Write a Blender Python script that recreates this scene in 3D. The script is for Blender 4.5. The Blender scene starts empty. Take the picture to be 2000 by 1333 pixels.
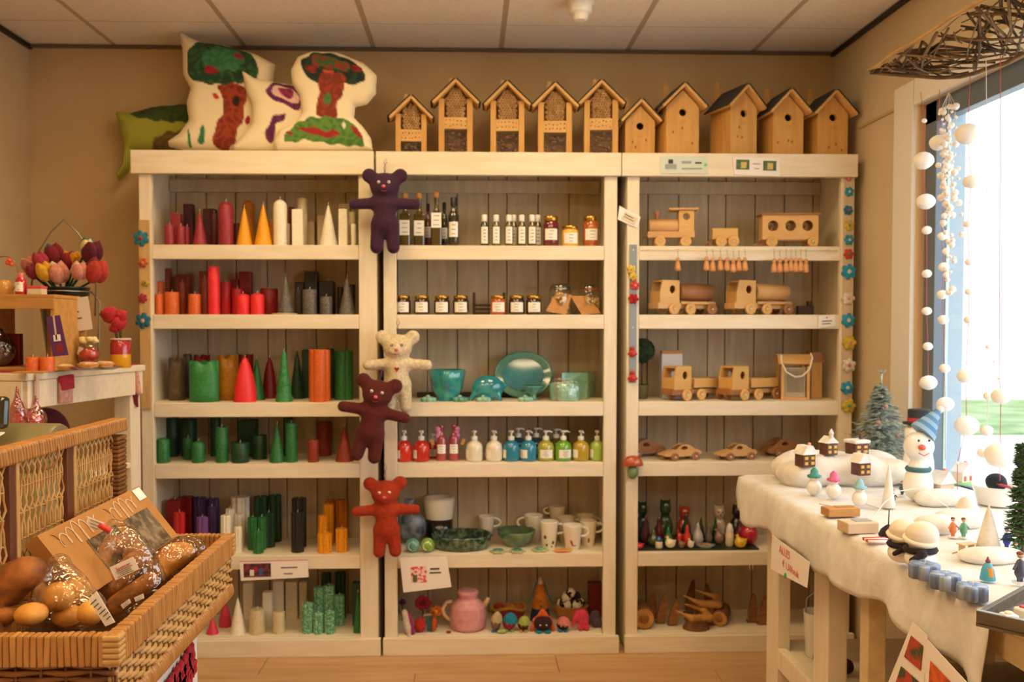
import bpy, bmesh, math, random
import numpy as np
from mathutils import Vector, Matrix, Euler
random.seed(7); np.random.seed(7)
R = math.radians; PI = math.pi; sin = math.sin; cos = math.cos
S = bpy.context.scene; C = S.collection
# ---------------------------------------------------------------- camera
F = 1750.0; EYE = 1.4385; YAW = R(1.8); PITCH = R(1.8); HV = 640.0; VPX = 915.0
SX = (1000 - VPX - F*math.tan(YAW))/2000; SY = (HV - 666.5 + F*math.tan(PITCH))/2000
cam = bpy.data.cameras.new('camera'); camo = bpy.data.objects.new('camera', cam); C.objects.link(camo)
cam.sensor_width = 36; cam.lens = 36*F/2000; cam.shift_x = SX; cam.shift_y = SY; cam.clip_start = .05; cam.clip_end = 200
camo.location = (0, 0, EYE); camo.rotation_euler = (PI/2 - PITCH, 0, -YAW); S.camera = camo
cam.dof.use_dof = True; cam.dof.focus_distance = 1.9; cam.dof.aperture_fstop = 5.0
ROT = Euler((PI/2 - PITCH, 0, -YAW)).to_matrix()
def at(u, v, Y=None, Z=None, X=None):
    d = ROT @ Vector(((u-1000+2000*SX)/F, -(v-666.5-2000*SY)/F, -1))
    if Y is not None: t = Y/d.y
    elif Z is not None: t = (Z-EYE)/d.z
    else: t = X/d.x
    return Vector((d.x*t, d.y*t, EYE + d.z*t))
def pix(p):
    q = ROT.transposed() @ (Vector(p) - Vector((0, 0, EYE)))
    return (1000 - 2000*SX - F*q.x/q.z, 666.5 + 2000*SY + F*q.y/q.z)
# ---------------------------------------------------------------- world, light, exposure
S.view_settings.view_transform = 'Standard'; S.view_settings.look = 'None'
S.view_settings.exposure = EXPOSURE = 0.43; S.view_settings.gamma = 1; S.view_settings.use_curve_mapping = False
w = bpy.data.worlds.new('overcast_sky'); S.world = w; w.use_nodes = True
wn = w.node_tree.nodes; bg = wn['Background']; bg.inputs[0].default_value = (.84, .93, 1, 1); bg.inputs[1].default_value = 3.0
LAMP = (1.0, .735, .39); LAMP_POWER = 9.8
# ---------------------------------------------------------------- materials
def lin(h):
    if isinstance(h, str): h = [int(h[i:i+2], 16)/255 for i in (0, 2, 4)]
    return tuple(c/12.92 if c <= .04045 else ((c+.055)/1.055)**2.4 for c in h) + (1,)
MATS = {}
def mat(name, col, col2=None, sc=25, st=(1, 1, 1), rough=.6, bump=0, metal=0, coat=0, emit=0, sheen=0, bsc=None, lo=.35, hi=.65, sss=0, detail=3):
    if name in MATS: return MATS[name]
    m = bpy.data.materials.new(name); m.use_nodes = True; MATS[name] = m
    nt = m.node_tree; N = nt.nodes; L = nt.links; b = N['Principled BSDF']
    b.inputs['Roughness'].default_value = rough; b.inputs['Metallic'].default_value = metal
    b.inputs['Base Color'].default_value = lin(col)
    b.inputs['Coat Weight'].default_value = coat; b.inputs['Coat Roughness'].default_value = .08
    if sheen: b.inputs['Sheen Weight'].default_value = sheen
    if sss: b.inputs['Subsurface Weight'].default_value = sss; b.inputs['Subsurface Scale'].default_value = .02
    if emit: b.inputs['Emission Color'].default_value = lin(col); b.inputs['Emission Strength'].default_value = emit
    if col2 or bump:
        tc = N.new('ShaderNodeTexCoord'); mp = N.new('ShaderNodeMapping'); mp.inputs['Scale'].default_value = st
        oi = N.new('ShaderNodeObjectInfo'); ad = N.new('ShaderNodeVectorMath'); ad.operation = 'MULTIPLY_ADD'
        cb = N.new('ShaderNodeCombineXYZ'); L.new(oi.outputs['Random'], cb.inputs[0]); L.new(oi.outputs['Random'], cb.inputs[2])
        L.new(cb.outputs[0], ad.inputs[0]); ad.inputs[1].default_value = (7, 7, 7); L.new(tc.outputs['Object'], ad.inputs[2])
        L.new(ad.outputs[0], mp.inputs[0])
        nz = N.new('ShaderNodeTexNoise'); nz.inputs['Scale'].default_value = sc; nz.inputs['Detail'].default_value = detail
        L.new(mp.outputs[0], nz.inputs['Vector'])
        if col2:
            cr = N.new('ShaderNodeValToRGB'); cr.color_ramp.elements[0].position = lo; cr.color_ramp.elements[1].position = hi
            cr.color_ramp.elements[0].color = lin(col); cr.color_ramp.elements[1].color = lin(col2)
            L.new(nz.outputs[0], cr.inputs[0]); L.new(cr.outputs[0], b.inputs['Base Color'])
        if bump:
            n2 = nz
            if bsc:
                n2 = N.new('ShaderNodeTexNoise'); n2.inputs['Scale'].default_value = bsc; L.new(mp.outputs[0], n2.inputs['Vector'])
            bp = N.new('ShaderNodeBump'); bp.inputs['Strength'].default_value = bump; bp.inputs['Distance'].default_value = .004
            L.new(n2.outputs[0], bp.inputs['Height']); L.new(bp.outputs[0], b.inputs['Normal'])
    return m
def film(name, col, base=.08, rough=.08, sc=14, amt=.5):
    if name in MATS: return MATS[name]
    m = bpy.data.materials.new(name); m.use_nodes = True; MATS[name] = m
    nt = m.node_tree; N = nt.nodes; L = nt.links; N.remove(N['Principled BSDF']); out = N['Material Output']
    t = N.new('ShaderNodeBsdfTransparent'); t.inputs[0].default_value = lin(col)
    g = N.new('ShaderNodeBsdfGlossy'); g.inputs['Roughness'].default_value = rough
    lw = N.new('ShaderNodeLayerWeight'); lw.inputs[0].default_value = .25
    ma = N.new('ShaderNodeMath'); ma.operation = 'MULTIPLY_ADD'; ma.inputs[1].default_value = amt; ma.inputs[2].default_value = base
    L.new(lw.outputs['Facing'], ma.inputs[0]); mx = N.new('ShaderNodeMixShader')
    L.new(ma.outputs[0], mx.inputs[0]); L.new(t.outputs[0], mx.inputs[1]); L.new(g.outputs[0], mx.inputs[2]); L.new(mx.outputs[0], out.inputs[0])
    if sc:
        tc = N.new('ShaderNodeTexCoord'); nz = N.new('ShaderNodeTexNoise'); nz.inputs['Scale'].default_value = sc
        bp = N.new('ShaderNodeBump'); bp.inputs['Strength'].default_value = .9; bp.inputs['Distance'].default_value = .02
        L.new(tc.outputs['Object'], nz.inputs[0]); L.new(nz.outputs[0], bp.inputs['Height']); L.new(bp.outputs[0], g.inputs['Normal']); L.new(bp.outputs[0], lw.inputs['Normal'])
    return m
def vcol(name, rough=.8, bump=.25, sc=90):
    m = mat(name, 'ffffff', bump=bump, sc=sc, rough=rough)
    nt = m.node_tree
    if not nt.nodes.get('vc'):
        a = nt.nodes.new('ShaderNodeVertexColor'); a.name = 'vc'; a.layer_name = 'Col'
        nt.links.new(a.outputs[0], nt.nodes['Principled BSDF'].inputs['Base Color'])
    return m
# ---------------------------------------------------------------- mesh builder
class MB:
    def __init__(s): s.v = []; s.f = []; s.sm = []; s.mi = []
    def add(s, vs, fs, M=None, smooth=False, mi=0):
        o = len(s.v)
        s.v += [tuple(M @ Vector(v)) for v in vs] if M is not None else [tuple(v) for v in vs]
        s.f += [tuple(i+o for i in f) for f in fs]; s.sm += [smooth]*len(fs); s.mi += [mi]*len(fs); return s
    def box(s, c, d, M=None, bev=0, mi=0):
        x, y, z = c; a, b, e = d[0]/2, d[1]/2, d[2]/2
        if bev <= 0:
            vs = [(x+i*a, y+j*b, z+k*e) for i in (-1, 1) for j in (-1, 1) for k in (-1, 1)]
            fs = [(0, 1, 3, 2), (4, 6, 7, 5), (0, 4, 5, 1), (2, 3, 7, 6), (0, 2, 6, 4), (1, 5, 7, 3)]
            return s.add(vs, fs, M, False, mi)
        bev = min(bev, a*.9, b*.9, e*.9); bm = bmesh.new(); bmesh.ops.create_cube(bm, size=1)
        for v in bm.verts: v.co = Vector((x+v.co.x*2*a, y+v.co.y*2*b, z+v.co.z*2*e))
        bmesh.ops.bevel(bm, geom=bm.edges[:], offset=bev, segments=2, affect='EDGES', profile=.5)
        bm.verts.index_update(); s.add([v.co for v in bm.verts], [[v.index for v in f.verts] for f in bm.faces], M, False, mi); bm.free(); return s
    def lathe(s, prof, n=16, c=(0, 0, 0), M=None, sx=1, sy=1, star=None, smooth=True, mi=0, cap=True):
        vs = []; fs = []; k = len(prof)
        for r, z in prof:
            for i in range(n):
                a = 2*PI*i/n; q = r*(star(a) if star else 1)
                vs.append((c[0]+q*cos(a)*sx, c[1]+q*sin(a)*sy, c[2]+z))
        for j in range(k-1):
            for i in range(n):
                fs.append((j*n+i, j*n+(i+1) % n, (j+1)*n+(i+1) % n, (j+1)*n+i))
        s.add(vs, fs, M, smooth, mi)
        if cap:
            s.add(vs[:n], [tuple(range(n-1, -1, -1))], M, False, mi); s.add(vs[-n:], [tuple(range(n))], M, False, mi)
        return s
    def cyl(s, c, r, h, n=16, M=None, mi=0, r2=None): return s.lathe([(r, 0), (r if r2 is None else r2, h)], n, c, M, mi=mi)
    def ball(s, c, r, n=12, M=None, mi=0, lump=0, seed=0):
        if not hasattr(r, '__len__'): r = (r, r, r)
        m = max(5, n//2+1); vs = []; fs = []; rn = random.Random(seed); ph = [rn.uniform(0, 6) for _ in range(6)]
        for j in range(m+1):
            t = PI*j/m
            for i in range(n):
                a = 2*PI*i/n; q = 1 + lump*(sin(3*a+ph[0]+2*t)*.5 + sin(5*t+ph[1]+a)*.4 + sin(4*a+3*t+ph[2])*.3)*sin(t)
                vs.append((c[0]+r[0]*q*sin(t)*cos(a), c[1]+r[1]*q*sin(t)*sin(a), c[2]+r[2]*q*cos(t)))
        for j in range(m):
            for i in range(n): fs.append((j*n+i, (j+1)*n+i, (j+1)*n+(i+1) % n, j*n+(i+1) % n))
        return s.add(vs, fs, M, True, mi)
    def tube(s, pts, r, n=6, closed=False, M=None, mi=0, flat=1, ref=None):
        pts = [Vector(p) for p in pts]; k = len(pts); vs = []; fs = []
        if not hasattr(r, '__len__'): r = [r]*k
        up = Vector(ref) if ref else None
        for i, p in enumerate(pts):
            a = pts[(i-1) % k] if (closed or i > 0) else p; b = pts[(i+1) % k] if (closed or i < k-1) else p
            t = (b-a); t = t.normalized() if t.length > 1e-9 else Vector((0, 0, 1))
            if up is None: up = Vector((0, 0, 1)) if abs(t.z) < .9 else Vector((1, 0, 0))
            x = t.cross(up); x = x.normalized() if x.length > 1e-6 else t.orthogonal().normalized()
            y = x.cross(t).normalized()
            if not ref: up = y
            for j in range(n):
                g = 2*PI*j/n; vs.append(p + x*cos(g)*r[i] + y*sin(g)*r[i]*flat)
        for i in range(k if closed else k-1):
            for j in range(n):
                a, b = i*n, ((i+1) % k)*n; fs.append((a+j, a+(j+1) % n, b+(j+1) % n, b+j))
        if not closed: fs += [tuple(range(n-1, -1, -1)), tuple(range((k-1)*n, k*n))]
        return s.add(vs, fs, M, n > 4, mi)
    def prism(s, poly, y0, y1, M=None, mi=0, hole=None):
        n = len(poly)
        if hole:
            h = hole; m = len(h); vs = [(x, y0, z) for x, z in poly] + [(x, y0, z) for x, z in h] + [(x, y1, z) for x, z in poly] + [(x, y1, z) for x, z in h]
            bm = bmesh.new(); bv = [bm.verts.new((x, 0, z)) for x, z in poly+h]
            es = [bm.edges.new((bv[i], bv[(i+1) % n])) for i in range(n)] + [bm.edges.new((bv[n+i], bv[n+(i+1) % m])) for i in range(m)]
            bmesh.ops.triangle_fill(bm, edges=es, use_beauty=True); bm.verts.index_update()
            tr = [[v.index for v in f.verts] for f in bm.faces]; bm.free(); T = n+m
            fs = [tuple(t) for t in tr] + [tuple(i+T for i in t) for t in tr]
            fs += [(i, (i+1) % n, T+(i+1) % n, T+i) for i in range(n)] + [(n+i, n+(i+1) % m, T+n+(i+1) % m, T+n+i) for i in range(m)]
            return s.add(vs, fs, M, False, mi)
        vs = [(x, y0, z) for x, z in poly] + [(x, y1, z) for x, z in poly]
        fs = [tuple(range(n)), tuple(range(2*n-1, n-1, -1))] + [(i, i+n, (i+1) % n+n, (i+1) % n) for i in range(n)]
        return s.add(vs, fs, M, False, mi)
    def quad(s, a, b, c, d, th=.0006, M=None, mi=0):
        a, b, c, d = map(Vector, (a, b, c, d)); n = (b-a).cross(d-a).normalized()*th
        return s.add([a, b, c, d, a+n, b+n, c+n, d+n], [(0, 1, 2, 3), (7, 6, 5, 4), (0, 4, 5, 1), (1, 5, 6, 2), (2, 6, 7, 3), (3, 7, 4, 0)], M, False, mi)
    def mesh(s, name):
        me = bpy.data.meshes.new(name); me.from_pydata(s.v, [], s.f); me.update()
        me.polygons.foreach_set('use_smooth', s.sm); me.polygons.foreach_set('material_index', s.mi)
        bm = bmesh.new(); bm.from_mesh(me); bmesh.ops.recalc_face_normals(bm, faces=bm.faces[:]); bm.to_mesh(me); bm.free(); return me
    def build(s, name, m, parent=None, loc=None, rz=0, rot=None, smooth_angle=None):
        return link(name, s.mesh(name), m, parent, loc, rz, rot)
def link(name, me, m, parent=None, loc=None, rz=0, rot=None):
    o = bpy.data.objects.new(name, me); C.objects.link(o)
    if not me.materials:
        for q in (m if isinstance(m, (list, tuple)) else [m]): me.materials.append(q)
    if parent: o.parent = parent
    if loc is not None: o.location = loc
    o.rotation_euler = rot if rot else (0, 0, rz)
    return o
def tag(o, label, cat, group=None):
    o['label'] = label; o['category'] = cat
    if group: o['group'] = group
    return o
def struct(o, kind='structure'): o['kind'] = kind; return o
def thing(name, label, cat, loc=(0, 0, 0), rz=0, group=None, rot=None):
    o = bpy.data.objects.new(name, None); C.objects.link(o); o.location = loc; o.rotation_euler = rot if rot else (0, 0, rz); o.empty_display_size = .05
    return tag(o, label, cat, group)
def dup(o, loc, rz=None, label=None, parent=None, scale=None):
    c = o.copy(); C.objects.link(c)
    if loc is not None: c.location = loc
    if rz is not None: c.rotation_euler = (0, 0, rz)
    if scale is not None: c.scale = (scale,)*3
    if parent is not None: c.parent = parent
    if label: c['label'] = label
    for ch in o.children: dup(ch, None, parent=c)
    return c
def TM(x=0, y=0, z=0, rx=0, ry=0, rz=0, s=1): return Matrix.Translation((x, y, z)) @ Euler((rx, ry, rz)).to_matrix().to_4x4() @ Matrix.Scale(s, 4)
# ---------------------------------------------------------------- implicit surfaces
def caps(P, a, b, ra, rb):
    a = np.array(a, float); b = np.array(b, float); d = b-a; t = np.clip(((P-a)@d)/max(d@d, 1e-12), 0, 1)
    return np.linalg.norm(P-a-t[..., None]*d, axis=-1) - (ra+(rb-ra)*t)
def elli(P, c, r):
    q = P-np.array(c, float); r = np.array(r, float); k0 = np.linalg.norm(q/r, axis=-1); k1 = np.linalg.norm(q/r**2, axis=-1)+1e-9
    return k0*(k0-1)/k1
def smin(a, b, k):
    h = np.clip(.5+.5*(b-a)/k, 0, 1); return b*(1-h)+a*h-k*h*(1-h)
def nets(fn, lo, hi, h):
    lo = np.array(lo)-2*h; hi = np.array(hi)+2*h; n = np.ceil((hi-lo)/h).astype(int)+1
    ax = [lo[i]+h*np.arange(n[i]) for i in range(3)]
    P = np.stack(np.meshgrid(*ax, indexing='ij'), -1); V = fn(P); I = V < 0
    sh = tuple(n-1); acc = np.zeros(sh+(3,)); cnt = np.zeros(sh)
    def sl(o): return tuple(slice(o[i], o[i]+sh[i]) for i in range(3))
    cor = [(i, j, k) for i in (0, 1) for j in (0, 1) for k in (0, 1)]
    for a in cor:
        for d in range(3):
            if a[d]: continue
            b = list(a); b[d] = 1
            va, vb = V[sl(a)], V[sl(b)]; m = I[sl(a)] != I[sl(b)]
            t = np.where(m, va/np.where(m, va-vb, 1), 0)[..., None]
            acc += np.where(m[..., None], P[sl(a)]+t*(P[sl(b)]-P[sl(a)]), 0); cnt += m
    act = cnt > 0; idx = -np.ones(sh, int); idx[act] = np.arange(act.sum()); vs = acc[act]/cnt[act][:, None]; fs = []
    for d in range(3):
        e, g = (d+1) % 3, (d+2) % 3
        a = [slice(1, -1)]*3; a[d] = slice(0, -1); b = list(a); b[d] = slice(1, None)
        A, B = I[tuple(a)], I[tuple(b)]; q = np.argwhere(A != B)
        if not len(q): continue
        o = q + np.array([0 if i == d else 1 for i in range(3)]); flip = A[tuple(q.T)]
        def ix(de, dg):
            c = o.copy(); c[:, e] += de; c[:, g] += dg; return idx[tuple(c.T)]
        Q = np.stack([ix(-1, -1), ix(0, -1), ix(0, 0), ix(-1, 0)], 1); Q[~flip] = Q[~flip][:, ::-1]; fs.append(Q)
    return vs, np.concatenate(fs)
def blob(prims, k=.01, res=None):
    """prims: ('c',a,b,ra,rb) tapered capsule, ('e',centre,radii) ellipsoid; one continuous surface"""
    lo = np.full(3, 9.); hi = -lo
    for p in prims:
        if p[0] == 'c':
            for q, r in ((p[1], p[3]), (p[2], p[4])): lo = np.minimum(lo, np.array(q)-r); hi = np.maximum(hi, np.array(q)+r)
        else: lo = np.minimum(lo, np.array(p[1])-p[2]); hi = np.maximum(hi, np.array(p[1])+p[2])
    res = res or float(max(hi-lo))/36
    def fn(P):
        d = None
        for p in prims:
            e = caps(P, *p[1:]) if p[0] == 'c' else elli(P, *p[1:])
            d = e if d is None else smin(d, e, k)
        return d
    return nets(fn, lo-k*.3, hi+k*.3, res)
def npmesh(name, vs, fs, smooth=True):
    me = bpy.data.meshes.new(name); me.from_pydata(vs.tolist(), [], fs.tolist()); me.update()
    me.polygons.foreach_set('use_smooth', [smooth]*len(me.polygons)); return me
def body(name, prims, m, parent=None, k=.01, res=None, loc=None, rz=0, rot=None):
    vs, fs = blob(prims, k, res); return link(name, npmesh(name, vs, fs), m, parent, loc, rz, rot)
def poly_sd(X, Z, poly):
    d = np.full(X.shape, 1e9); ins = np.zeros(X.shape, bool); n = len(poly)
    for i in range(n):
        ax, az = poly[i]; bx, bz = poly[(i+1) % n]; ex, ez = bx-ax, bz-az
        t = np.clip(((X-ax)*ex+(Z-az)*ez)/(ex*ex+ez*ez+1e-12), 0, 1)
        d = np.minimum(d, np.hypot(X-ax-t*ex, Z-az-t*ez))
        c = ((az > Z) != (bz > Z)) & (X < (bx-ax)*(Z-az)/(bz-az+1e-12)+ax); ins ^= c
    return np.where(ins, -d, d)
def smoothpoly(poly, it=2):
    for _ in range(it):
        q = []
        for i in range(len(poly)):
            a, b = poly[i], poly[(i+1) % len(poly)]
            q += [(a[0]*.75+b[0]*.25, a[1]*.75+b[1]*.25), (a[0]*.25+b[0]*.75, a[1]*.25+b[1]*.75)]
        poly = q
    return poly
def puff(poly, th, rad, h, y=0):
    xs = [p[0] for p in poly]; zs = [p[1] for p in poly]
    def fn(P):
        d = -poly_sd(P[..., 0], P[..., 2], poly); t = np.clip(d/rad, 0, 1)
        return np.where(d > 0, np.abs(P[..., 1]-y) - .003 - th*np.sqrt(1-(1-t)**2), np.hypot(d, np.abs(P[..., 1]-y))-.003)
    return nets(fn, (min(xs), y-th, min(zs)), (max(xs), y+th, max(zs)), h)
TXT = {}
def text(s, size, m, parent, loc, rot=(PI/2, 0, 0), name='lettering', align='CENTER', shear=0):
    cu = bpy.data.curves.new('t', 'FONT'); cu.body = s; cu.size = size; cu.align_x = align; cu.align_y = 'CENTER'; cu.extrude = .0003; cu.resolution_u = 2; cu.shear = shear
    o = bpy.data.objects.new('t', cu); C.objects.link(o); dg = bpy.context.evaluated_depsgraph_get()
    me = bpy.data.meshes.new_from_object(o.evaluated_get(dg)); bpy.data.objects.remove(o); bpy.data.curves.remove(cu)
    me.materials.clear(); return link(name, me, m, parent, loc, rot=rot)
# ---------------------------------------------------------------- room
YW = 4.27; YF = 3.915; XL = -2.04; XR = 1.744; ZC = at(1000, 97, YW).z; YN = -1.6
GW_ = 'd9c7a6'
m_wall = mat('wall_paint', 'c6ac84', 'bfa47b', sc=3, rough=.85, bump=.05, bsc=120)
m_wallr = mat('wall_paint_daylit', 'd6c4a2', 'cfbc98', sc=3, rough=.85, bump=.05, bsc=120)  # lighter copy of the wall colour; bounced window light put into it
m_ceil = mat('ceiling_tile', 'efe7dc', 'e8dfd2', sc=60, rough=.9, bump=.1)
m_grid = mat('ceiling_grid', 'b8a890', rough=.6)
m_wood = mat('whitewashed_wood_h', 'ede1c9', 'e2d2b4', sc=6, st=(1, 8, 8), rough=.55, bump=.12, bsc=30, lo=.3, hi=.75)
m_woodv = mat('whitewashed_wood_v', 'ede1c9', 'e2d2b4', sc=6, st=(8, 8, 1), rough=.55, bump=.12, bsc=30, lo=.3, hi=.75)
m_plank = mat('whitewashed_plank', 'cabb9e', 'b5a488', sc=5, st=(8, 8, .8), rough=.7, bump=.15, bsc=24, lo=.3, hi=.72)
m_floor = mat('laminate', 'cba478', 'bb9066', sc=3, st=(1, 9, 1), rough=.4, bump=.04)
m_white = mat('white_paint', 'f0ece4', rough=.45)
m_dark = mat('hazy_frame', '667380', rough=.4)  # frame colour lightened, the haze around the window is put into it
m_black = mat('black', '111111', rough=.5)
def slab(name, c, d, m, kind='structure', parent=None, bev=0): 
    o = MB().box((0, 0, 0), d, bev=bev).build(name, m, parent, c)
    if kind: o['kind'] = kind
    return o
slab('wall_back', ((XL+XR)/2, YW+.05, ZC/2), (XR-XL+1, .1, ZC+.2), m_wall)
slab('wall_left', (XL-.05, (YW+YN)/2, ZC/2), (.1, YW-YN, ZC+.2), m_wall)
slab('wall_front', ((XL+XR)/2, YN-.05, ZC/2), (XR-XL+1, .1, ZC+.2), m_wall)
# floor boards
fl = slab('floor', ((XL+XR)/2, (YW+YN)/2, -.06), (XR-XL+1, YW-YN+.2, .08), mat('subfloor', '5a4630'))
bm_ = MB().box((0, 0, 0), (1.25, .19, .02), bev=.0015).mesh('floor_plank'); bm_.materials.append(m_floor)
yy = YW-.1; r_ = 0
while yy > 2.2:
    for k in range(4): link('floor_plank', bm_, m_floor, fl, (-2.1+1.252*k+(r_ % 3)*.3-(XL+XR)/2, yy-(YW+YN)/2, .05))
    yy -= .1912; r_ += 1
rest = MB().box((0, 0, 0), (XR-XL+.6, yy+.095-YN, .02)).build('floor_plank', m_floor, fl, (0, (yy+.095+YN)/2-(YW+YN)/2, .05))
# ceiling with grid and tiles
ce = slab('ceiling', ((XL+XR)/2, (YW+YN)/2, ZC+.06), (XR-XL+.8, YW-YN+.2, .06), mat('ceiling_void', '6a5c4a'))
gx = [(u-915)/410 for u in (243, 478, 735, 982, 1225, 1470)]; x0 = sum(gx)/6-1.5; gx = [XL] + [x0+.6*i for i in range(6)] + [XR+.3]
y0 = YW*.923; gy = [YW] + [y0-.6*i for i in range(10)]
tiles = {}; LIGHTS = [(2, 2), (4, 2), (1, 5), (3, 5), (5, 5), (2, 8), (4, 8)]  # rear panels are unseen; more were added there for frontal light on the bookcases
co = ce.location
for i in range(7):
    for j in range(10):
        if (i, j) in LIGHTS: continue
        sx, sy = gx[i+1]-gx[i]-.02, gy[j]-gy[j+1]-.008
        key = (round(sx, 3), round(sy, 3))
        if key not in tiles:
            tiles[key] = MB().box((0, 0, 0), (sx, sy, .02), bev=.003).mesh('ceiling_tile'); tiles[key].materials.append(m_ceil)
        link('ceiling_tile', tiles[key], m_ceil, ce, (Vector(((gx[i]+gx[i+1])/2, (gy[j]+gy[j+1])/2, ZC+.012))-co))
for i in range(1, 7): MB().box((0, 0, 0), (.024, YW-YN, .02)).build('grid_bar', m_grid, ce, Vector((gx[i], (YW+YN)/2, ZC+.0125))-co)
for j in range(1, 10): MB().box((0, 0, 0), (XR-XL+.3, .01, .02)).build('grid_bar', m_grid, ce, Vector(((XL+XR)/2, gy[j], ZC+.0135))-co)
m_glow = mat('lamp_diffuser', (1, .89, .68), emit=LAMP_POWER)
m_glow.node_tree.nodes['Principled BSDF'].inputs['Emission Color'].default_value = LAMP+(1,)
for i, j in LIGHTS:
    t = thing('ceiling_light', 'square ceiling light panel, %s row, %s' % ({2: 'first row before the bookcases', 5: 'added middle of room', 8: 'unseen back of room'}[j].replace(' row', ''), {1: 'left side', 2: 'left side', 3: 'centre', 4: 'right side', 5: 'right side'}[i]), 'light', ((gx[i]+gx[i+1])/2, (gy[j]+gy[j+1])/2, ZC), group='ceiling light panels')
    MB().box((0, 0, .012), (.56, .56, .01)).build('diffuser', m_glow, t)
    f = MB()
    for a in (-1, 1): f.box((a*.288, 0, .008), (.016, .592, .024)); f.box((0, a*.288, .008), (.56, .016, .024))
    f.build('frame', m_white, t)
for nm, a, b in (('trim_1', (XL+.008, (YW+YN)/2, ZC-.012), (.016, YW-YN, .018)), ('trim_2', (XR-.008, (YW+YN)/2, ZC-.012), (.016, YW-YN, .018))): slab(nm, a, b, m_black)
slab('trim_3', ((XL+XR)/2, YW-.008, ZC-.008), (XR-XL, .016, .012), mat('brown_trim', '6b5a45'))  # thin brown strip where the back wall meets the ceiling
# smoke detector
p = at(1133, 2, Z=ZC); t = thing('smoke_detector', 'white round smoke detector on the ceiling', 'smoke detector', p)
MB().lathe([(.056, 0), (.056, -.012), (.05, -.016)], 24).build('base', m_white, t)
MB().lathe([(.048, -.014), (.048, -.045), (.04, -.052), (.033, -.054), (.031, -.072), (.022, -.077)], 24).build('housing', m_white, t)
f = MB()
for k in range(10): a = k*PI/5; f.box((.0295*cos(a), .0295*sin(a), -.053), (.004, .004, .01), )
f.build('vent_slot', m_black, t)
# right wall with the window opening
WY1 = 3.45; WY0 = .35; WZ0 = .80; WZ1 = 2.30; WX = XR+.16
b = MB()
b.box((XR+.08, (YW+WY1)/2, ZC/2), (.16, YW-WY1, ZC+.2)); b.box((XR+.08, (WY0+YN)/2, ZC/2), (.16, WY0-YN, ZC+.2))
b.box((XR+.08, (WY1+WY0)/2, (WZ1+ZC+.1)/2), (.16, WY1-WY0, ZC+.1-WZ1)); b.box((XR+.08, (WY1+WY0)/2, (WZ0-.1)/2), (.16, WY1-WY0, WZ0+.1))
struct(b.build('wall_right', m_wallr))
win = struct(MB().box((XR+.09, WY0+.02, (WZ0+WZ1)/2), (.16, .04, WZ1-WZ0)).build('window_1', m_white))
m_arch = mat('architrave', 'eae6de', rough=.5)
for nm, c, d, m in (
    ('architrave', (XR-.008, 3.535, (WZ0+WZ1)/2+.04), (.02, .155, WZ1-WZ0+.12), m_arch),
    ('architrave', (XR-.008, (WY1+WY0)/2, WZ1+.05), (.02, WY1-WY0, .1), m_arch),
    ('reveal', (XR+.014, WY1-.004, (WZ0+WZ1)/2), (.03, .008, WZ1-WZ0), mat('reveal_wood', 'd2a878', rough=.5)),
    ('frame', (XR+.05, WY1-.045, (WZ0+WZ1)/2), (.045, .085, WZ1-WZ0), m_dark),
    ('frame', (XR+.05, (WY1+WY0)/2, WZ1-.04), (.045, WY1-WY0, .08), m_dark),
    ('frame', (XR+.05, (WY1+WY0)/2, WZ0+.035), (.045, WY1-WY0, .07), m_dark),
    ('jamb', (XR+.115, WY1-.03, (WZ0+WZ1)/2), (.085, .06, WZ1-WZ0), mat('pale_blue_jamb', '9fb2bf', rough=.5)),
    ('jamb', (XR+.115, (WY1+WY0)/2, WZ1-.02), (.085, WY1-WY0, .04), mat('pale_blue_jamb', '9fb2bf', rough=.5)),
    ('seal', (XR+.076, WY1-.089, (WZ0+WZ1)/2), (.012, .006, WZ1-WZ0-.14), mat('seal_highlight', 'bfe0d4', rough=.3)),  # pale strip paints the highlight along glass edge and rubber
    ('sill', (XR+.06, (WY1+WY0)/2, WZ0-.008), (.2, WY1-WY0, .03), m_white)):
    MB().box((0, 0, 0), d, bev=.002).build(nm, m, win, c)
MB().box((0, 0, 0), (.006, WY1-WY0-.17, WZ1-WZ0-.14)).build('pane', film('window_glass', (1, 1, 1), base=.02, rough=.01, sc=0, amt=.12), win, (XR+.06, (WY1+WY0)/2, (WZ0+WZ1)/2))
pl = bpy.data.lights.new('window_daylight_portal', 'AREA'); pl.shape = 'RECTANGLE'; pl.size = WZ1-WZ0; pl.size_y = WY1-WY0; pl.cycles.is_portal = True
po = bpy.data.objects.new('window_daylight_portal', pl); C.objects.link(po); po.location = (XR+.2, (WY1+WY0)/2, (WZ0+WZ1)/2); po.rotation_euler = (0, PI/2, 0)
slab('trim_4', (XR-.004, 3.80, at(1740, 219, X=XR).z), (.008, .36, .012), m_wall)
# outside
struct(MB().box((0, 0, 0), (60, 80, .05)).build('ground', mat('pale_paving', 'd8d8d2', 'c8c8c0', sc=2), None, (32, 20, -.2)))
struct(MB().box((0, 0, 0), (26, 6.2, .04)).build('lawn', mat('lawn', '56703a', '93a077', sc=1.6, rough=.9, lo=.3, hi=.75), None, (14, 16.2, -.16)))
slab('backdrop_wall', (18, 21.5, 3.3), (30, .3, 7), mat('backdrop_white', 'f2f2f0', rough=.8))  # added white wall, so the view above the lawn overexposes to white
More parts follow.
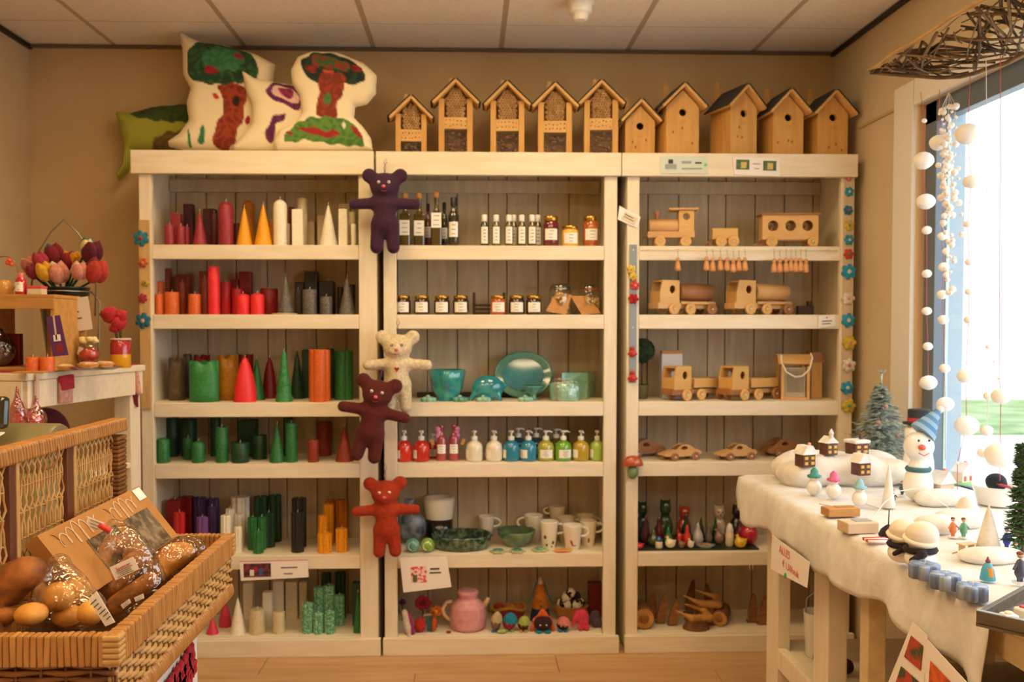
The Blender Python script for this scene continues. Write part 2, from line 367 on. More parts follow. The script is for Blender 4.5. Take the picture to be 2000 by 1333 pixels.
# ---------------------------------------------------------------- bookcases
def zf(v): return at(1000, v, YF).z
def xf(u, v=800): return at(u, v, YF).x
YB = YW-.03
SH = [zf(v) for v in (480, 615, 786, 905, 1082, 1241)]           # shelf top heights
ZT = zf(299); ZTB = zf(344); ZP = zf(1284)
def bookcase(label, tl, tr, lp, rp, gaps, group='whitewashed bookcases'):
    x0, x1 = xf(tl, 320), xf(tr, 320); a0, a1 = xf(lp[0]), xf(lp[1]); b0, b1 = xf(rp[0]), xf(rp[1])
    t = thing('bookcase', label, 'bookcase', ((x0+x1)/2, YF, 0), group=None); o = t.location; cx = o.x
    def bx(name, x_0, x_1, y_0, y_1, z_0, z_1, m, bev=.003):
        return MB().box((0, 0, 0), (x_1-x_0, y_1-y_0, z_1-z_0), bev=bev).build(name, m, t, ((x_0+x_1)/2-cx, (y_0+y_1)/2-YF, (z_0+z_1)/2))
    bx('fascia', x0, x1, YF-.022, YF+.008, ZTB, ZT, m_wood); bx('top_board', x0+.002, x1-.002, YF+.0085, YB, ZT-.03, ZT, m_wood)
    bx('post', a0, a1, YF, YF+.03, .002, ZTB, m_woodv); bx('post', b0, b1, YF, YF+.03, .002, ZTB, m_woodv)
    bx('side_panel', a0, a0+.028, YF+.0305, YB-.001, .01, ZT-.031, m_woodv); bx('side_panel', b1-.028, b1, YF+.0305, YB-.001, .01, ZT-.031, m_woodv)
    bx('plinth', a0-.006, b1+.012, YF-.026, YF-.0005, .0, SH[5]-.003, m_wood)
    for k, z in enumerate(SH):
        bx('shelf', a0+.0285, b1-.0285, YF+.0305, YB-.001, z-.03, z, m_wood)
        if k < 5: bx('shelf_edge', a1+.0005, b0-.0005, YF+.001, YF+.03, z-.062, z, m_wood)
        else: bx('shelf_edge', a1+.0005, b0-.0005, YF+.001, YF+.03, z-.03, z, m_wood)
        if k < 5: bx('cleat', cx-.012, cx+.012, YF+.034, YF+.08, z-.045, z-.0305, m_wood)
    gs = [at(g, 500, YB).x for g in gaps]; gs = [a0-.0] + [g for g in gs if a0+.03 < g < b1-.03] + [b1]
    for i in range(len(gs)-1): bx('plank', gs[i]+.0022, gs[i+1]-.0022, YB, YB+.016, .03, ZT-.005, m_plank, bev=.002)
    bx('back_rail', a0+.03, b1-.03, YB-.022, YB-.002, ZTB-.03, ZTB+.03, m_plank)
    return t
bookcase('left white wooden bookcase filled with coloured candles', 258, 731, (276, 300), (702, 737), (345, 404, 461, 522, 557, 617, 676))
bookcase('middle white wooden bookcase with jars, soap bottles and ceramics', 735, 1212, (750, 775), (1179, 1204), (776, 834, 893, 954, 990, 1051, 1111, 1172))
bookcase('right white wooden bookcase with wooden toy trains and trucks', 1213.5, 1672, (1223, 1247), (1638, 1664), (1265, 1325, 1383, 1417, 1474, 1531, 1587))
# ---------------------------------------------------------------- candles
ROWS = {'f': .062, 'm': .158, 'b': .262}
CC = {'burgundy': ('a3303c', '8a2430'), 'dark burgundy': ('5c1420', '470d17'), 'yellow': ('f2a81c', 'e69a12'), 'orange': ('de6a26', 'cc5a1c'), 'amber': ('cc7a1a', 'b86a10'),
      'white': ('f4ecd8', 'ebe0c6'), 'cream': ('dccba4', 'cfbd95'), 'rust': ('9a3a1c', '82301a'), 'bright red': ('ee2f33', 'e0282d'), 'red': ('c41e24', 'b0181e'),
      'dark red': ('8c1018', '760b12'), 'grey': ('6f675c', '4f4a44'), 'dark grey': ('4a443e', '38342f'), 'black': ('26221f', '1c1917'), 'brown': ('6e5a44', '594836'),
      'green': ('2f7a3f', '22632f'), 'bright green': ('3c8f4c', '2c7a3e'), 'dark green': ('1c4a2c', '143a22'), 'ochre': ('c08018', 'a86c10'),
      'purple': ('4a2f63', '3a2450'), 'lilac': ('7a5090', '68407c'), 'honey yellow': ('f0a018', 'e09010'), 'marbled green': ('2f8a58', '9cc9a8'), 'pink red': ('e0405a', 'd02f4a')}
def cmat(c): return mat('wax_'+c.replace(' ', '_'), *CC[c], sc=130, rough=.45, lo=.4, hi=.6, bump=.15, bsc=90)
m_wick = mat('wick', 'e8e0cc', rough=.9)
SHW = {'c': 'round pillar', 's': 'square pillar', 'k': 'cone', 'd': 'dome topped', 'w': 'wide crown shaped', 'b': 'bullet shaped', 'p': 'spiral tree', 'r': 'ribbed pillar', 'x': 'fluted square'}
def candle(u, tv, wpx, shape, col, row, shelf, name):
    dy = ROWS[row] if isinstance(row, str) else row
    Y = YF + dy; z = SH[shelf]; X = at(u, (tv+HV)/2, Y).x; h = max(.03, at(u, tv, Y).z - z); r = wpx*Y/F/2; ry = min(r, .042)/r
    b = MB()
    if shape == 'c': b.lathe([(r*.97, 0), (r, .003), (r, h-.004), (r*.94, h), (r*.6, h-.002), (r*.1, h-.003)], 20, sy=ry)
    elif shape == 's': b.box((0, 0, h/2), (r*1.9, min(r*1.9, .075), h), bev=.004)
    elif shape == 'k': b.lathe([(r, 0), (r*.98, .005), (r*.64, h*.42), (r*.34, h*.76), (r*.08, h*.98), (r*.02, h)], 20, sy=ry)
    elif shape == 'd': b.lathe([(r*.97, 0), (r, .003), (r, h*.86), (r*.85, h*.93), (r*.45, h*.98), (r*.1, h)], 20, sy=ry)
    elif shape == 'b': b.lathe([(r, 0), (r, .004), (r*.93, h*.3), (r*.72, h*.6), (r*.42, h*.85), (r*.16, h*.97), (r*.02, h)], 20, sy=ry)
    elif shape == 'w':
        n = 40; vs = []; fs = []
        for j in range(6):
            for i in range(n):
                a = 2*PI*i/n; zz = h*.86*min(j, 4)/4
                if j >= 4: zz = h*(.88+.1*abs(sin(2.5*a+.4))**1.5)
                q = 1 if j < 5 else .86
                vs.append((r*q*cos(a), r*ry*q*sin(a), zz))
        for j in range(5):
            for i in range(n): fs.append((j*n+i, j*n+(i+1) % n, (j+1)*n+(i+1) % n, (j+1)*n+i))
        vs.append((0, 0, h*.8)); fs += [(5*n+i, 5*n+(i+1) % n, 6*n) for i in range(n)] + [tuple(range(n-1, -1, -1))]
        b.add(vs, fs, None, True)
    elif shape == 'p':
        prof = [(r, 0)]
        k = 6
        for i in range(k): 
            q = 1-i/k*.78; prof += [(r*q, h*(i+.15)/k), (r*(q-.05), h*(i+.7)/k), (r*(q-.16), h*(i+.98)/k)]
        prof += [(r*.05, h)]
        b.lathe(prof, 20, sy=ry)
        b.tube([((r*(1.0-.8*t))*cos(t*16), r*ry*(1.0-.8*t)*sin(t*16), h*(.06+t*.88)) for t in [i/48 for i in range(49)]], [.005*(1-.6*i/48) for i in range(49)], 5)
    elif shape == 'r': b.lathe([(r, 0), (r, h-.002), (r*.9, h), (r*.1, h-.001)], 36, sy=min(1, ry*1.1), star=lambda a: 1+.09*cos(9*a), smooth=False)
    elif shape == 'x': b.lathe([(r, 0), (r, h-.002), (r*.97, h), (r*.5, h-.01), (r*.08, h-.012)], 40, sy=ry, star=lambda a: .92+.16*abs(cos(2*a))**.6, smooth=False)
    o = tag(b.build('candle', cmat(col), None, (X, Y, z), rz=(.0 if shape in 'sw' else u % 7*.2)), '%s %s candle on the %s candle shelf' % (col, SHW[shape], name), 'candle', 'candles on the %s shelf' % name)
    top = h if shape not in 'wx' else h*.82
    MB().tube([(0, 0, top-.004), (.0005, 0, top+.006), (.003, 0, top+.012)], [.0012, .0012, .0008], 5).build('wick', m_wick, o)
    return o
CANDLES = [
 ('top', 0, [(332,440,19,'c','burgundy','f'),(346,418,20,'s','burgundy','m'),(354,442,16,'c','burgundy','f'),(366,444,11,'c','burgundy',.09),(370.5,399,19,'s','dark burgundy','b'),
  (391,412,28,'k','burgundy','f'),(412,409,24,'s','dark burgundy','b'),(419,417,13,'c','dark burgundy','m'),(442,394,28,'d','burgundy','f'),(464,437,13,'c','dark burgundy','b'),
  (478,405,31,'k','yellow','f'),(486,391,23,'d','amber','b'),(515,400,35,'k','yellow','f'),(531,434,12,'c','amber','b'),(548,390,26,'d','white','f'),(562,437,9,'s','white','m'),
  (570,405,12,'c','rust','b'),(583,410,22,'s','white','f'),(591,388,19,'c','cream','m'),(608,434,15,'s','cream','b'),(628,421,15,'s','cream','b'),(642,401,35,'k','white','f'),
  (671,409,18,'s','white','f'),(674,399,22,'s','cream','b'),(688,415,13,'c','cream','m'),(691,438,10,'c','white','f')]),
 ('second', 1, [(311,575,18,'c','orange','f'),(312,550,18,'c','orange','m'),(326,525,20,'c','rust','b'),(336,571,27,'c','orange','f'),(360,537,27,'s','rust','b'),(356,552,14,'c','rust','m'),
  (371,584,14,'k','rust','m'),(380,575,23,'c','orange','f'),(398,530,15,'s','rust','b'),(399,543,14,'c','rust','m'),(418,521,22,'c','bright red','f'),(441,551,20,'c','red','m'),
  (460,547,16,'s','dark red','b'),(481,531,23,'s','dark red','b'),(464,564,22,'c','red','m'),(475,574,25,'d','bright red','f'),(503,573,26,'d','bright red','f'),(526,564,33,'c','dark red','m'),
  (558,542,31,'k','grey','f'),(586,551,18,'s','black','b'),(609,531,26,'s','black','b'),(639,550,30,'s','black','b'),(582,566,13,'c','dark grey','m'),(605,566,27,'c','grey','f'),
  (637,580,23,'c','grey','f'),(678,542,33,'k','grey','f'),(665,562,12,'c','black','b'),(688,556,12,'c','black','b')]),
 ('third', 2, [(345,697,31,'w','brown','m'),(366,692,16,'c','dark grey','b'),(398,703,56,'w','bright green',.07),(394,691,30,'w','dark red','b'),(444,691,40,'w','ochre','m'),(480,690,28,'w','dark red','b'),
  (478,698,44,'b','bright red','f'),(501,701,32,'k','green','m'),(526,699,28,'b','dark red','b'),(554,686,32,'p','bright green','f'),(580,685,30,'k','dark green','b'),(598,683,16,'s','dark green','b'),
  (624,683,38,'x','orange','f'),(645,681,15,'s','dark green','b'),(671,685,34,'x','green','m')]),
 ('fourth', 3, [(317,855,25,'d','green','f'),(334,815,28,'c','dark green','b'),(366,855,18,'c','green','m'),(368,819,30,'c','dark green','b'),(386,862,25,'d','green','f'),(420,814,20,'c','dark green','b'),
  (432,834,24,'c','green','f'),(468,865,34,'c','dark green','f'),(484,820,34,'s','dark green','b'),(506,850,28,'c','dark green','m'),(540,829,30,'k','green','f'),(562,815,19,'c','dark green','b'),
  (568,826,23,'c','green','f'),(611,859,21,'c','rust','f'),(632,824,30,'c','rust','b'),(672,833,36,'k','rust',.08)]),
 ('fifth', 4, [(340,976,28,'s','dark red','m'),(363,970,24,'s','dark red','b'),(348,1001,20,'r','red','f'),(388,972,24,'r','purple','b'),(414,974,22,'r','purple','b'),(393,1010,20,'r','lilac','f'),(412,990,14,'r','purple','m'),
  (468,970,34,'r','white','b'),(447,994,15,'r','white','m'),(439,1007,18,'r','white','f'),(465,1004,17,'r','white','m'),(463,1030,14,'r','white','f'),(508,970,26,'r','dark green','b'),(536,967,22,'r','dark green','b'),
  (523,1002,22,'r','dark green','m'),(492,1011,18,'r','green',.11),(510,1010,15,'r','green',.11),(503,1038,19,'r','green',.045),(583,973,26,'r','black','m'),(580,1001,23,'r','black','f'),(644,976,16,'r','amber','b'),
  (666,976,22,'r','amber','b'),(640,985,19,'r','honey yellow',.18),(630,1007,18,'r','honey yellow',.11),(633,1042,26,'r','honey yellow',.047),(666,1033,22,'r','honey yellow',.06)]),
 ('bottom', 5, [(412,1207,24,'k','pink red','f'),(437,1178,24,'b','pink red','m'),(462,1169,31,'k','white','f'),(484,1137,20,'s','white','b'),(521,1156,19,'s','white','m'),(543,1133,22,'s','white','b'),(569,1134,24,'s','cream','b'),
  (591,1136,16,'s','cream','b'),(500,1190,30,'c','cream','f'),(542,1194,24,'c','cream','f'),(636,1119,18,'r','dark green','b'),(664,1118,20,'r','dark green','b'),(621,1147,18,'r','marbled green','m'),
  (641,1143,20,'r','marbled green','m'),(661,1163,19,'r','marbled green','m'),(599,1179,21,'r','marbled green','f'),(620,1198,19,'r','marbled green',.05),(642,1195,19,'r','marbled green',.05),(698,1157,20,'k','green','f'),(696,1137,18,'s','dark green','m')])]
def relax(items, lo=.045, hi=.292, it=160):
    """items: [u, dy, half width m, half depth m]; slides things front to back until none intersect"""
    for _ in range(it):
        for i in range(len(items)):
            for j in range(i+1, len(items)):
                a, b = items[i], items[j]; xa = (a[0]-VPX)*(YF+a[1])/F; xb = (b[0]-VPX)*(YF+b[1])/F
                fx = abs(xa-xb)/(a[2]+b[2])
                if fx >= 1: continue
                need = (a[3]+b[3])*math.sqrt(1-fx*fx)+.002; g = abs(a[1]-b[1])
                if g < need:
                    s = (need-g)*.5; sg = 1 if (b[1]-a[1] or (j-i)) > 0 else -1
                    a[1] = min(hi-a[3]+.03, max(lo-.045+a[3]+.004, a[1]-sg*s)); b[1] = min(hi-b[3]+.03, max(lo-.045+b[3]+.004, b[1]+sg*s))
    return items
for nm, s_, lst in CANDLES:
    it = []
    for c in lst:
        dy = ROWS[c[5]] if isinstance(c[5], str) else c[5]; r = c[2]*(YF+dy)/F/2; it.append([c[0], dy, r, min(r, .042)])
    relax(it)
    for c, q in zip(lst, it): candle(*c[:5], q[1], s_, nm)
q = at(556, 611, YF+.062); MB().lathe([(.05, 0), (.056, .004), (.05, .006), (.01, .005)], 24).build('dish', cmat('cream'), None, (q.x, YF+.062, SH[1]+.0005))
d = [o for o in C.objects if o.name.startswith('dish')][0]; tag(d, 'pale round saucer under the grey cone candle', 'saucer')
for o in list(C.objects):
    if o.name.startswith('candle') and abs(o.location.x-q.x) < .01 and abs(o.location.z-SH[1]) < .001: o.location.z += .0075
# ---------------------------------------------------------------- generic placing on a shelf
def pl(u, shelf, dy, tv=None, wpx=None):
    Y = YF+dy; z = SH[shelf] if isinstance(shelf, int) else shelf; X = at(u, (at_v(z, Y)), Y).x
    h = at(u, tv, Y).z-z if tv is not None else 0; w = wpx*Y/F if wpx else 0
    return Vector((X, Y, z)), h, w
def at_v(z, Y): return pix((0.2, Y, z))[1]
m_label = mat('paper_label', 'f3eee2', rough=.7); m_ink = mat('ink', '4a463f', rough=.8); m_inkr = mat('red_ink', 'c8453a', rough=.8)
m_gold = mat('gold_lid', 'c9a247', rough=.25, metal=1); m_cork = mat('cork', 'c08a4a', 'a8733a', sc=200, rough=.8); m_capk = mat('black_cap', '151515', rough=.35)
m_capw = mat('white_plastic', 'eeebe2', rough=.35)
def plabel(parent, w, h, z, y, r=None, rows=3, ink=None, curved=True):
    """a paper label with printed lines on the front of a container"""
    b = MB(); n = 8
    if r:
        A = min(1.2, w/2/r); pts = [(r*1.015*sin(-A+2*A*i/n), -r*1.015*cos(-A+2*A*i/n)) for i in range(n+1)]
        vs = [(x, yy, z-h/2) for x, yy in pts] + [(x, yy, z+h/2) for x, yy in pts]; fs = [(i, i+1, n+2+i, n+1+i) for i in range(n)]
        b.add(vs, fs)
    else: b.box((0, y, z), (w, .0008, h))
    o = b.build('label', m_label, parent)
    k = MB(); rn = random.Random(int(z*1e5)+int(w*1e5))
    for i in range(rows):
        zz = z + h*(.3-.6*i/max(1, rows-1)); ww = w*rn.uniform(.35, .6)
        k.box((rn.uniform(-.1, .1)*w*.5, (-(r*1.03)-.0006 if r else y-.0008), zz), (ww*(.7 if r else 1), .0006, h*.035))
    struct(k.build('print', ink or m_ink, o), 'stuff')
    return o
m_oil = mat('olive_oil', '5c4a1c', '4a3c18', sc=8, rough=.08, coat=1); m_oil2 = mat('dark_oil', '33301a', rough=.06, coat=1); m_oil3 = mat('herb_oil', '6b6626', '57571f', sc=30, rough=.08, coat=1); m_vin = mat('vinegar', '6b3020', rough=.06, coat=1)
m_clear = film('clear_glass', (.97, .97, .93), base=.06, rough=.02, sc=0, amt=.5)
def oil_bottle(u, tv, wpx, dy, m, cap, lab, lz, label, square=True):
    p, h, w_ = pl(u, 0, dy, tv, wpx); t = thing('oil_bottle', label, 'bottle', p, group='oil bottles')
    b = MB(); r = w_/2; hb = h*.62
    if square:
        b.box((0, 0, hb/2), (w_, w_*.9, hb), bev=w_*.14); b.lathe([(r*.85, hb-.004), (r*.6, hb+.008), (r*.42, hb+.02), (r*.4, h*.86), (r*.48, h*.87), (r*.48, h*.9)], 16)
    else: b.lathe([(r*.9, 0), (r, .004), (r, hb), (r*.75, hb+.015), (r*.45, hb+.032), (r*.42, h*.85)], 18)
    b.build('glass_body', m, t)
    if cap == 'cork': MB().lathe([(r*.42, h*.9), (r*.5, h*.9), (r*.52, h*.93), (r*.52, h*.985), (r*.45, h)], 16).build('cork', m_cork, t)
    else: MB().lathe([(r*.55, h*.82), (r*.55, h*.99), (r*.48, h)], 16).build('cap', m_capk if cap == 'black' else m_capw, t)
    plabel(t, w_*.92, lab, lz, -w_*.455, None if square else r, 3)
    return t
oil_bottle(791, 378, 21, .07, m_oil, 'cork', .066, .082, 'square oil bottle with cork, partly behind the purple bear')
oil_bottle(819, 378, 21, .07, m_oil, 'cork', .066, .08, 'square amber oil bottle with cork stopper and low label')
oil_bottle(852.5, 376, 21, .07, m_oil, 'cork', .066, .115, 'tall square oil bottle with cork and high label')
oil_bottle(886, 386, 21, .07, m_oil2, 'black', .066, .075, 'dark oil bottle with black cap beside the corked bottles', False)
oil_bottle(836, 398, 13, .18, m_vin, 'black', .05, .075, 'slim reddish vinegar bottle behind the oil bottles', False)
oil_bottle(868, 396, 14, .18, m_oil2, 'black', .05, .07, 'slim dark bottle with black cap behind the oils', False)
for u, dy, m in ((946, .07, m_oil2), (969, .07, m_oil3), (994, .07, m_oil), (1019, .07, m_oil), (1039, .07, m_oil), (1003, .14, m_oil), (1050, .13, m_oil)):
    p, h, w_ = pl(u, 0, dy, 420, 16.5); t = thing('small_oil_bottle', 'small round oil bottle with white screw cap on shelf', 'bottle', p, group='small oil bottles with white caps'); r = w_/2
    MB().lathe([(r*.92, 0), (r, .004), (r, h*.62), (r*.9, h*.68), (r*.55, h*.77), (r*.5, h*.8)], 18).build('glass_body', m, t)
    MB().lathe([(r*.62, h*.79), (r*.66, h*.8), (r*.66, h*.98), (r*.55, h)], 18).build('cap', m_capw, t); plabel(t, w_*.9, h*.52, h*.36, 0, r, 4)
def jar(u, shelf, tv, wpx, dy, m, label, lidc=None, lab=.45, grp='jars with gold lids'):
    p, h, w_ = pl(u, shelf, dy, tv, wpx); t = thing('jar', label, 'jar', p, group=grp); r = w_/2
    MB().lathe([(r*.9, 0), (r, .005), (r, h*.72), (r*.92, h*.8), (r*.82, h*.84)], 20).build('glass_body', m, t)
    MB().lathe([(r*.86, h*.84), (r*.9, h*.85), (r*.9, h*.975), (r*.84, h), (r*.1, h)], 24).build('lid', lidc or m_gold, t); plabel(t, w_*.85, h*lab, h*.4, 0, r, 3)
jar(1075.5, 0, 423, 31, .08, mat('beetroot', '7a1a2c', '5c1020', sc=60, rough=.1, coat=1), 'tall burgundy preserve jar with gold lid', lab=.36)
jar(1113.5, 0, 442, 33, .07, mat('mustard_cream', 'f0c860', 'e8b848', sc=40, rough=.15, coat=1), 'squat yellow jar with gold lid', lab=.5)
jar(1153.5, 0, 423, 31, .08, mat('chutney', 'c06a2a', 'a84a20', sc=50, rough=.1, coat=1), 'tall orange chutney jar with gold lid', lab=.36)
m_jam = mat('dark_jam', '2c1210', '3c1a14', sc=40, rough=.06, coat=1)
for u in (787, 824, 863, 900): jar(u, 1, 578, 31, .07, m_jam, 'dark jam jar with gold lid on second shelf', lab=.52, grp='jam jars on second shelf')
jar(973, 1, 578, 31, .07, mat('apricot_jam', 'c8601e', 'a83c1a', sc=40, rough=.08, coat=1), 'orange jam jar with gold lid among dark ones', lab=.5, grp='jam jars on second shelf')
for u in (1009, 1042.5): jar(u, 1, 578, 31, .07, m_jam, 'blackish jam jar with gold lid beside kraft tags', lab=.5, grp='jam jars on second shelf')
# dark rack behind the jars
p, h, w_ = pl(955, 1, .22, 572, 62); t = thing('wooden_rack', 'small dark wooden rack at back of the jam shelf', 'rack', p); m_dkw = mat('dark_wood', '4a2e1c', '3a2214', sc=20, st=(1, 6, 6), rough=.5)
for x in (-1, 1): MB().box((x*w_*.47, 0, h*.5), (.012, .05, h), bev=.002).build('upright', m_dkw, t)
for k in range(3): MB().box((0, -.015, h*(.1+.17*k)), (w_*.92, .01, h*.1), bev=.002).build('slat', m_dkw, t)
MB().box((0, 0, .006), (w_*.92, .05, .01)).build('base', m_dkw, t)
# kilner jars with kraft tags
m_kraft = mat('kraft_paper', 'c08c50', 'b5824a', sc=40, rough=.8); m_flake = mat('dried_fruit', 'd8c090', '7a5030', sc=60, rough=.7, lo=.45, hi=.55); m_wire = mat('steel_wire', 'b5b2aa', rough=.25, metal=1); m_rub = mat('orange_rubber', 'b5522e', rough=.6)
for u, uw, tv, tagp, lab, rub in ((1094, 44, 554, [(1066, 604), (1105, 611), (1118, 572), (1089, 564)], 'left clip top storage jar behind a kraft paper tag', m_wire), (1151, 44, 556, [(1136, 612), (1174, 609), (1149, 574), (1116, 575)], 'right clip top storage jar with red seal behind kraft tag', m_rub)):
    p, h, w_ = pl(u, 1, .13, tv, uw); t = thing('storage_jar', lab, 'jar', p, group='clip top storage jars'); r = w_/2
    MB().lathe([(r*.85, .001), (r, .01), (r, h*.7), (r*.88, h*.8)], 24, cap=False).build('glass_body', m_clear, t)
    MB().lathe([(r*.8, .004), (r*.93, .012), (r*.93, h*.55), (r*.5, h*.62), (r*.1, h*.64)], 20).build('contents', m_flake, t)
    MB().lathe([(r*.9, h*.8), (r*.95, h*.82), (r*.9, h*.84)], 24).build('seal', rub, t)
    MB().lathe([(r*.9, h*.85), (r*.88, h*.92), (r*.7, h*.98), (r*.1, h)], 24).build('lid', film('pale_glass', (.85, .88, .84), base=.2, rough=.1, sc=0, amt=.4), t)
    MB().tube([(-r*.95, -.004, h*.72), (-r*1.05, -.01, h*.85), (-r*.6, -r*.5, h*.95), (r*.6, -r*.5, h*.95), (r*1.05, -.01, h*.85), (r*.95, -.004, h*.72)], .0015, 5).build('wire_clip', m_wire, t)
    b = MB(); P = [at(a, v, YF+.07) for a, v in tagp]
    cx = sum((q.x for q in P))/4; g = thing('kraft_tag', 'brown kraft paper tag tilted %s against a storage jar' % ('right' if u < 1120 else 'left'), 'tag', (cx, YF+.07, SH[1]), group='kraft tags'); zmin = min(q.z for q in P)
    Q = [Vector((q.x-cx, (q.z-zmin)*.3, q.z-zmin)) for q in P]; MB().quad(*Q, th=.0015).build('paper', m_kraft, g)
    c0 = sum(Q, Vector())/4; k = MB()
    for i in range(3): k.box((0, 0, .01-.008*i), (.025-.004*i, .0006, .002))
    k.build('print', mat('kraft_print', '8a5c30'), g, c0+Vector((0, -.0025, .0)), rot=(-.29, -.1, 0))
# ---------------------------------------------------------------- ceramics on third shelf
m_turq = mat('turquoise_glaze', '1f7f93', '3fae9a', sc=18, rough=.12, coat=1, lo=.35, hi=.7); m_teal = mat('teal_glaze', '14788a', '2a9aa0', sc=14, rough=.1, coat=1); m_mint = mat('mint_glaze', '9cc8ae', '6fae98', sc=25, rough=.2, coat=.8); m_sage = mat('sage_glaze', '5f9c86', '3f8a82', sc=12, rough=.12, coat=1)
p, h, w_ = pl(873, 2, .1, 722, 70); r = w_/2
tag(MB().lathe([(r*.55, 0), (r*.6, .006), (r*.52, .012), (r*.84, h*.35), (r*.95, h*.7), (r*1.02, h*.97), (r*.95, h), (r*.85, h*.75), (r*.55, h*.3), (r*.05, h*.2)], 36, star=lambda a: 1+.045*sin(7*a)+.02*sin(13*a)).build('bowl', m_turq, None, p), 'turquoise ceramic bowl with ruffled rim beside the cream bear', 'bowl')
p, h, w_ = pl(953, 2, .09, 732, 68); o = body('ceramic_ornament', [('e', (0, 0, h*.5), (w_*.46, .045, h*.47)), ('c', (w_*.4, 0, h*.55), (w_*.5, 0, h*.6), .012, .008), ('c', (-w_*.4, -.01, h*.25), (-w_*.5, -.01, h*.05), .012, .01), ('c', (w_*.3, -.02, h*.2), (w_*.34, -.02, .006), .012, .01), ('c', (-w_*.2, .02, h*.2), (-w_*.24, .02, .006), .012, .01)], m_teal, None, .015, .004, loc=p); tag(o, 'rounded glossy turquoise ceramic ornament in front of oval platter', 'ornament')
p = at(1022, 772, YF+.24); p.z = SH[2]; h = at(1022, 686, YF+.24).z-SH[2]; t = thing('oval_platter', 'large oval turquoise platter standing against the back planks', 'platter', (p.x, YF+.22, SH[2]))
a_ = 114*(YF+.25)/F/2; MM = TM(0, .0, h*.5, rx=PI/2-.22)
MB().lathe([(.62, -.012), (.7, -.01), (1.0, .0), (1.0, .006), (.93, .006), (.72, -.003), (.1, -.005)], 48, M=MM @ Matrix.Diagonal((a_, h/2, 1, 1))).build('dish', m_sage, t)
MB().lathe([(.7, .0002), (.4, -.002), (.05, -.0025)], 40, M=MM @ Matrix.Diagonal((a_, h/2, 1, 1)), cap=False).build('glaze_pool', m_teal, t)
p, h, w_ = pl(1041, 2, .11, 753, 50); t = thing('footed_dish', 'small green footed ceramic dish before the oval platter', 'dish', p); r = w_/2
MB().lathe([(r*.35, 0), (r*.4, .004), (r*.25, h*.3), (r*.3, h*.45), (r, h*.95), (r*.96, h), (r*.3, h*.6), (r*.05, h*.55)], 28).build('dish', m_sage, t)
p2 = (p.x, p.y, p.z+h*.72); tag(MB().box((0, 0, .008), (.06, .03, .014), bev=.003).build('chocolate_bar', mat('chocolate', '6a3420', rough=.4), None, p2), 'brown wrapped bar lying on the green footed dish', 'bar')
p, h, w_ = pl(1103, 2, .07, 743, 61); t = thing('gift_cup', 'mint ceramic cup wrapped in film with red ribbon', 'cup', p); r = w_/2
MB().lathe([(r*.9, 0), (r*.95, .004), (r, h*.85), (r*.94, h*.86), (r*.85, h*.1), (r*.05, h*.08)], 28, sy=.7).build('cup', m_mint, t)
MB().lathe([(r*.97, .001), (r*1.04, h*.5), (r*1.03, h*.9), (r*.8, h*1.0), (r*.95, h*1.06)], 28, sy=.72, star=lambda a: 1+.03*sin(9*a), cap=False).build('film_wrap', film('cellophane', (1, 1, 1), base=.1, sc=30, amt=.5), t)
MB().tube([(-r*.6, -r*.6, 0.002), (-r*.62, -r*.62, h*.5), (-r*.6, -r*.58, h*.9), (-r*.3, -r*.6, h*1.0), (0, -r*.6, h*.96)], .003, 5, flat=.4).build('ribbon', mat('red_ribbon', 'd8402e', rough=.4), t)
p, h, w_ = pl(1131, 2, .2, 727, 76); tag(MB().lathe([(.5, 0), (.52, .006), (.55, h*.5), (.54, h), (.5, h*1.0), (.49, h*.1), (.03, h*.08)], 4, M=TM(rz=PI/4) @ Matrix.Diagonal((w_*1.3, .09, 1, 1)), smooth=False).build('ceramic_box', m_mint, None, p), 'rectangular mint green ceramic planter at back right of shelf', 'planter')
p, h, w_ = pl(917, 2, .285, None, 205); tag(MB().box((0, 0, .012), (w_, .03, .024), bev=.003).build('wooden_board', m_dkw, None, (p.x, YF+.29, SH[2])), 'long dark brown board lying behind the turquoise bowls', 'board')
def flower(b, r, n, th, M=None, mi=0, amp=.28): b.lathe([(.86*r, 0), (r, th*.4), (.9*r, th*.8), (.3*r, th), (.02*r, th*.9)], 40, M=M, star=lambda a: 1-amp+amp*abs(cos(n*a/2))**.7, mi=mi)
for u, m in ((836, m_mint), (898, m_sage), (943.5, m_mint), (1025.5, m_mint)):
    p, h, w_ = pl(u, 2, .035, 768, 33); t = thing('flower_dish', 'tiny green ceramic flower dish at front of turquoise shelf', 'dish', p, group='tiny flower dishes'); b = MB(); flower(b, w_/2, 5, h*.6); b.build('petals', m, t)
    MB().ball((0, 0, h*.5), (w_*.16, w_*.16, h*.3), 10).build('centre', m_mint, t)
# ---------------------------------------------------------------- soap bottles on fourth shelf
def soap(u, m, dy=.07, tv=841, wpx=33, rz=0, label='', pump=True, grp='soap pump bottles'):
    p, h, w_ = pl(u, 3, dy, tv, wpx); t = thing('soap_bottle', label, 'soap bottle', p, rz=rz, group=grp); r = w_/2
    MB().lathe([(r*.85, 0), (r*.98, .004), (r, .01), (r, h*.45), (r*.9, h*.56), (r*.6, h*.63), (r*.34, h*.67), (r*.32, h*.7)], 22).build('bottle', m, t)
    MB().lathe([(r*.36, h*.68), (r*.38, h*.7), (r*.38, h*.8), (r*.2, h*.82)], 16).build('collar', m_capw, t)
    b = MB().lathe([(r*.13, h*.81), (r*.13, h*.93), (r*.3, h*.935), (r*.3, h*.985), (r*.2, h)], 12); b.tube([(0, 0, h*.96), (r*.5, 0, h*.97), (r*.78, 0, h*.93)], [r*.14, r*.11, r*.08], 6); b.build('pump', m_capw, t)
    plabel(t, w_*.8, h*.27, h*.25, 0, r, 4); return t
def liq(n, a, b): return mat('soap_'+n, a, b, sc=4, rough=.08, coat=1)
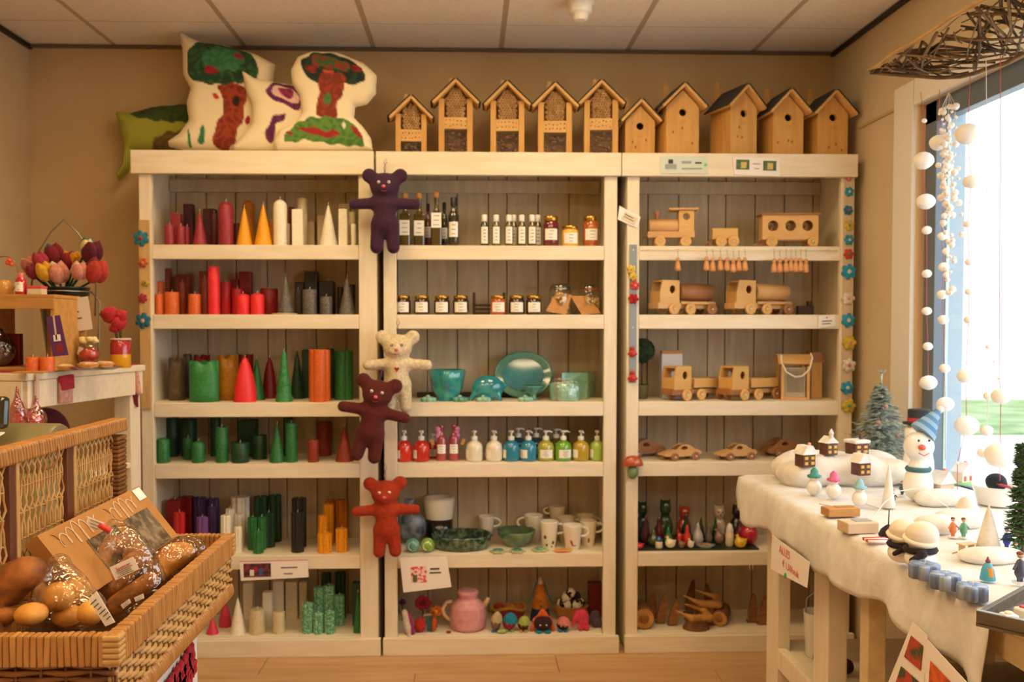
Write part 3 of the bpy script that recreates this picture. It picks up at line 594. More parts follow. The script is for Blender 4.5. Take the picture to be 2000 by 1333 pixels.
for u, n, a, b, rz, lab in ((789, 'red', 'd8321e', 'c4281a', -1.2, 'red soap pump bottle with white label'), (823, 'red', 'd8321e', 'c4281a', -1.3, 'red soap pump bottle with white label'), (926.5, 'milk', 'e8dfcc', 'e0d6c0', -1.5, 'milky white soap pump bottle'), (965, 'milk', 'e8dfcc', 'e0d6c0', -1.2, 'milky white soap pump bottle'),
        (998.5, 'blue', '1a86a8', '14789a', -1.5, 'blue soap pump bottle in front row'), (1032, 'blue', '1a86a8', '14789a', -1, 'blue soap pump bottle in front row'), (1066, 'olive', 'b5a83a', 'a0a03a', .0, 'olive yellow soap pump bottle beside the blue ones'), (1100, 'green', '6fa82e', '5f9a28', .2, 'bright green soap pump bottle between yellow ones'),
        (1134.5, 'mustard', 'c0a030', 'b09428', -1.3, 'mustard yellow soap pump bottle near right post'), (1166, 'lime', 'a8c85a', '9cbc50', -1.5, 'pale lime soap pump bottle at right post')):
    soap(u, liq(n, a, b), rz=rz, label=lab, wpx=33 if u < 1160 else 28)
soap(845, liq('red', 'd8321e', 'c4281a'), dy=.17, tv=848, wpx=26, label='red soap pump bottle half hidden in second row')
for u in (1012, 1047): soap(u, liq('deep_blue', '0f4a63', '0c3f55'), dy=.18, tv=836, wpx=33, label='deep blue soap pump bottle in back row')
soap(1086, liq('deep_olive', '6f6a24', '5f5c20'), dy=.18, tv=838, wpx=33, label='deep olive soap pump bottle in back row')
m_pinkliq = liq('pink', 'b04a50', 'a03f48'); m_bow = mat('magenta_ribbon', 'c85aa0', 'e8b0d0', sc=40, rough=.4)
for u, tv, lab in ((862.5, 831, 'slim pink bath oil bottle with magenta bow, left of pair'), (886.5, 830, 'slim pink bath oil bottle with magenta bow, right of pair')):
    p, h, w_ = pl(u, 3, .085, tv, 21); t = thing('bath_oil_bottle', lab, 'bottle', p, group='pink bath oil bottles'); r = w_/2
    MB().lathe([(r*.95, 0), (r, .004), (r, h*.58), (r*.8, h*.68), (r*.45, h*.76), (r*.42, h*.86), (r*.48, h*.87), (r*.48, h*.97), (r*.4, h)], 18).build('bottle', m_pinkliq, t); plabel(t, w_*.85, h*.26, h*.34, 0, r, 3)
    b = MB(); s_ = -1 if u < 870 else 1
    for k in range(4): b.ball((s_*(.012+.004*(k % 2)), -.006-.004*k, h*(.6+.1*k)), (.012, .006, .012), 8)
    b.build('bow', m_bow, t)
    MB().box((s_*.004, -r-.003, h*.6), (.014, .001, .028), M=TM(ry=.4*s_)).build('gift_tag', m_kraft, t)
# ---------------------------------------------------------------- fifth shelf: crockery
m_speck = mat('speckled_green_glaze', '12302c', '5f8060', sc=45, rough=.15, coat=1, lo=.42, hi=.68); m_olv = mat('olive_glaze', '2a5a4a', '6f8a5a', sc=14, rough=.15, coat=1); m_cer = mat('white_ceramic', 'efe6d2', rough=.2, coat=.6); m_cer2 = mat('cream_ceramic', 'dccdac', rough=.25, coat=.5)
p, h, w_ = pl(902, 4, .122, 1042, 120); r = w_/2
tag(MB().lathe([(r*.8, 0), (r*.9, .006), (r*1.0, h*.9), (r*.98, h), (r*.93, h*.95), (r*.84, h*.3), (r*.05, h*.22)], 44, sy=.8, star=lambda a: 1+.01*sin(11*a)).build('serving_dish', m_speck, None, p), 'wide dark green speckled oval serving dish', 'dish')
p, h, w_ = pl(1008, 4, .15, 1035, 78); r = w_/2
tag(MB().lathe([(r*.5, 0), (r*.55, .005), (r*.85, h*.55), (r, h*.95), (r*.97, h), (r*.8, h*.5), (r*.45, h*.2), (r*.03, h*.15)], 36).build('bowl', m_olv, None, p), 'olive green glazed bowl between serving dish and mugs', 'bowl')
def mug(u, dy, tv, wpx, lab, side=1, decal=None, m=None, z=None):
    p, h, w_ = pl(u, 4 if z is None else z, dy, tv+4, wpx); t = thing('mug', lab, 'mug', p, group='white mugs'); r = w_/2
    MB().lathe([(r*.66, 0), (r*.7, .003), (r*.98, h*.96), (r, h), (r*.93, h), (r*.64, .01), (r*.03, .008)], 24).build('cup', m or m_cer, t)
    pts = [(side*r*.9, 0, h*.9)] + [(side*(r*.97+h*.27*sin(a)), 0, h*(.71+.18*cos(a))) for a in [PI*i/8 for i in range(9)]] + [(side*r*.82, 0, h*.53)]
    MB().tube(pts, .0055, 7).build('handle', m or m_cer, t)
    if decal:
        b = MB(); rr = lambda zz: r*(.68+.3*zz/h)+.0006
        for (x, zz, a, c) in decal: b.add([(x+a*cos(q), -math.sqrt(max(1e-6, rr(zz+c*sin(q))**2-(x+a*cos(q))**2))-.0004, zz+c*sin(q)) for q in [2*PI*i/10 for i in range(10)]], [tuple(range(10))])
        struct(b.build('painted_motif', mat('motif_red', 'b03a2c') if 'bird' in lab or 'flower' in lab else mat('motif_brown', '6a4a28'), t), 'stuff')
    return t
mug(950, .285, 1004, 32, 'white mug with small red flower at back of crockery shelf', decal=[(0, .02, .006, .006)])
mug(1042, .24, 1002, 38, 'white mug at back, handle turned left', side=-1)
mug(1072, .1, 1014, 38, 'white mug with brown spots beside the olive bowl', decal=[(-.02, .055, .006, .009), (-.012, .02, .005, .006), (.016, .03, .005, .008), (.01, .012, .004, .004)])
mug(1118, .07, 1021, 40, 'front white mug with red painted bird', decal=[(-.008, .038, .005, .009), (-.004, .028, .004, .007), (.004, .024, .008, .003), (-.011, .046, .004, .003)])
mug(1148, .14, 1013, 36, 'white mug with a red painted flower at right', decal=[(.0, .03, .005, .012)])
mug(1105, .2, 1006, 36, 'plain white mug in the middle of mug cluster', m=m_cer2)
mug(1143, .24, 1002, 36, 'plain white mug at back right of cluster', m=m_cer2)
q, h_, _ = pl(1094, 4, .285, 1006, 36)
mug(1088, .285, 984, 36, 'white mug stacked highest, handle turned left', side=-1, z=SH[4]+.075, m=m_cer2)
mug(1086, .285, 1010, 36, 'white mug under the highest stacked mug', m=m_cer2)
p, h, w_ = pl(806, 4, .2, 972, 52); o = body('marbled_vase', [('e', (0, 0, h*.36), (w_*.5, .05, h*.36)), ('c', (-.005, 0, h*.6), (-.018, 0, h*.86), .028, .016), ('c', (-.02, 0, h*.85), (-.032, -.005, h*.96), .01, .007), ('c', (-.01, 0, h*.9), (.006, 0, h*.96), .01, .006)], mat('blue_grey_marble', '30363f', '8a94a0', sc=22, rough=.3, lo=.35, hi=.65), None, .02, .005, loc=p); tag(o, 'lumpy blue grey marbled ceramic jug behind the red bear arm', 'jug')
p, h, w_ = pl(858, 4, .262, 970, 62); t = thing('pot', 'white pot with dark chocolate brown base behind speckled dish', 'pot', p); r = min(w_/2, .062); sxx = w_/2/r
MB().lathe([(r*.85, h*.5), (r, h*.9), (r*.93, h), (r*.8, h*.97), (r*.7, h*.55)], 28, sx=sxx).build('rim', m_cer, t); MB().lathe([(r*.8, 0), (r*.84, .004), (r*.855, h*.5), (r*.5, h*.5)], 28, sx=sxx).build('base', mat('dark_glaze', '1e1612', rough=.2, coat=.6), t)
for u, c1, c2, lab in ((806, '4f9a8c', '7ab8a8', 'teal glass bauble beside the red bear'), (835, '7aa82c', '8fbe3c', 'lime green glass bauble with white swirl')):
    p, h, w_ = pl(u, 4, .04, 1049, 28); t = thing('bauble', lab, 'bauble', (p.x, p.y, p.z), group='glass baubles'); r = w_/2
    MB().ball((0, 0, r), r, 20).build('ball', mat('bauble_'+c1, c1, c2, sc=20, rough=.08, coat=1), t)
    MB().tube([(r*.55*cos(a), -r*math.sqrt(max(0, 1-.3-.02))*1.01, r+r*.55*sin(a)) for a in [i*.35 for i in range(14)]], .003, 5).build('swirl', m_cer if u > 820 else mat('silver_swirl', 'b8c8c4', rough=.2), t)
for u, lab in ((973, 'green flower shaped coaster'), (1010, 'green flower shaped coaster'), (1055, 'yellow green flower shaped coaster')):
    p, h, w_ = pl(u, 4, .03 if u < 1040 else .05, None, 36); t = thing('flower_coaster', lab + ' on front edge of crockery shelf', 'coaster', p, group='flower coasters'); b = MB(); flower(b, w_/2, 6, .009, amp=.35); b.build('petals', mat('coaster_cream', 'c8c48a', '9ab080', sc=60, rough=.3), t)
    b = MB(); flower(b, w_/3.2, 6, .005, M=TM(z=.008)); b.build('centre', m_sage if u < 1040 else m_mint, t)
p, h, w_ = pl(1099, 4, .025, None, 38); t = thing('glazed_dish', 'flat yellow and pink glazed dish at front of mugs', 'dish', p); MB().lathe([(w_*.4, 0), (w_*.5, .006), (w_*.42, .009), (w_*.05, .008)], 24, sy=.5).build('dish', mat('lemon_glaze', 'e8c83c', 'e0a040', sc=20, rough=.2), t)
MB().box((-.006, -.022, .006), (.05, .004, .005), bev=.001).build('pink_edge', mat('pink_glaze', 'e05a7a', rough=.3), t)
# ---------------------------------------------------------------- cards and signs
m_card = mat('white_card', 'f0e8e0', rough=.6)
def card(name, label, pts, Y, parts, th=.0015, m=None):
    """a flat card with its pixel corners (tl, tr, br, bl) on a plane Y; parts = [(u,v,w,h,mat)] printed patches"""
    P = [at(u, v, Y) for u, v in pts]; c = sum(P, Vector())/4
    t = thing(name, label, 'sign', c); Q = [q-c for q in P]; MB().quad(Q[3], Q[2], Q[1], Q[0], th).build('card', m or m_card, t)
    ang = math.atan2(Q[1].z-Q[0].z, Q[1].x-Q[0].x)
    g = {}
    for ip, (fu, fv, fw, fh, mm) in enumerate(parts):   # fractions of the card
        A = Q[0].lerp(Q[1], fu).lerp(Q[3].lerp(Q[2], fu), fv); W = (Q[1]-Q[0]).length*fw; H = (Q[3]-Q[0]).length*fh
        if 'photo' in mm.name:
            MB().box((0, 0, 0), (W, .0008, H), M=TM(A.x, A.y-.0024-.0003*ip, A.z, ry=-ang)).build('picture', mm, t); continue
        g.setdefault(mm.name, (MB(), mm))[0].box((0, 0, 0), (W, .0008, H), M=TM(A.x, A.y-.0024, A.z, ry=-ang))
    for k, (b, mm) in g.items(): struct(b.build('print', mm, t), 'stuff')
    return t
ph1 = mat('photo_candles', '2a2a30', '8a3a3c', sc=60, rough=.3); ph2 = mat('photo_pink', 'd84a5a', 'f0d0c8', sc=70, rough=.3, lo=.45, hi=.55); ph3 = mat('photo_green', '3c5a34', '5f7a4a', sc=50, rough=.3); ph4 = mat('photo_house_yellow', 'd8c070', 'c8a850', sc=50, rough=.3)
card('price_sign', 'pink edged white sign with candle photo under fifth candle shelf', [(468, 1096), (601, 1093), (603, 1128), (471, 1135)], YF-.028, [(.25, .5, .4, .68, ph1), (.17, .62, .06, .3, mat('photo_white', 'e0dcd8')), (.3, .6, .05, .35, mat('photo_blue', '3a5a9a')), (.23, .45, .05, .2, mat('photo_red', 'a82a34')), (.72, .42, .24, .05, m_ink), (.7, .75, .13, .05, m_ink), (.5, .03, 1, .035, mat('pink_edge', 'e0708a'))])
card('price_sign', 'tilted white sign with photo of red flowers under crockery shelf', [(781, 1090), (872, 1087), (882, 1147), (788, 1158)], YF-.028, [(.36, .52, .34, .46, ph2), (.27, .62, .1, .2, ph3), (.71, .38, .2, .05, m_ink), (.71, .5, .25, .04, m_ink)])
card('price_sign', 'pale mint sign with grey drawing on right bookcase fascia', [(1289, 306), (1382, 306), (1383, 339), (1290, 339)], YF-.024, [(.22, .3, .1, .25, m_ink), (.22, .6, .24, .3, mat('grey_print', '9aa39a')), (.55, .35, .2, .16, mat('grey_print', '9aa39a')), (.8, .38, .14, .1, m_ink), (.66, .72, .42, .1, mat('grey_print', '9aa39a')), (.95, .5, .06, .16, mat('green_pin', '7ad07a'))], m=mat('mint_card', 'cfd9cc', rough=.35))
card('price_sign', 'white sign with two birdhouse photos on right bookcase fascia', [(1431, 307), (1523, 309), (1523, 345), (1434, 341)], YF-.024, [(.2, .42, .28, .56, ph3), (.78, .44, .28, .56, ph3), (.22, .45, .12, .36, ph4), (.79, .47, .12, .36, ph4), (.5, .36, .16, .05, mat('grey_print', '9aa39a')), (.5, .62, .1, .05, mat('grey_print', '9aa39a'))])
card('price_tag', 'small tilted white label card pinned to right bookcase post', [(1210, 402), (1251, 424), (1245, 446), (1206, 429)], YF-.004, [(.55, .55, .6, .6, mat('label_pale', 'e0ccb0')), (.5, .4, .4, .06, m_ink), (.5, .6, .45, .05, m_ink)])
card('price_tag', 'small white price card on second shelf of toy bookcase', [(1598, 617), (1631, 615), (1632, 637), (1598, 641)], YF-.004, [(.5, .2, .1, .12, mat('pin_red', 'b06a6a')), (.5, .5, .6, .07, m_ink), (.45, .72, .5, .06, m_ink)])
# ---------------------------------------------------------------- bottom shelf of the middle bookcase: felt animals and knitted teapot
FELT = {}
def felt(c): return mat('felt_'+c, c, tuple(max(0, int(c[i:i+2], 16)/255*.85) for i in (0, 2, 4)), sc=80, rough=.95, bump=.4, sheen=.06)
p, h, w_ = pl(914, 5, .1, 1153, 72); t = thing('teapot', 'teapot in a pink knitted cosy on bottom shelf', 'teapot', p); r = w_/2
m_knit = mat('pink_knit', 'd88fa0', 'e0a8a0', sc=30, rough=.95, lo=.35, hi=.65, bump=.5, bsc=160)
pr = []
for i in range(40):
    z = i/39; R0 = np.interp(z, [0, .06, .35, .6, .74, .8, .86, .95, 1], [.8, .95, 1.0, .93, .66, .5, .54, .6, .5]); pr.append((r*(R0+.012*cos(i*PI)), h*z))
b = MB().lathe(pr+[(r*.1, h*.97)], 40, star=lambda a: 1+.015*cos(20*a)); b.build('knitted_cosy', m_knit, t)
MB().tube([(-r*.85, 0, h*.7), (-r*1.15, 0, h*.68), (-r*1.38, 0, h*.52), (-r*1.3, 0, h*.35), (-r*1.0, 0, h*.22), (-r*.85, 0, h*.2)], .009, 8).build('handle', mat('biscuit_ceramic', 'dcb888', rough=.25, coat=.5), t)
MB().tube([(r*.8, 0, h*.55), (r*1.05, 0, h*.72), (r*1.1, 0, h*.8)], [.016, .011, .009], 8).build('spout', mat('biscuit_ceramic', 'dcb888'), t)
def felt_head(u, tv, wpx, c1, c2, hat, feet, lab, dy=.05, hood=False):
    p, h, w_ = pl(u, 5, dy, tv, wpx); t = thing('felt_creature', lab, 'felt toy', p, group='felt egg creatures'); r = w_/2; hb = h*.8
    MB().ball((0, 0, hb*.52), (r*.9, r*.8, hb*.48), 16).build('body', felt(c1), t)
    if hood:
        body('hood', [('c', (-r*.95, -.004, .006), (-r*.65, 0, hb*.6), .009, .012), ('c', (-r*.65, 0, hb*.6), (0, 0, hb*1.08), .012, .014), ('c', (0, 0, hb*1.08), (r*.65, 0, hb*.6), .014, .012), ('c', (r*.65, 0, hb*.6), (r*.95, -.004, .006), .012, .009)], felt(c2), t, .012, .0035)
    else:
        MB().lathe([(r*.98, hb*.62), (r*.95, hb*.75), (r*.7, hb*.98), (r*.3, hb*1.12), (r*.05, hb*1.15)], 18, M=TM(rx=.12, ry=.1)).build('hat', felt(c2), t)
    for s in (-1, 1):
        e = MB().ball((s*r*.28, -r*.76, hb*.5), .0045, 8).build('eye', m_cer, t); MB().ball((s*r*.28, -r*.76-.004, hb*.5), .0022, 6).build('pupil', m_black, e)
        MB().ball((s*r*.4, -r*.5, .005), (r*.34, r*.45, .005), 10).build('foot', felt(feet), t)
felt_head(968, 1190, 23, '8a6a5a', 'c8b48a', None, '1f7fa0', 'cream and brown felt creature with olive hat beside teapot')
felt_head(994.5, 1193, 30, 'b8283c', '1f86a8', None, '9ab85a', 'red felt creature with blue beret on bottom shelf', dy=.06)
felt_head(1022, 1200, 25, '4a141c', 'a8b850', None, 'c8a04a', 'dark maroon felt creature with lime green cap')
felt_head(1060, 1193, 44, '38141a', 'd8622a', None, '1f86a8', 'dark felt creature in an orange hood', hood=True)
felt_head(1099, 1202, 28, '3c141c', 'e0807a', None, '1f7fa0', 'dark felt creature with salmon pink cap')
p, h, w_ = pl(957, 5, .022, None, 16); tag(body('felt_piece', [('e', (0, 0, .008), (.02, .012, .008)), ('e', (.012, 0, .01), (.01, .01, .009))], felt('a8b86a'), None, .01, .003, loc=(p.x+.05, p.y, p.z)), 'small lime green felt piece lying before red felt creature', 'felt toy')
for u, tv, wpx, c, lab in ((1135, 1190, 36, 'd83a5c', 'pink felt elephant at right end of bottom shelf'), (1163, 1192, 24, '5a4a5c', 'grey purple felt elephant behind the pink one')):
    p, h, w_ = pl(u, 5, .06 if u < 1150 else .1, tv, wpx); r = w_/2; t = thing('felt_elephant', lab, 'felt toy', p, group='felt elephants')
    body('body', [('e', (r*.1, 0, h*.62), (r*.75, r*.55, h*.36)), ('c', (r*.55, -.01, h*.4), (r*.6, -.012, .012), .011, .012), ('c', (-r*.1, -.012, h*.4), (-r*.12, -.014, .012), .011, .012), ('c', (r*.5, .014, h*.4), (r*.5, .014, .012), .01, .011), ('e', (-r*.45, -.004, h*.66), (r*.42, r*.4, h*.26)), ('c', (-r*.75, -.008, h*.55), (-r*1.0, -.012, h*.2), .009, .005)], felt(c), t, .012, .0035)
    for s in (-1, 1): MB().ball((-r*.3, s*r*.42-.004, h*.62), (r*.28, .004, h*.2), 10).build('ear', felt(c), t)
    MB().ball((-r*.72, -r*.3, h*.7), .0035, 8).build('eye', m_cer, t)
p, h, w_ = pl(1055, 5, .2, 1128, 40); t = thing('felt_gnome', 'orange and blue felt gnome cone figure with white tip', 'felt toy', p); r = w_/2
MB().lathe([(r, 0), (r*1.0, .004), (r*.85, h*.3), (r*.8, h*.34)], 20).build('skirt', felt('1c2c50'), t); MB().lathe([(r*.85, h*.3), (r*.72, h*.5), (r*.45, h*.78), (r*.3, h*.85)], 20).build('coat', felt('c8741c'), t)
MB().lathe([(r*.3, h*.84), (r*.26, h*.9), (r*.12, h*.98), (r*.02, h)], 14).build('cap', felt('d8c8b0'), t)
for k in range(3): MB().ball((0, -r*(.82-.13*k), h*(.38+.1*k)), .004, 8).build('button', m_black, t)
for s in (-1, 1): MB().tube([(s*r*.4, 0, h*.88), (s*r*.75, 0, h*.6), (s*r*1.2, -.005, h*.4)], .003, 5).build('cord', felt('2a8a94'), t)
p, h, w_ = pl(1115, 5, .2, 1134, 74); t = thing('ball_basket', 'round tan basket holding black and white felt balls', 'basket', p); r = w_/2*.94; hb = .07
pr = []
for i in range(13): pr.append((r*(.75+.25*i/12)+.003*(i % 2), hb*i/12))
MB().lathe(pr+[(r*.93, hb), (r*.7, .01), (r*.03, .008)], 28, sy=.62).build('bowl', mat('tan_weave', 'b5763c', 'a0652f', sc=60, rough=.8), t)
rn = random.Random(3); m_blk = felt('1c1714'); m_wht = felt('d8ccb4'); fb = mat('black_white_felt', '17120f', 'dccfb8', sc=22, rough=.95, lo=.49, hi=.51)
for i in range(16):
    a = i*2.4; rr = r*.66*math.sqrt((i+.5)/11) if i < 11 else r*.3
    tag(MB().ball((0, 0, 0), .023, 14).build('felt_ball', fb, None, (p.x+rr*cos(a), p.y+rr*.55*sin(a), p.z+hb+(.004 if i < 11 else .036 if i < 15 else .06)+.003*(i % 3))), 'black and white patterned felt ball heaped in tan basket', 'felt ball', 'felt balls in the tan basket')
p, h, w_ = pl(993, 5, .22, 1156, 74); t = thing('fruit_basket', 'felt fruit in a low red and yellow felt basket behind creatures', 'basket', p); r = w_/2*.9
MB().lathe([(r*.8, 0), (r*.85, .004), (r*1.02, .05), (r*.98, .052), (r*.78, .008), (r*.05, .006)], 28, sy=.6, star=lambda a: 1+.04*sin(6*a)).build('bowl', felt('8c1f1c'), t)
MB().tube([(r*cos(a), r*.6*sin(a), .055+.008*sin(3*a)) for a in [2*PI*i/30 for i in range(30)]], .008, 6, closed=True).build('rim', felt('b8861c'), t)
for k, (x, y, c) in enumerate(((-.045, 0, '9c2c1c'), (.0, .01, 'b5661c'), (.045, -.005, 'a8561a'), (.01, -.02, 'b8781c'))):
    tag(MB().ball((0, 0, 0), (.027, .022, .024), 12).build('felt_fruit', felt(c), None, (p.x+x, p.y+y, p.z+.05)), ('dark red', 'orange', 'brown orange', 'golden')[k]+' felt fruit lying in the felt basket', 'felt fruit', 'felt fruit in the basket')
p, h, w_ = pl(1164, 5, .25, 1138, 30); tag(MB().box((0, 0, h/2), (w_, .05, h), bev=.003).build('gift_box', mat('dark_red_card', '7a1c10', '661509', sc=10, rough=.4), None, p), 'tall dark red box at back right of bottom shelf', 'box')
# left corner felt flowers
p, h, w_ = pl(796, 5, .03, 1188, 25); t = thing('felt_bird', 'white and magenta felt bird hanging over bottom shelf edge', 'felt toy', p)
body('body', [('c', (-.012, -.01, h*.86), (.002, -.015, h*.3), .013, .016), ('c', (.002, -.015, h*.3), (.014, -.03, -.03), .012, .007)], felt('dccabc'), t, .01, .004); body('wing', [('c', (.004, -.006, h*.75), (.022, -.012, h*.12), .011, .013)], felt('a82a70'), t, .01, .004)
def felt_bloom(u, tv, wpx, dy, c, lab, z=None, n=7):
    p, h, w_ = pl(u, 5, dy, tv, wpx); t = thing('felt_flower', lab, 'felt flower', p, group='felt flowers on bottom shelf'); r = w_/2
    MB().tube([(0, .01, 0), (0, .005, h*.4), (0, 0, h*.75)], .003, 5).build('stem', felt('1f4a2c'), t)
    b = MB()
    for k in range(n): a = 2*PI*k/n; b.ball((r*.55*cos(a), -.004*(k % 2), h*.78+r*.5*sin(a)), (r*.42, .012, r*.4), 10, lump=.15, seed=k)
    b.build('petals', felt(c), t); MB().ball((0, -.012, h*.78), (r*.3, .01, r*.3), 10).build('centre', felt('7a1020' if c != 'c8661c' else 'd8a020'), t)
felt_bloom(826, 1167, 34, .18, 'b8243c', 'dark red felt flower at back left of bottom shelf')
felt_bloom(786, 1166, 14, .2, '5a2a5c', 'purple felt flower in left corner of bottom shelf')
felt_bloom(852, 1184, 26, .1, 'c8661c', 'orange felt flower beside the teapot handle')
p, h, w_ = pl(820, 5, .05, 1208, 22); o = body('felt_cushion', [('e', (0, 0, h*.5), (w_*.5, .025, h*.5)), ('e', (.004, -.004, h*.6), (w_*.45, .02, h*.45))], felt('c42a24'), None, .01, .004, loc=p); tag(o, 'round red felt cushion beside white magenta bird', 'felt toy')
p, h, w_ = pl(843, 5, .05, 1203, 26); t = thing('felt_butterfly', 'teal and orange felt butterfly before the teapot', 'felt toy', p)
for s, c in ((-1, '3a6a6c'), (1, 'd85a24')):
    body('wing', [('e', (s*.012, 0, h*.62), (.013, .005, h*.3)), ('e', (s*.01, 0, h*.25), (.01, .005, h*.22))], felt(c), t, .008, .003)
body('body', [('c', (0, -.004, .005), (0, -.004, h*.95), .004, .005)], felt('6a4a3c'), t, .004, .002)
p, h, w_ = pl(848, 5, .04, None, 45); tag(MB().tube([(-w_/2, 0, 0), (w_/2, .02, .012)], .0045, 6).build('wooden_stick', mat('pale_stick', 'd8b88c', rough=.6), None, (p.x, p.y+.05, p.z+.06)), 'pale wooden stick lying on the felt toys left of teapot', 'stick')
p, h, w_ = pl(877, 5, .03, None, 12); tag(body('felt_ladybird', [('e', (0, 0, .006), (.01, .008, .006)), ('e', (-.008, 0, .006), (.005, .005, .005))], felt('8a2420'), None, .004, .002, loc=p), 'tiny dark red felt ladybird in front of teapot', 'felt toy')
# ---------------------------------------------------------------- on top of the bookcases: painted cushions
m_cush = vcol('painted_canvas', rough=.9, bump=.2, sc=140)
def cushion(u0, v0, outline, th, rad, Y, base, paint, label, rough_h=.006, tilt=0, zoff=0):
    """outline in photo pixels on plane Y; paint: list of (polygon px, colour, colour2)"""
    o0 = at(u0, v0, Y); sc = Y/F
    P = [((u-u0)*sc, (v0-v)*sc) for u, v in outline]
    vs, fs = puff(P, th, rad, rough_h); me = npmesh('cushion', vs, fs)
    col = np.tile(np.array(lin(base))[None], (len(vs), 1)); X, Z = vs[:, 0], vs[:, 2]
    nz = np.sin(X*70+np.sin(Z*55)*3)*np.sin(Z*80+2.5*np.sin(X*60)); wob = .004*np.sin(X*90+Z*40)
    for poly, c1, c2 in paint:
        pp = [((u-u0)*sc, (v0-v)*sc) for u, v in poly]; d = poly_sd(X+wob, Z-wob, smoothpoly(pp, 2)); k = np.clip(.5-d/.003, 0, 1)*(vs[:, 1] < .001)
        cc = np.where((nz > .15)[:, None], np.array(lin(c2)), np.array(lin(c1))); col = col*(1-k[:, None])+cc*k[:, None]
    ca = me.color_attributes.new('Col', 'FLOAT_COLOR', 'POINT'); ca.data.foreach_set('color', col.astype(np.float32).ravel())
    o = link('cushion', me, m_cush, None, (o0.x, Y, o0.z+zoff), rot=(tilt, 0, 0)); return tag(o, label, 'cushion', 'painted cushions on the bookcase')
def disc(cx, cy, rx, ry, n=14, rot=0): return [(cx+rx*cos(a)*cos(rot)-ry*sin(a)*sin(rot), cy+rx*cos(a)*sin(rot)+ry*sin(a)*cos(rot)) for a in [2*PI*i/n for i in range(n)]]
CR = 'ecdcb8'
cushion(255, 299, [(229, 222), (258, 224), (300, 212), (380, 205), (410, 215), (420, 285), (400, 297), (262, 297), (252, 330), (232, 352), (228, 340), (240, 320), (243, 285), (236, 250)], .055, .07, YF+.27, '9a9a34',
        [([(258, 222), (275, 210), (330, 205), (385, 200), (385, 245), (330, 245), (285, 238), (262, 232)], '34491c', '26381a'), ([(266, 216), (280, 211), (288, 214), (270, 226)], '8a2a1c', '8a2a1c'), ([(300, 285), (330, 260), (400, 262), (400, 300), (300, 297)], '6a5a24', '5a4a1c')], 'olive green cushion lying behind the tree cushions', .007)
cushion(420, 297, [(357, 70), (372, 80), (398, 90), (440, 95), (500, 112), (535, 130), (528, 180), (505, 220), (500, 260), (502, 294), (440, 297), (380, 297), (334, 287), (332, 278), (355, 262), (372, 238), (368, 205), (376, 178), (362, 150), (362, 110)], .055, .06, YF+.155, CR,
        [([(376, 125), (384, 96), (410, 89), (450, 98), (490, 108), (510, 135), (512, 160), (478, 172), (432, 176), (388, 170), (372, 152)], '1f3f2a', '2f5a2f'), ([(402, 120), (430, 100), (470, 108), (488, 130), (470, 150), (420, 150), (408, 140)], '2f6a44', '3f7a4c'),
         ([(408, 140), (428, 142), (436, 150), (424, 158), (408, 152)], '9a1c20', '8a1418'), ([(462, 118), (476, 116), (482, 126), (470, 128)], '9a1c20', '8a1418'),
         ([(428, 174), (482, 172), (488, 195), (480, 240), (470, 262), (458, 296), (422, 296), (424, 258), (440, 236), (446, 200)], '9a3c20', '7c2c18'), (disc(467, 205, 9, 9), '2a1a14', '2a1a14'), ([(420, 190), (430, 190), (436, 200), (426, 202)], 'c03a24', 'c03a24'),
         ([(376, 252), (382, 270), (380, 292), (372, 290)], '2f7a4c', '2f7a4c'), ([(398, 252), (412, 254), (404, 286), (394, 288)], '2f7a4c', '2f7a4c'), ([(482, 240), (494, 232), (494, 248), (484, 250)], '9a1c20', '9a1c20')], 'tall canvas cushion painted with a green crowned tree')
cushion(560, 297, [(477, 144), (500, 158), (545, 166), (585, 172), (600, 190), (602, 220), (600, 250), (610, 294), (540, 297), (462, 296), (458, 288), (478, 264), (494, 245), (496, 210), (484, 180)], .035, .06, YF+.075, CR,
        [([(522, 180), (536, 165), (570, 170), (594, 184), (598, 208), (586, 224), (560, 210), (530, 198)], '5a1a4a', '6a2458'), ([(532, 182), (545, 172), (570, 178), (590, 194), (590, 210), (572, 206), (538, 192)], 'd8b0a8', 'e0c0b0'), ([(548, 176), (572, 178), (582, 192), (566, 200), (552, 190)], '8a2a4c', '7a2044'),
         ([(528, 245), (545, 228), (566, 226), (556, 240), (540, 252), (538, 290), (522, 275)], '5a1a4a', '6a2458')], 'small canvas cushion painted with a purple shape between tree cushions')
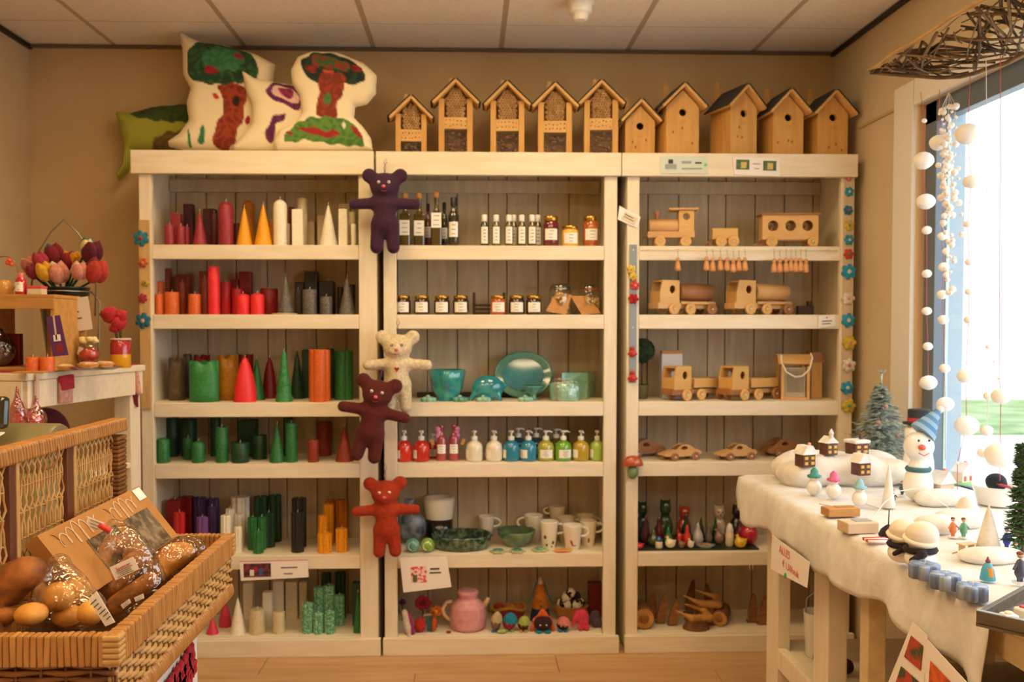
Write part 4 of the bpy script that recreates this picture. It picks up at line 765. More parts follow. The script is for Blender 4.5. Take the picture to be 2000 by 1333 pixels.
cushion(630, 297, [(572, 140), (585, 116), (612, 106), (660, 108), (710, 128), (734, 150), (732, 185), (715, 205), (692, 210), (690, 232), (708, 250), (722, 270), (726, 294), (640, 297), (542, 296), (536, 280), (548, 256), (580, 240), (592, 222), (588, 190), (574, 168)], .035, .05, YF+.03, CR,
        [([(592, 128), (608, 112), (640, 108), (690, 124), (714, 148), (712, 170), (690, 172), (640, 168), (612, 168), (596, 146)], '17281f', '223a28'), ([(610, 116), (630, 112), (650, 122), (690, 130), (680, 150), (640, 140), (615, 140)], '3a5a2a', '8a3020'), (disc(698, 142, 9, 7), '8a2020', '6a1818'), (disc(612, 142, 10, 8), '8a2420', '5a1c18'), (disc(645, 148, 10, 5), 'b8561c', 'a8461c'),
         ([(626, 150), (680, 150), (676, 180), (664, 200), (660, 220), (664, 236), (616, 232), (622, 210), (630, 190), (622, 170)], '7c2f1c', '94381f'), ([(632, 190), (650, 186), (650, 206), (636, 212)], '4a7a3c', '4a6a34'),
         ([(556, 280), (572, 252), (600, 236), (640, 232), (680, 238), (700, 252), (714, 290), (690, 288), (640, 284), (600, 276), (570, 284)], '5a8234', '46702c'), ([(580, 256), (615, 252), (640, 262), (660, 258), (668, 270), (640, 274), (600, 262)], '9a2420', '8a1c1c'), ([(562, 264), (576, 258), (572, 270)], '9a2420', '9a2420'), ([(684, 244), (704, 260), (712, 278), (690, 262)], '9a2420', '8a1c1c'), (disc(674, 250, 4, 6), 'e8e0d0', 'e8e0d0')], 'tree shaped canvas cushion with apples at right end')
# ---------------------------------------------------------------- insect hotels and birdhouses
m_pine = mat('pine', 'd9a860', 'c9944c', sc=5, st=(9, 9, 1), rough=.6, bump=.1, lo=.3, hi=.7); m_pine2 = mat('pine_edge', 'dcae6c', 'd0a05c', sc=8, st=(1, 6, 6), rough=.6); m_felt = mat('roof_felt', '2e2d2a', '3a3935', sc=300, rough=.9); m_hole = mat('hollow_shade', '1a0f08', rough=.9); m_knot = mat('knot', 'a8662c', rough=.7)  # hollow tone paints the shade inside holes as flat dark pieces
m_cane = mat('cane', 'd8b07a', 'c0945a', sc=30, rough=.7); m_bark = mat('pine_cone', '8a5c44', 'b08064', sc=60, rough=.9); m_mesh = mat('wire_mesh', '5a5c54', rough=.5, metal=.6)
def roof(t, w, d, zE, zP, over=.03, oh=.028, th=.012):
    """pitched roof of two boards with roofing felt; eaves at zE, peak zP, front at y=0 going to d"""
    hw = w/2+oh; L = math.hypot(hw, zP-zE); a = math.atan2(zP-zE, hw)
    for s in (-1, 1):
        Mx = TM(s*hw/2, d/2-over/2, (zE+zP)/2, ry=s*a)
        MB().box((0, 0, 0), (L, d+over, th), M=Mx, bev=.0015).build('roof_board', m_pine2, t)
        MB().box((s*.001, 0, th*.75), (L+.006, d+over+.004, .004), M=Mx).build('roof_felt', m_felt, t)
        for q in (0, 1):   # barge board on the front gable
            pass
    return a
def hanger(t, x, d, z, h): MB().prism([(x-.012, z), (x+.012, z), (x+.012, z+h*.7), (x+.007, z+h), (x-.007, z+h), (x-.012, z+h*.7)], d+.002, d+.012).build('hanging_batten', m_pine2, t)
def insect_hotel(u, base_w, peak_v, eave_v, half_px, mid1, mid2, low, rz, lab, dy=.06):
    Y = YF+dy; p = at(u, 297, Y); p.z = ZT; k = Y/F; t = thing('insect_hotel', lab, 'insect hotel', (p.x, Y, ZT+.0005), rz=rz, group='insect hotels'); w = base_w*k; d = .085
    Zp = lambda v: at(u, v, Y).z-ZT
    zP, zE = Zp(peak_v), Zp(eave_v); post = w*.17; iw = w-2*post
    roof(t, w, d, zE, zP, oh=half_px*k-w/2)
    zi = zE+(zP-zE)*.25
    for s in (-1, 1): MB().box((s*(w-post)/2, d/2, zi/2), (post, d, zi), bev=.002).build('side_board', m_pine, t)
    MB().box((0, d-.004, zi/2), (iw, .008, zi)).build('back_board', m_pine, t); MB().box((0, d/2, .006), (iw, d, .012)).build('base_board', m_pine, t)
    z1, z2 = Zp(mid1), Zp(mid2)       # drilled block
    MB().box((0, d/2-.004, (z1+z2)/2), (iw, d-.012, z1-z2), bev=.001).build('drilled_block', m_pine2, t)
    b = MB(); rn = random.Random(int(u))
    for i in range(12): b.cyl((-iw*.42+iw*.84*(i % 6)/5+rn.uniform(-.003, .003), 0, 0), rn.uniform(.0018, .003), .0015, 8, M=TM(0, .0025, z2+(z1-z2)*(.3+.4*(i//6))+rn.uniform(-.004, .004), rx=PI/2))
    struct(b.build('drill_hole', m_hole, t), 'stuff')
    # hollow canes
    b = MB(); hb = MB(); r = .0062; z = z1+r; row = 0
    while z < zP-.02:
        x = -iw/2+r+(row % 2)*r; lim = iw/2-r
        if z > zi: lim = min(lim, (zP-.016-z)/max(1e-3, (zP-zE))*(half_px*k))
        while x <= iw/2-r*.9:
            rr = r*rn.uniform(.75, 1.05)
            if abs(x) < lim:
                y = rn.uniform(.001, .008); b.lathe([(rr*.42, 0), (rr, .0005), (rr, .05)], 8, M=TM(x, y+.001, z, rx=-PI/2)); hb.lathe([(rr*.46, 0), (.0005, .0)], 8, M=TM(x, y, z, rx=-PI/2), cap=False)
            x += 2*r
        z += r*1.75; row += 1
    struct(b.build('cane_bundle', m_cane, t), 'stuff'); struct(hb.build('cane_hollows', m_hole, t), 'stuff')
    # cones behind wire mesh
    b = MB(); zl = .012
    for i in range(30): b.ball((rn.uniform(-.45, .45)*iw, d*.5+rn.uniform(-.02, .02), zl+.008+rn.random()*(z2-zl-.016)), (.009, .009, .007), 6, lump=.3, seed=i)
    struct(b.build('pine_cones', m_bark, t), 'stuff')
    b = MB(); n = int(iw/.0042)
    for i in range(n+1): b.box((-iw/2+iw*i/n, .004, (zl+z2)/2), (.0009, .0009, z2-zl))
    for i in range(4): b.box((0, .0045, zl+(z2-zl)*i/3), (iw, .0009, .0009))
    struct(b.build('wire_mesh', m_mesh, t), 'stuff'); hanger(t, -.022, d, zE, zP-zE+.04)
insect_hotel(803, 60, 192, 233, 41, 253, 276, 297, .06, 'smallest insect hotel, leftmost on the middle bookcase', dy=.08)
for u, pk, lab in ((890, 160, 'insect hotel with sharp wire front, second from left'), (991, 164, 'insect hotel in the middle of the row of five'), (1084, 167, 'insect hotel with closely packed thin canes'), (1174, 162, 'insect hotel beside the smallest birdhouse')):
    insect_hotel(u, 66, pk, pk+44, 44, pk+69, pk+92, 297, {890: .02, 991: -.05, 1084: -.03, 1174: -.07}[u], lab)
def birdhouse(u, w_px, peak_v, eave_v, half_px, hole_v, rz, lab, dy=.05, depth=.15):
    Y = YF+dy; p = at(u, 299, Y); k = Y/F; t = thing('birdhouse', lab, 'birdhouse', (p.x, Y, ZT+.0005), rz=rz, group='birdhouses'); w = w_px*k; Zp = lambda v: at(u, v, Y).z-ZT; zP, zE = Zp(peak_v), Zp(eave_v); zh = Zp(hole_v)
    roof(t, w, depth, zE, zP, oh=half_px*k-w/2, over=.035)
    sl = (zP-zE)/(half_px*k); zc = zP-.017; ze = zc-sl*w/2
    r = .0165; hole = [(r*cos(a), zh+r*sin(a)) for a in [2*PI*i/20 for i in range(20)]]
    MB().prism([(-w/2, 0), (w/2, 0), (w/2, ze), (0, zc), (-w/2, ze)], 0, .014, hole=hole).build('front_board', m_pine, t)
    MB().prism([(-w/2, 0), (w/2, 0), (w/2, ze), (0, zc), (-w/2, ze)], depth-.014, depth).build('back_board', m_pine, t)
    for s in (-1, 1): MB().box((s*(w/2-.006), depth/2, ze/2), (.012, depth-.0285, ze), bev=.001).build('side_board', m_pine, t)
    MB().box((0, depth/2, .006), (w-.026, depth-.03, .012)).build('floor_board', m_pine, t)
    MB().box((0, .03, zh), (w-.03, .001, .06)).build('inside_shade', m_hole, t)  # dark sheet behind the hole stands in for the shade inside
    rn = random.Random(int(u)); 
    for i in range(3): MB().lathe([(.0045, 0), (.004, .0006), (.0003, .0007)], 10, M=TM(rn.uniform(-.35, .35)*w, -.0001, rn.uniform(.15, .6)*ze, rx=PI/2), sy=1.5).build('knot', m_knot, t)
    MB().tube([(.011*cos(a), -.0003, zh-.042+.006*sin(a)) for a in [2*PI*i/16 for i in range(16)]], .0006, 4, closed=True).build('stamp', m_knot, t)
    hanger(t, -.03, depth, zE, zP-zE+.058)
birdhouse(1250, 58, 199, 240, 39, 247, .02, 'smallest birdhouse, beside the last insect hotel', dy=.1)
birdhouse(1333, 66, 168, 212, 44, 220, .1, 'birdhouse with tall hanging batten, second from left')
birdhouse(1452, 60, 170, 213, 41, 222, .3, 'birdhouse turned to show its long dark roof side', dy=.04, depth=.16)
birdhouse(1539, 62, 179, 223, 41, 230, .08, 'birdhouse second from right with knots', dy=.04, depth=.16)
birdhouse(1626, 62, 181, 226, 43, 230, .08, 'rightmost birdhouse at the window end', dy=.04, depth=.16)
# ---------------------------------------------------------------- felt teddy bears hanging on the posts
def bear(u, v_top, v_bot, c, lab, rz_=0, eyes='f0ead8', heart=False, Y=None):
    Y = Y or YF-.075; k = Y/F; H = (v_bot-v_top)*k; p = at(u, v_bot, Y); fl = felt(c)
    t = thing('teddy_bear', lab, 'teddy bear', (p.x, Y, p.z), rot=(0, rz_, 0), group='felt teddy bears'); s = H
    body('body', [('e', (0, 0, .80*s), (.175*s, .12*s, .16*s)), ('e', (-.185*s, 0, .925*s), (.085*s, .05*s, .085*s)), ('e', (.185*s, 0, .925*s), (.085*s, .05*s, .085*s)), ('e', (0, -.09*s, .755*s), (.085*s, .07*s, .07*s)),
        ('c', (0, 0, .66*s), (0, 0, .6*s), .085*s, .12*s), ('c', (0, 0, .56*s), (0, 0, .36*s), .125*s, .14*s), ('c', (-.08*s, 0, .60*s), (-.36*s, -.01*s, .585*s), .07*s, .062*s), ('c', (.08*s, 0, .60*s), (.36*s, -.01*s, .585*s), .07*s, .062*s),
        ('c', (-.085*s, 0, .34*s), (-.1*s, -.01*s, .075*s), .08*s, .075*s), ('c', (.085*s, 0, .34*s), (.1*s, -.01*s, .075*s), .08*s, .075*s)], fl, t, .022*s/.35, s/60)
    for q in (-1, 1):
        e = MB().ball((q*.06*s, -.128*s, .83*s), .018*s, 10).build('eye', mat('eye_'+eyes, eyes, rough=.3), t); MB().ball((q*.06*s, -.144*s, .83*s), .007*s, 8).build('pupil', m_black if eyes != '2a2420' else m_cer, e)
    MB().ball((0, -.165*s, .775*s), (.024*s, .016*s, .02*s), 10).build('nose', mat('bear_nose', 'd86a70', rough=.5), t)
    MB().tube([(-.03*s, -.155*s, .725*s), (0, -.165*s, .718*s), (.03*s, -.155*s, .725*s)], .004*s, 5).build('mouth', mat('bear_mouth', 'a02838'), t)
    MB().tube([(0, 0, .95*s), (-.004, .01, 1.03*s), (.006, .03, 1.1*s), (0, .045, 1.15*s), (-.006, .03, 1.1*s), (.003, .01, 1.03*s), (0, 0, .955*s)], .0013, 5).build('hanging_loop', felt('6a3a5c'), t)
    if heart: MB().prism([(0, -.028*s), (.03*s, .006*s), (.028*s, .026*s), (.013*s, .03*s), (0, .018*s), (-.013*s, .03*s), (-.028*s, .026*s), (-.03*s, .006*s)], -.135*s, -.118*s, M=TM(z=.535*s)).build('heart', felt('a82418'), t)
    else: MB().tube([(-.06*s, -.085*s, .655*s), (0, -.105*s, .645*s), (.06*s, -.085*s, .655*s)], .0025, 5).build('collar', mat('bear_collar', 'c8b8b0'), t)
    MB().box((.115*s, .0, .08*s), (.012, .002, .02), M=TM(ry=.2)).build('price_tag', m_card, t)
bear(752, 333, 496, '3c1836', 'purple felt teddy bear hanging high between the bookcases')
bear(777, 647, 807, 'e0cfaa', 'cream felt teddy bear with red heart', eyes='2a2420', heart=True)
bear(712, 733, 903, '581610', 'brown felt teddy bear tilted against the candle bookcase post', rz_=.19, Y=YF-.135)
bear(757, 931, 1089, 'ad3208', 'rust red felt teddy bear hanging lowest', rz_=-.03)
# ---------------------------------------------------------------- wooden toys on the right bookcase
m_toy = mat('beech', 'd9ac74', 'cf9f66', sc=5, st=(1, 7, 7), rough=.5, bump=.05, lo=.3, hi=.7); m_toy2 = mat('plywood_yellow', 'deb06a', 'd6a55c', sc=5, st=(1, 7, 7), rough=.5); m_toyd = mat('beech_dark', 'a87448', '9a663c', sc=6, st=(1, 7, 7), rough=.5); m_pin = mat('axle_pin', 'd8d4cc', rough=.3)
def wheel(t, x, y, r, th=.012, m=None, pin=True):
    o = MB().lathe([(r*.92, 0), (r, th*.2), (r, th*.8), (r*.92, th), (r*.5, th*1.0), (r*.45, th*.85), (r*.05, th*.85)], 24, M=TM(x, y+th, r, rx=PI/2)).build('wheel', m or m_toy2, t)
    if pin: MB().lathe([(.004, 0), (.0045, .004), (.001, .005)], 12, M=TM(x, y+.002, r, rx=PI/2)).build('axle_pin', m_pin, o)
def toy(name, u, shelf, dy, lab, rz=0, cat='toy'):
    p, _, _ = pl(u, shelf, dy); return thing(name, lab, cat, p, rz=rz, group='wooden toy vehicles'), (YF+dy)/F
# train engine: px offsets from u=1310, base 478
t, k = toy('toy_locomotive', 1311, 0, .06, 'wooden toy steam locomotive with funnel and cab', rz=-.08, cat='toy train'); W = .07
MB().box((0, W/2, 25*k), (92*k, W, 12*k), bev=.002).build('chassis', m_toy, t)
MB().lathe([(23*k*.5+.004, 0), (.032, .002), (.032, 56*k)], 24, M=TM(-42*k, W/2, 42*k, ry=PI/2)).build('boiler', m_toy, t)
MB().lathe([(.008, 56*k), (.008, 60*k), (.018, 70*k), (.016, 72*k)], 16, c=(-26*k, W/2, 0)).build('funnel', m_toyd, t)
cabh = [(29*k+7*k*cos(a), 60*k+7*k*sin(a)) for a in [2*PI*i/20 for i in range(20)]]
for y in (0, W-.008): MB().prism([(15*k, 30*k), (44*k, 30*k), (44*k, 80*k-8*k), (15*k, 72*k)], y, y+.008, hole=cabh).build('cab_side', m_toy2, t)
MB().box((16*k, W/2, 51*k), (.006, W-.017, 40*k)).build('cab_front', m_toy, t)
MB().box((24*k, W/2, 72*k+.006), (58*k, W+.02, .009), bev=.002).build('cab_roof', m_toy, t)
for x in (-22, 28):
    for y in (-.013, W+.001): wheel(t, x*k, y, 11*k)
MB().lathe([(.006, 0), (.007, 0.006), (.005, .016)], 10, M=TM(-46*k, W/2, 22*k, ry=-PI/2)).build('buffer', m_toyd, t)
# tender
t, k = toy('toy_tender', 1417, 0, .06, 'small wooden toy coal wagon behind the locomotive', rz=-.08, cat='toy train'); MB().box((0, W/2, 27*k), (50*k, W*.9, 22*k), bev=.003).build('box_body', m_toy2, t)
for x in (-9, 15):
    for y in (-.013, W+.001): wheel(t, x*k, y, 11*k)
MB().tube([(-26*k, W/2, 18*k), (-32*k, W/2, 10*k), (-36*k, W/2, 2*k)], .004, 6).build('coupling', m_toyd, t)
# carriage
t, k = toy('toy_carriage', 1541, 0, .06, 'wooden toy passenger carriage with three round windows', rz=-.08, cat='toy train')
for y in (0, W-.008):
    b = MB(); x0_, x1_, z0_, z1_ = -52*k, 57*k, 16*k, 64*k; cuts = [-52*k, -13*k, 19*k, 57*k]
    for i in range(3):
        cx_ = (-31*k, 3*k, 36*k)[i]; hl = [(cx_+10.5*k*cos(a), 43*k+10.5*k*sin(a)) for a in [2*PI*j/20 for j in range(20)]]
        MB().prism([(cuts[i], z0_), (cuts[i+1], z0_), (cuts[i+1], z1_), (cuts[i], z1_)], y, y+.008, hole=hl).build('side_panel', m_toy2, t)
for x in (-52*k+.004, 57*k-.004): MB().box((x, W/2, 40*k), (.008, W-.017, 48*k)).build('end_panel', m_toy, t)
MB().box((2*k, W/2, 16*k), (109*k-.017, W-.017, .008)).build('floor_panel', m_toy, t); MB().box((2*k, W/2, 66*k), (118*k, W+.016, .009), bev=.002).build('roof', m_toyd, t)
for i, x in enumerate((-31, 3, 36)): MB().lathe([(.009, 0), (.01, .02), (.005, .03), (.011, .04), (.011, .05), (.004, .058)], 12, c=(x*k, W/2, 20*k)).build('peg_passenger', m_toyd, t)
for x in (-34, 46):
    for y in (-.013, W+.001): wheel(t, x*k, y, 11*k)
MB().tube([(-50*k, W/2, 12*k), (-60*k, W/2, 9*k), (-68*k, W/2, 2*k)], .004, 6).build('coupling', m_toyd, t)
# rail with hanging peg key rings
ra = at(1252, 489, YF-.03); rb = at(1636, 490, YF-.03); t = thing('hanging_rail', 'thin pale rod along the shelf edge carrying key rings', 'rail', ((ra.x+rb.x)/2, YF-.03, ra.z)); L = rb.x-ra.x
MB().tube([(-L/2, 0, 0), (L/2, 0, .0)], .003, 8).build('rod', mat('rod_cream', 'e8d8b0', rough=.4), t)
for x in (-L*.46, L*.46): MB().tube([(x, 0, 0), (x, .031, .006)], .002, 6).build('bracket', m_wire, t)
for u, v in [(1324, 502)]+[(x, 501+d) for x, d in zip((1380, 1392, 1407, 1420, 1432, 1443, 1455), (0, 2, 0, 1, 4, 1, 1))]+[(x, 503+d) for x, d in zip((1512, 1523, 1535, 1545, 1554, 1564, 1574), (2, 2, 1, 0, 1, 0, 2))]:
    p = at(u, v, YF-.03); t = thing('peg_key_ring', 'small wooden peg doll key ring hanging on shelf rail', 'key ring', (p.x, YF-.03, p.z), group='peg doll key rings'); h = 28*(YF-.03)/F
    MB().lathe([(.004, -h), (.0125, -h+.003), (.0135, -h*.8), (.0095, -h*.42), (.006, -h*.33)], 14).build('peg_body', mat('peg_wood', 'd89a5c', 'd0905a', sc=20, rough=.5), t); MB().ball((0, 0, -h*.19), (.0088, .0088, h*.19), 12).build('head', mat('peg_wood', 'd89a5c'), t)
    MB().tube([(.0, .0, 0), (0.002, 0, .006), (.0, 0, .014), (0, .0, ra.z-p.z-.004)], .0009, 4).build('chain', m_wire, t); MB().tube([(.005*cos(a), 0, ra.z-p.z+.005*sin(a)) for a in [2*PI*i/12 for i in range(12)]], .0008, 4, closed=True).build('split_ring', m_wire, t)
# tanker trucks and flatbed trucks
def truck(u, shelf, dy, lab, kind, rz, cabk):
    t, k = toy('toy_truck', u, shelf, dy, lab, rz=rz, cat='toy truck'); W = .085; cw = 46*k; H = 68*k
    MB().box((30*k, W/2, 17*k), (118*k, W*.5, 9*k), bev=.002).build('chassis', m_toy, t)
    MB().box((-22*k, W/2, 18*k), (52*k, W, 12*k), bev=.003).build('bumper', m_toyd if kind == 'flat' else m_toy, t)
    hl = [(-16*k+6.5*k*cos(a), 50*k+8*k*sin(a)) for a in [2*PI*i/20 for i in range(20)]]
    for y in (0, W-.008): MB().prism([(-44*k, 22*k), (0, 22*k), (0, H), (-38*k, H), (-44*k, 44*k)], y, y+.008, hole=hl).build('cab_side', m_toy2, t)
    MB().box((-42*k, W/2, 34*k), (.008, W-.017, 24*k)).build('cab_front', m_toy2, t); MB().box((-19*k, W/2, H-.004), (38*k, W-.017, .008)).build('cab_roof', m_toy2, t); MB().box((-.004, W/2, 42*k), (.008, W-.017, 38*k)).build('cab_back', m_toyd, t)
    MB().lathe([(.01, 0), (.01, .025), (.004, .03), (.011, .042), (.004, .055)], 12, c=(-20*k, W/2, 24*k)).build('peg_driver', m_toyd, t)
    if kind == 'tank':
        MB().lathe([(.03, 0), (.038, .004), (.038, 76*k-.004), (.03, 76*k)], 28, M=TM(8*k, W/2, 46*k, ry=PI/2)).build('tank', m_toyd if cabk else m_toy, t); MB().box((46*k, W/2, 24*k), (80*k, W*.9, 5*k)).build('bed', m_toy2, t)
    else:
        for y in (.004, W-.004): MB().box((46*k, y, 34*k), (76*k, .008, 18*k), bev=.001).build('side_panel', m_toy2, t)
        MB().box((46*k, W/2, 26*k), (76*k, W-.017, 3*k)).build('bed', m_toy, t); MB().box((84*k-.004, W/2, 34*k), (.008, W-.017, 17*k)).build('tailboard', m_toyd, t)
    for x in (-14, 24, 74):
        for y in (-.013, W+.001): wheel(t, x*k, y, 11.5*k, m=m_toyd if x > 60 else None)
truck(1327, 1, .06, 'wooden toy tanker truck with darker barrel, on left', 'tank', .35, True)
truck(1476, 1, .06, 'wooden toy tanker truck with pale barrel, on right', 'tank', .3, False)
truck(1350, 2, .06, 'wooden toy flatbed truck beside the white paper bag', 'flat', .5, True)
truck(1462, 2, .06, 'wooden toy flatbed truck beside the rope handled bug box', 'flat', .5, True)
p, _, _ = pl(1572, 1, .2); t = thing('toy_block', 'small dark wooden toy block in back corner behind tanker', 'toy', p); MB().box((0, 0, .022), (.075, .03, .044), bev=.003).build('block', m_dkw, t); MB().box((.02, 0, .055), (.02, .02, .022), bev=.003).build('knob', m_dkw, t)
# topiary
p, h, w_ = pl(1253, 2, .17, 660, 54); t = thing('topiary', 'dark green ball topiary in a pot behind the post', 'plant', p); m_leaf = mat('topiary_leaf', '1a2a14', '2c4420', sc=60, rough=.9); zb = h-w_/2*.95
MB().lathe([(.022, 0), (.026, .002), (.034, .062), (.032, .066), (.026, .06), (.003, .058)], 20).build('pot', mat('olive_pot', '6a6438', rough=.6), t); MB().tube([(0, 0, .05), (.001, 0, zb)], .004, 6).build('stem', mat('twig', '5a4028'), t)
b = MB(); b.ball((0, 0, zb), w_/2*.88, 20); rn = random.Random(5)
for i in range(420):
    z = rn.uniform(-1, 1); a = rn.uniform(0, 2*PI); q = math.sqrt(1-z*z); n = Vector((q*cos(a), q*sin(a), z)); o = Vector((0, 0, zb))+n*w_/2*.86; u_ = n.orthogonal().normalized()*.005; v_ = n*.008
    b.add([o-u_, o+u_, o+v_+u_*.3], [(0, 1, 2)])
struct(b.build('leaf_ball', m_leaf, t), 'stuff')
# paper bag
p, h, w_ = pl(1310, 2, .2, 685, 42); t = thing('paper_bag', 'white paper bag with folded brown top behind the truck', 'bag', p); MB().prism([(-w_/2*.9, 0), (w_/2*.9, 0), (w_/2, h*.5), (w_/2*.95, h*.93), (-w_/2*.95, h*.93), (-w_/2, h*.5)], -.025, .025).build('bag', mat('white_paper', 'd8d4d4', rough=.7, bump=.3, sc=20), t); MB().box((0, -.004, h*.965), (w_*.96, .035, h*.07), bev=.002).build('folded_top', m_kraft, t)
# bug box with rope
p, h, w_ = pl(1553, 2, .08, 690, 55); t = thing('bug_box', 'wooden bug box with mesh front and white rope handle', 'bug box', p, rz=-.1); D = .09; pt = .012
for x in (-1, 1):
    for y in (0, D): MB().box((x*(w_/2-pt/2), y, h*.36), (pt, pt, h*.72), bev=.001).build('post', m_pine2, t)
MB().box((0, D/2, .006), (w_-.026, D+.01, .012), bev=.001).build('base', m_pine2, t); MB().box((0, D/2, h*.36), (w_-.03, D-.02, h*.66)).build('inner_box', m_plank, t)
b = MB()
for i in range(15): b.box((-w_*.3+w_*.6*i/14, -.001, h*.42), (.0008, .0008, h*.5))
for i in range(16): b.box((0, -.0012, h*.18+h*.5*i/15), (w_*.6, .0008, .0008))
struct(b.build('wire_mesh', m_mesh, t), 'stuff')
for s, zz in ((-1, 0), (1, 0)): MB().box((0, 0, 0), (w_*1.18, D*.62, .01), M=TM(0, D/2+s*D*.28, h*.86, rx=s*-.85), bev=.002).build('roof_board', m_pine2, t)
MB().tube([(-w_*.55, -.02, h*.97), (-w_*.56, -.036, h*.8), (-w_*.4, -.042, h*.6), (-w_*.1, -.045, h*.5), (w_*.15, -.045, h*.52), (w_*.4, -.042, h*.66), (w_*.53, -.03, h*.9), (w_*.5, -.01, h*1.0)], .004, 7).build('rope', mat('rope', 'e8dcc8', rough=.9), t)
p, h, w_ = pl(1594, 2, .16, 688, 22); t = thing('bug_box', 'second wooden bug box half hidden behind the first', 'bug box', p); MB().box((0, .03, h*.4), (w_, .07, h*.8), bev=.002).build('body', m_pine, t); MB().prism([(-w_*.7, h*.78), (w_*.7, h*.78), (w_*.35, h), (-w_*.35, h)], -.01, .08).build('roof', m_toyd, t)
# cars
def car(u, dy, rz, lab, m, soft=False):
    t, k = toy('toy_car', u, 3, dy, lab, rz=rz, cat='toy car'); W = .062; hl = 42*k
    top = [(-hl, 8*k), (-hl*.97, 14*k), (-hl*.3, 20*k), (-hl*.05, 31*k), (hl*.35, 32*k), (hl*.62, 22*k), (hl*1.0, 19*k), (hl*1.0, 8*k)]
    if soft: top = [(-hl, 6*k), (-hl*1.0, 15*k), (-hl*.62, 22*k), (-hl*.3, 33*k), (hl*.1, 36*k), (hl*.5, 28*k), (hl*.98, 20*k), (hl*1.0, 7*k)]
    wn = [(-hl*.02+(4*k if not soft else 0)+8*k*cos(a), 24.5*k+4*k*sin(a)) for a in [2*PI*i/14 for i in range(14)]]
    sp = smoothpoly(top, 2)
    for y in (0, W-.01): MB().prism(sp, y, y+.01, hole=wn).build('side', m, t)
    lo = [(x, min(z, 21*k)) for x, z in sp]; MB().prism(lo, .0105, W-.0105).build('hull', m, t)
    roofp = [(-hl*.05, 29*k), (hl*.3, 31*k), (hl*.32, 28.5*k), (-hl*.02, 26.5*k)]
    if not soft: MB().prism([(hl*.2, 29*k), (hl*.36, 30.5*k), (hl*.6, 21*k), (hl*.45, 21*k)], .0105, W-.0105).build('rear_deck', m, t)
    else: MB().prism([(-hl*.3, 31*k), (hl*.1, 34*k), (hl*.1, 31*k), (-hl*.28, 28.5*k)], .0105, W-.0105).build('roof', m_toyd, t)
    for i in range(3): MB().box((-hl*.28+hl*.17*i, W/2, 22.5*k+2.2*k*i), (.006, W-.02, .006), bev=.001).build('slat', m_toyd, t)
    for x in (-hl*.45, hl*.66):
        for y in (-.009, W+.001): wheel(t, x, y, 8*k, .008, m=m_toyd)
car(1334, .05, .3, 'wooden toy sports car, pale, second from left', m_toy); car(1442, .05, .25, 'wooden toy sports car in the middle of the shelf', m_toy)
car(1263, .16, .25, 'darker wooden toy car half behind the left post', m_toyd, True); car(1534, .17, .35, 'rounded wooden toy car at the back on right', m_toyd, True)
# ---------------------------------------------------------------- strip with felt flowers on the right post, metal strip on left post, and on the candle bookcase
def fl_on(u, v, rpx, col, cen, lab, Y, n=6):
    p = at(u, v, Y); t = thing('felt_flower', lab, 'felt flower', p, group='felt flowers on bookcase posts', rot=(0, random.uniform(-.4, .4), 0)); r = rpx*Y/F; b = MB(); flower(b, r, n, .01, M=TM(rx=PI/2), amp=.36); b.build('petals', felt(col), t)
    MB().ball((0, -.011, 0), (r*.26, .005, r*.26), 10).build('centre', felt(cen), t)
pa, pb = at(1655, 350, YF-.003), at(1652, 800, YF-.003)
sb = tag(MB().box((0, 0, 0), (.04, .006, pa.z-pb.z), bev=.001).build('flower_strip', mat('raw_board', 'd0bca0', 'c4ae8e', sc=6, st=(6, 6, 1), rough=.7), None, (xf(1654, 570), YF-.0045, (pa.z+pb.z)/2)), 'narrow raw wood strip carrying felt flowers on right post', 'strip')
for i, (u, v, r, c, ce_, nm) in enumerate([(1657, 350, 5, 'd0707c', 'e0a0a8', 'tiny pink'), (1658, 375, 10, '2f9ac0', 'd8e0c0', 'blue'), (1656, 411, 10, '1f7aa8', 'c8384c', 'deep blue with red centre'), (1658, 441, 11, 'e0bc3c', '2f8aa0', 'yellow'), (1658, 469, 11, '2f96bc', 'd8c0b0', 'blue'), (1657, 497, 11, 'c83c30', '3a8aa0', 'red'),
        (1657, 531, 16, '2a9ccc', 'd8e0d0', 'large blue'), (1656, 583, 14, 'e8dcd0', 'e0a8a0', 'white'), (1656, 626, 15, '2a9ccc', 'e0d8c8', 'large blue'), (1658, 670, 15, 'dcb83c', 'e0b0a0', 'large yellow'), (1657, 714, 15, 'e4dcd4', 'd08888', 'white'), (1654, 758, 14, '2a9ccc', 'd8d8c8', 'large blue'), (1657, 793, 15, 'd8ba3c', '5aa8a0', 'large yellow')]):
    fl_on(u, v, r, c, ce_, '%s felt flower on right bookcase post' % nm, YF-.009)
st = at(1236, 478, YF-.003); se = at(1237, 748, YF-.003)
t = thing('metal_strip', 'grey perforated metal strip on left post of toy bookcase', 'strip', (xf(1236, 610), YF-.003, (st.z+se.z)/2)); H_ = st.z-se.z; MB().box((0, 0, 0), (.032, .004, H_), bev=.001).build('strip', mat('grey_metal', '8f979a', rough=.45, metal=.3), t)
for z in (.46, .13, .07, -.1, -.3): MB().lathe([(.004, 0), (.003, .002), (.0003, .0022)], 10, M=TM(0, -.002, z*H_, rx=PI/2)).build('screw', m_pin, t)
fl_on(1233, 527, 10, 'e8c85c', 'd8a830', 'upper yellow felt flower on metal strip', YF-.008); fl_on(1237, 541, 9, 'e4c050', 'd8a830', 'lower yellow felt flower on metal strip', YF-.0095); fl_on(1240, 558, 10, 'd8483c', 'e8a090', 'small red felt star on metal strip', YF-.008, 5); fl_on(1237, 584, 11, 'b81c20', '9a1418', 'dark red felt star on metal strip', YF-.008, 6)
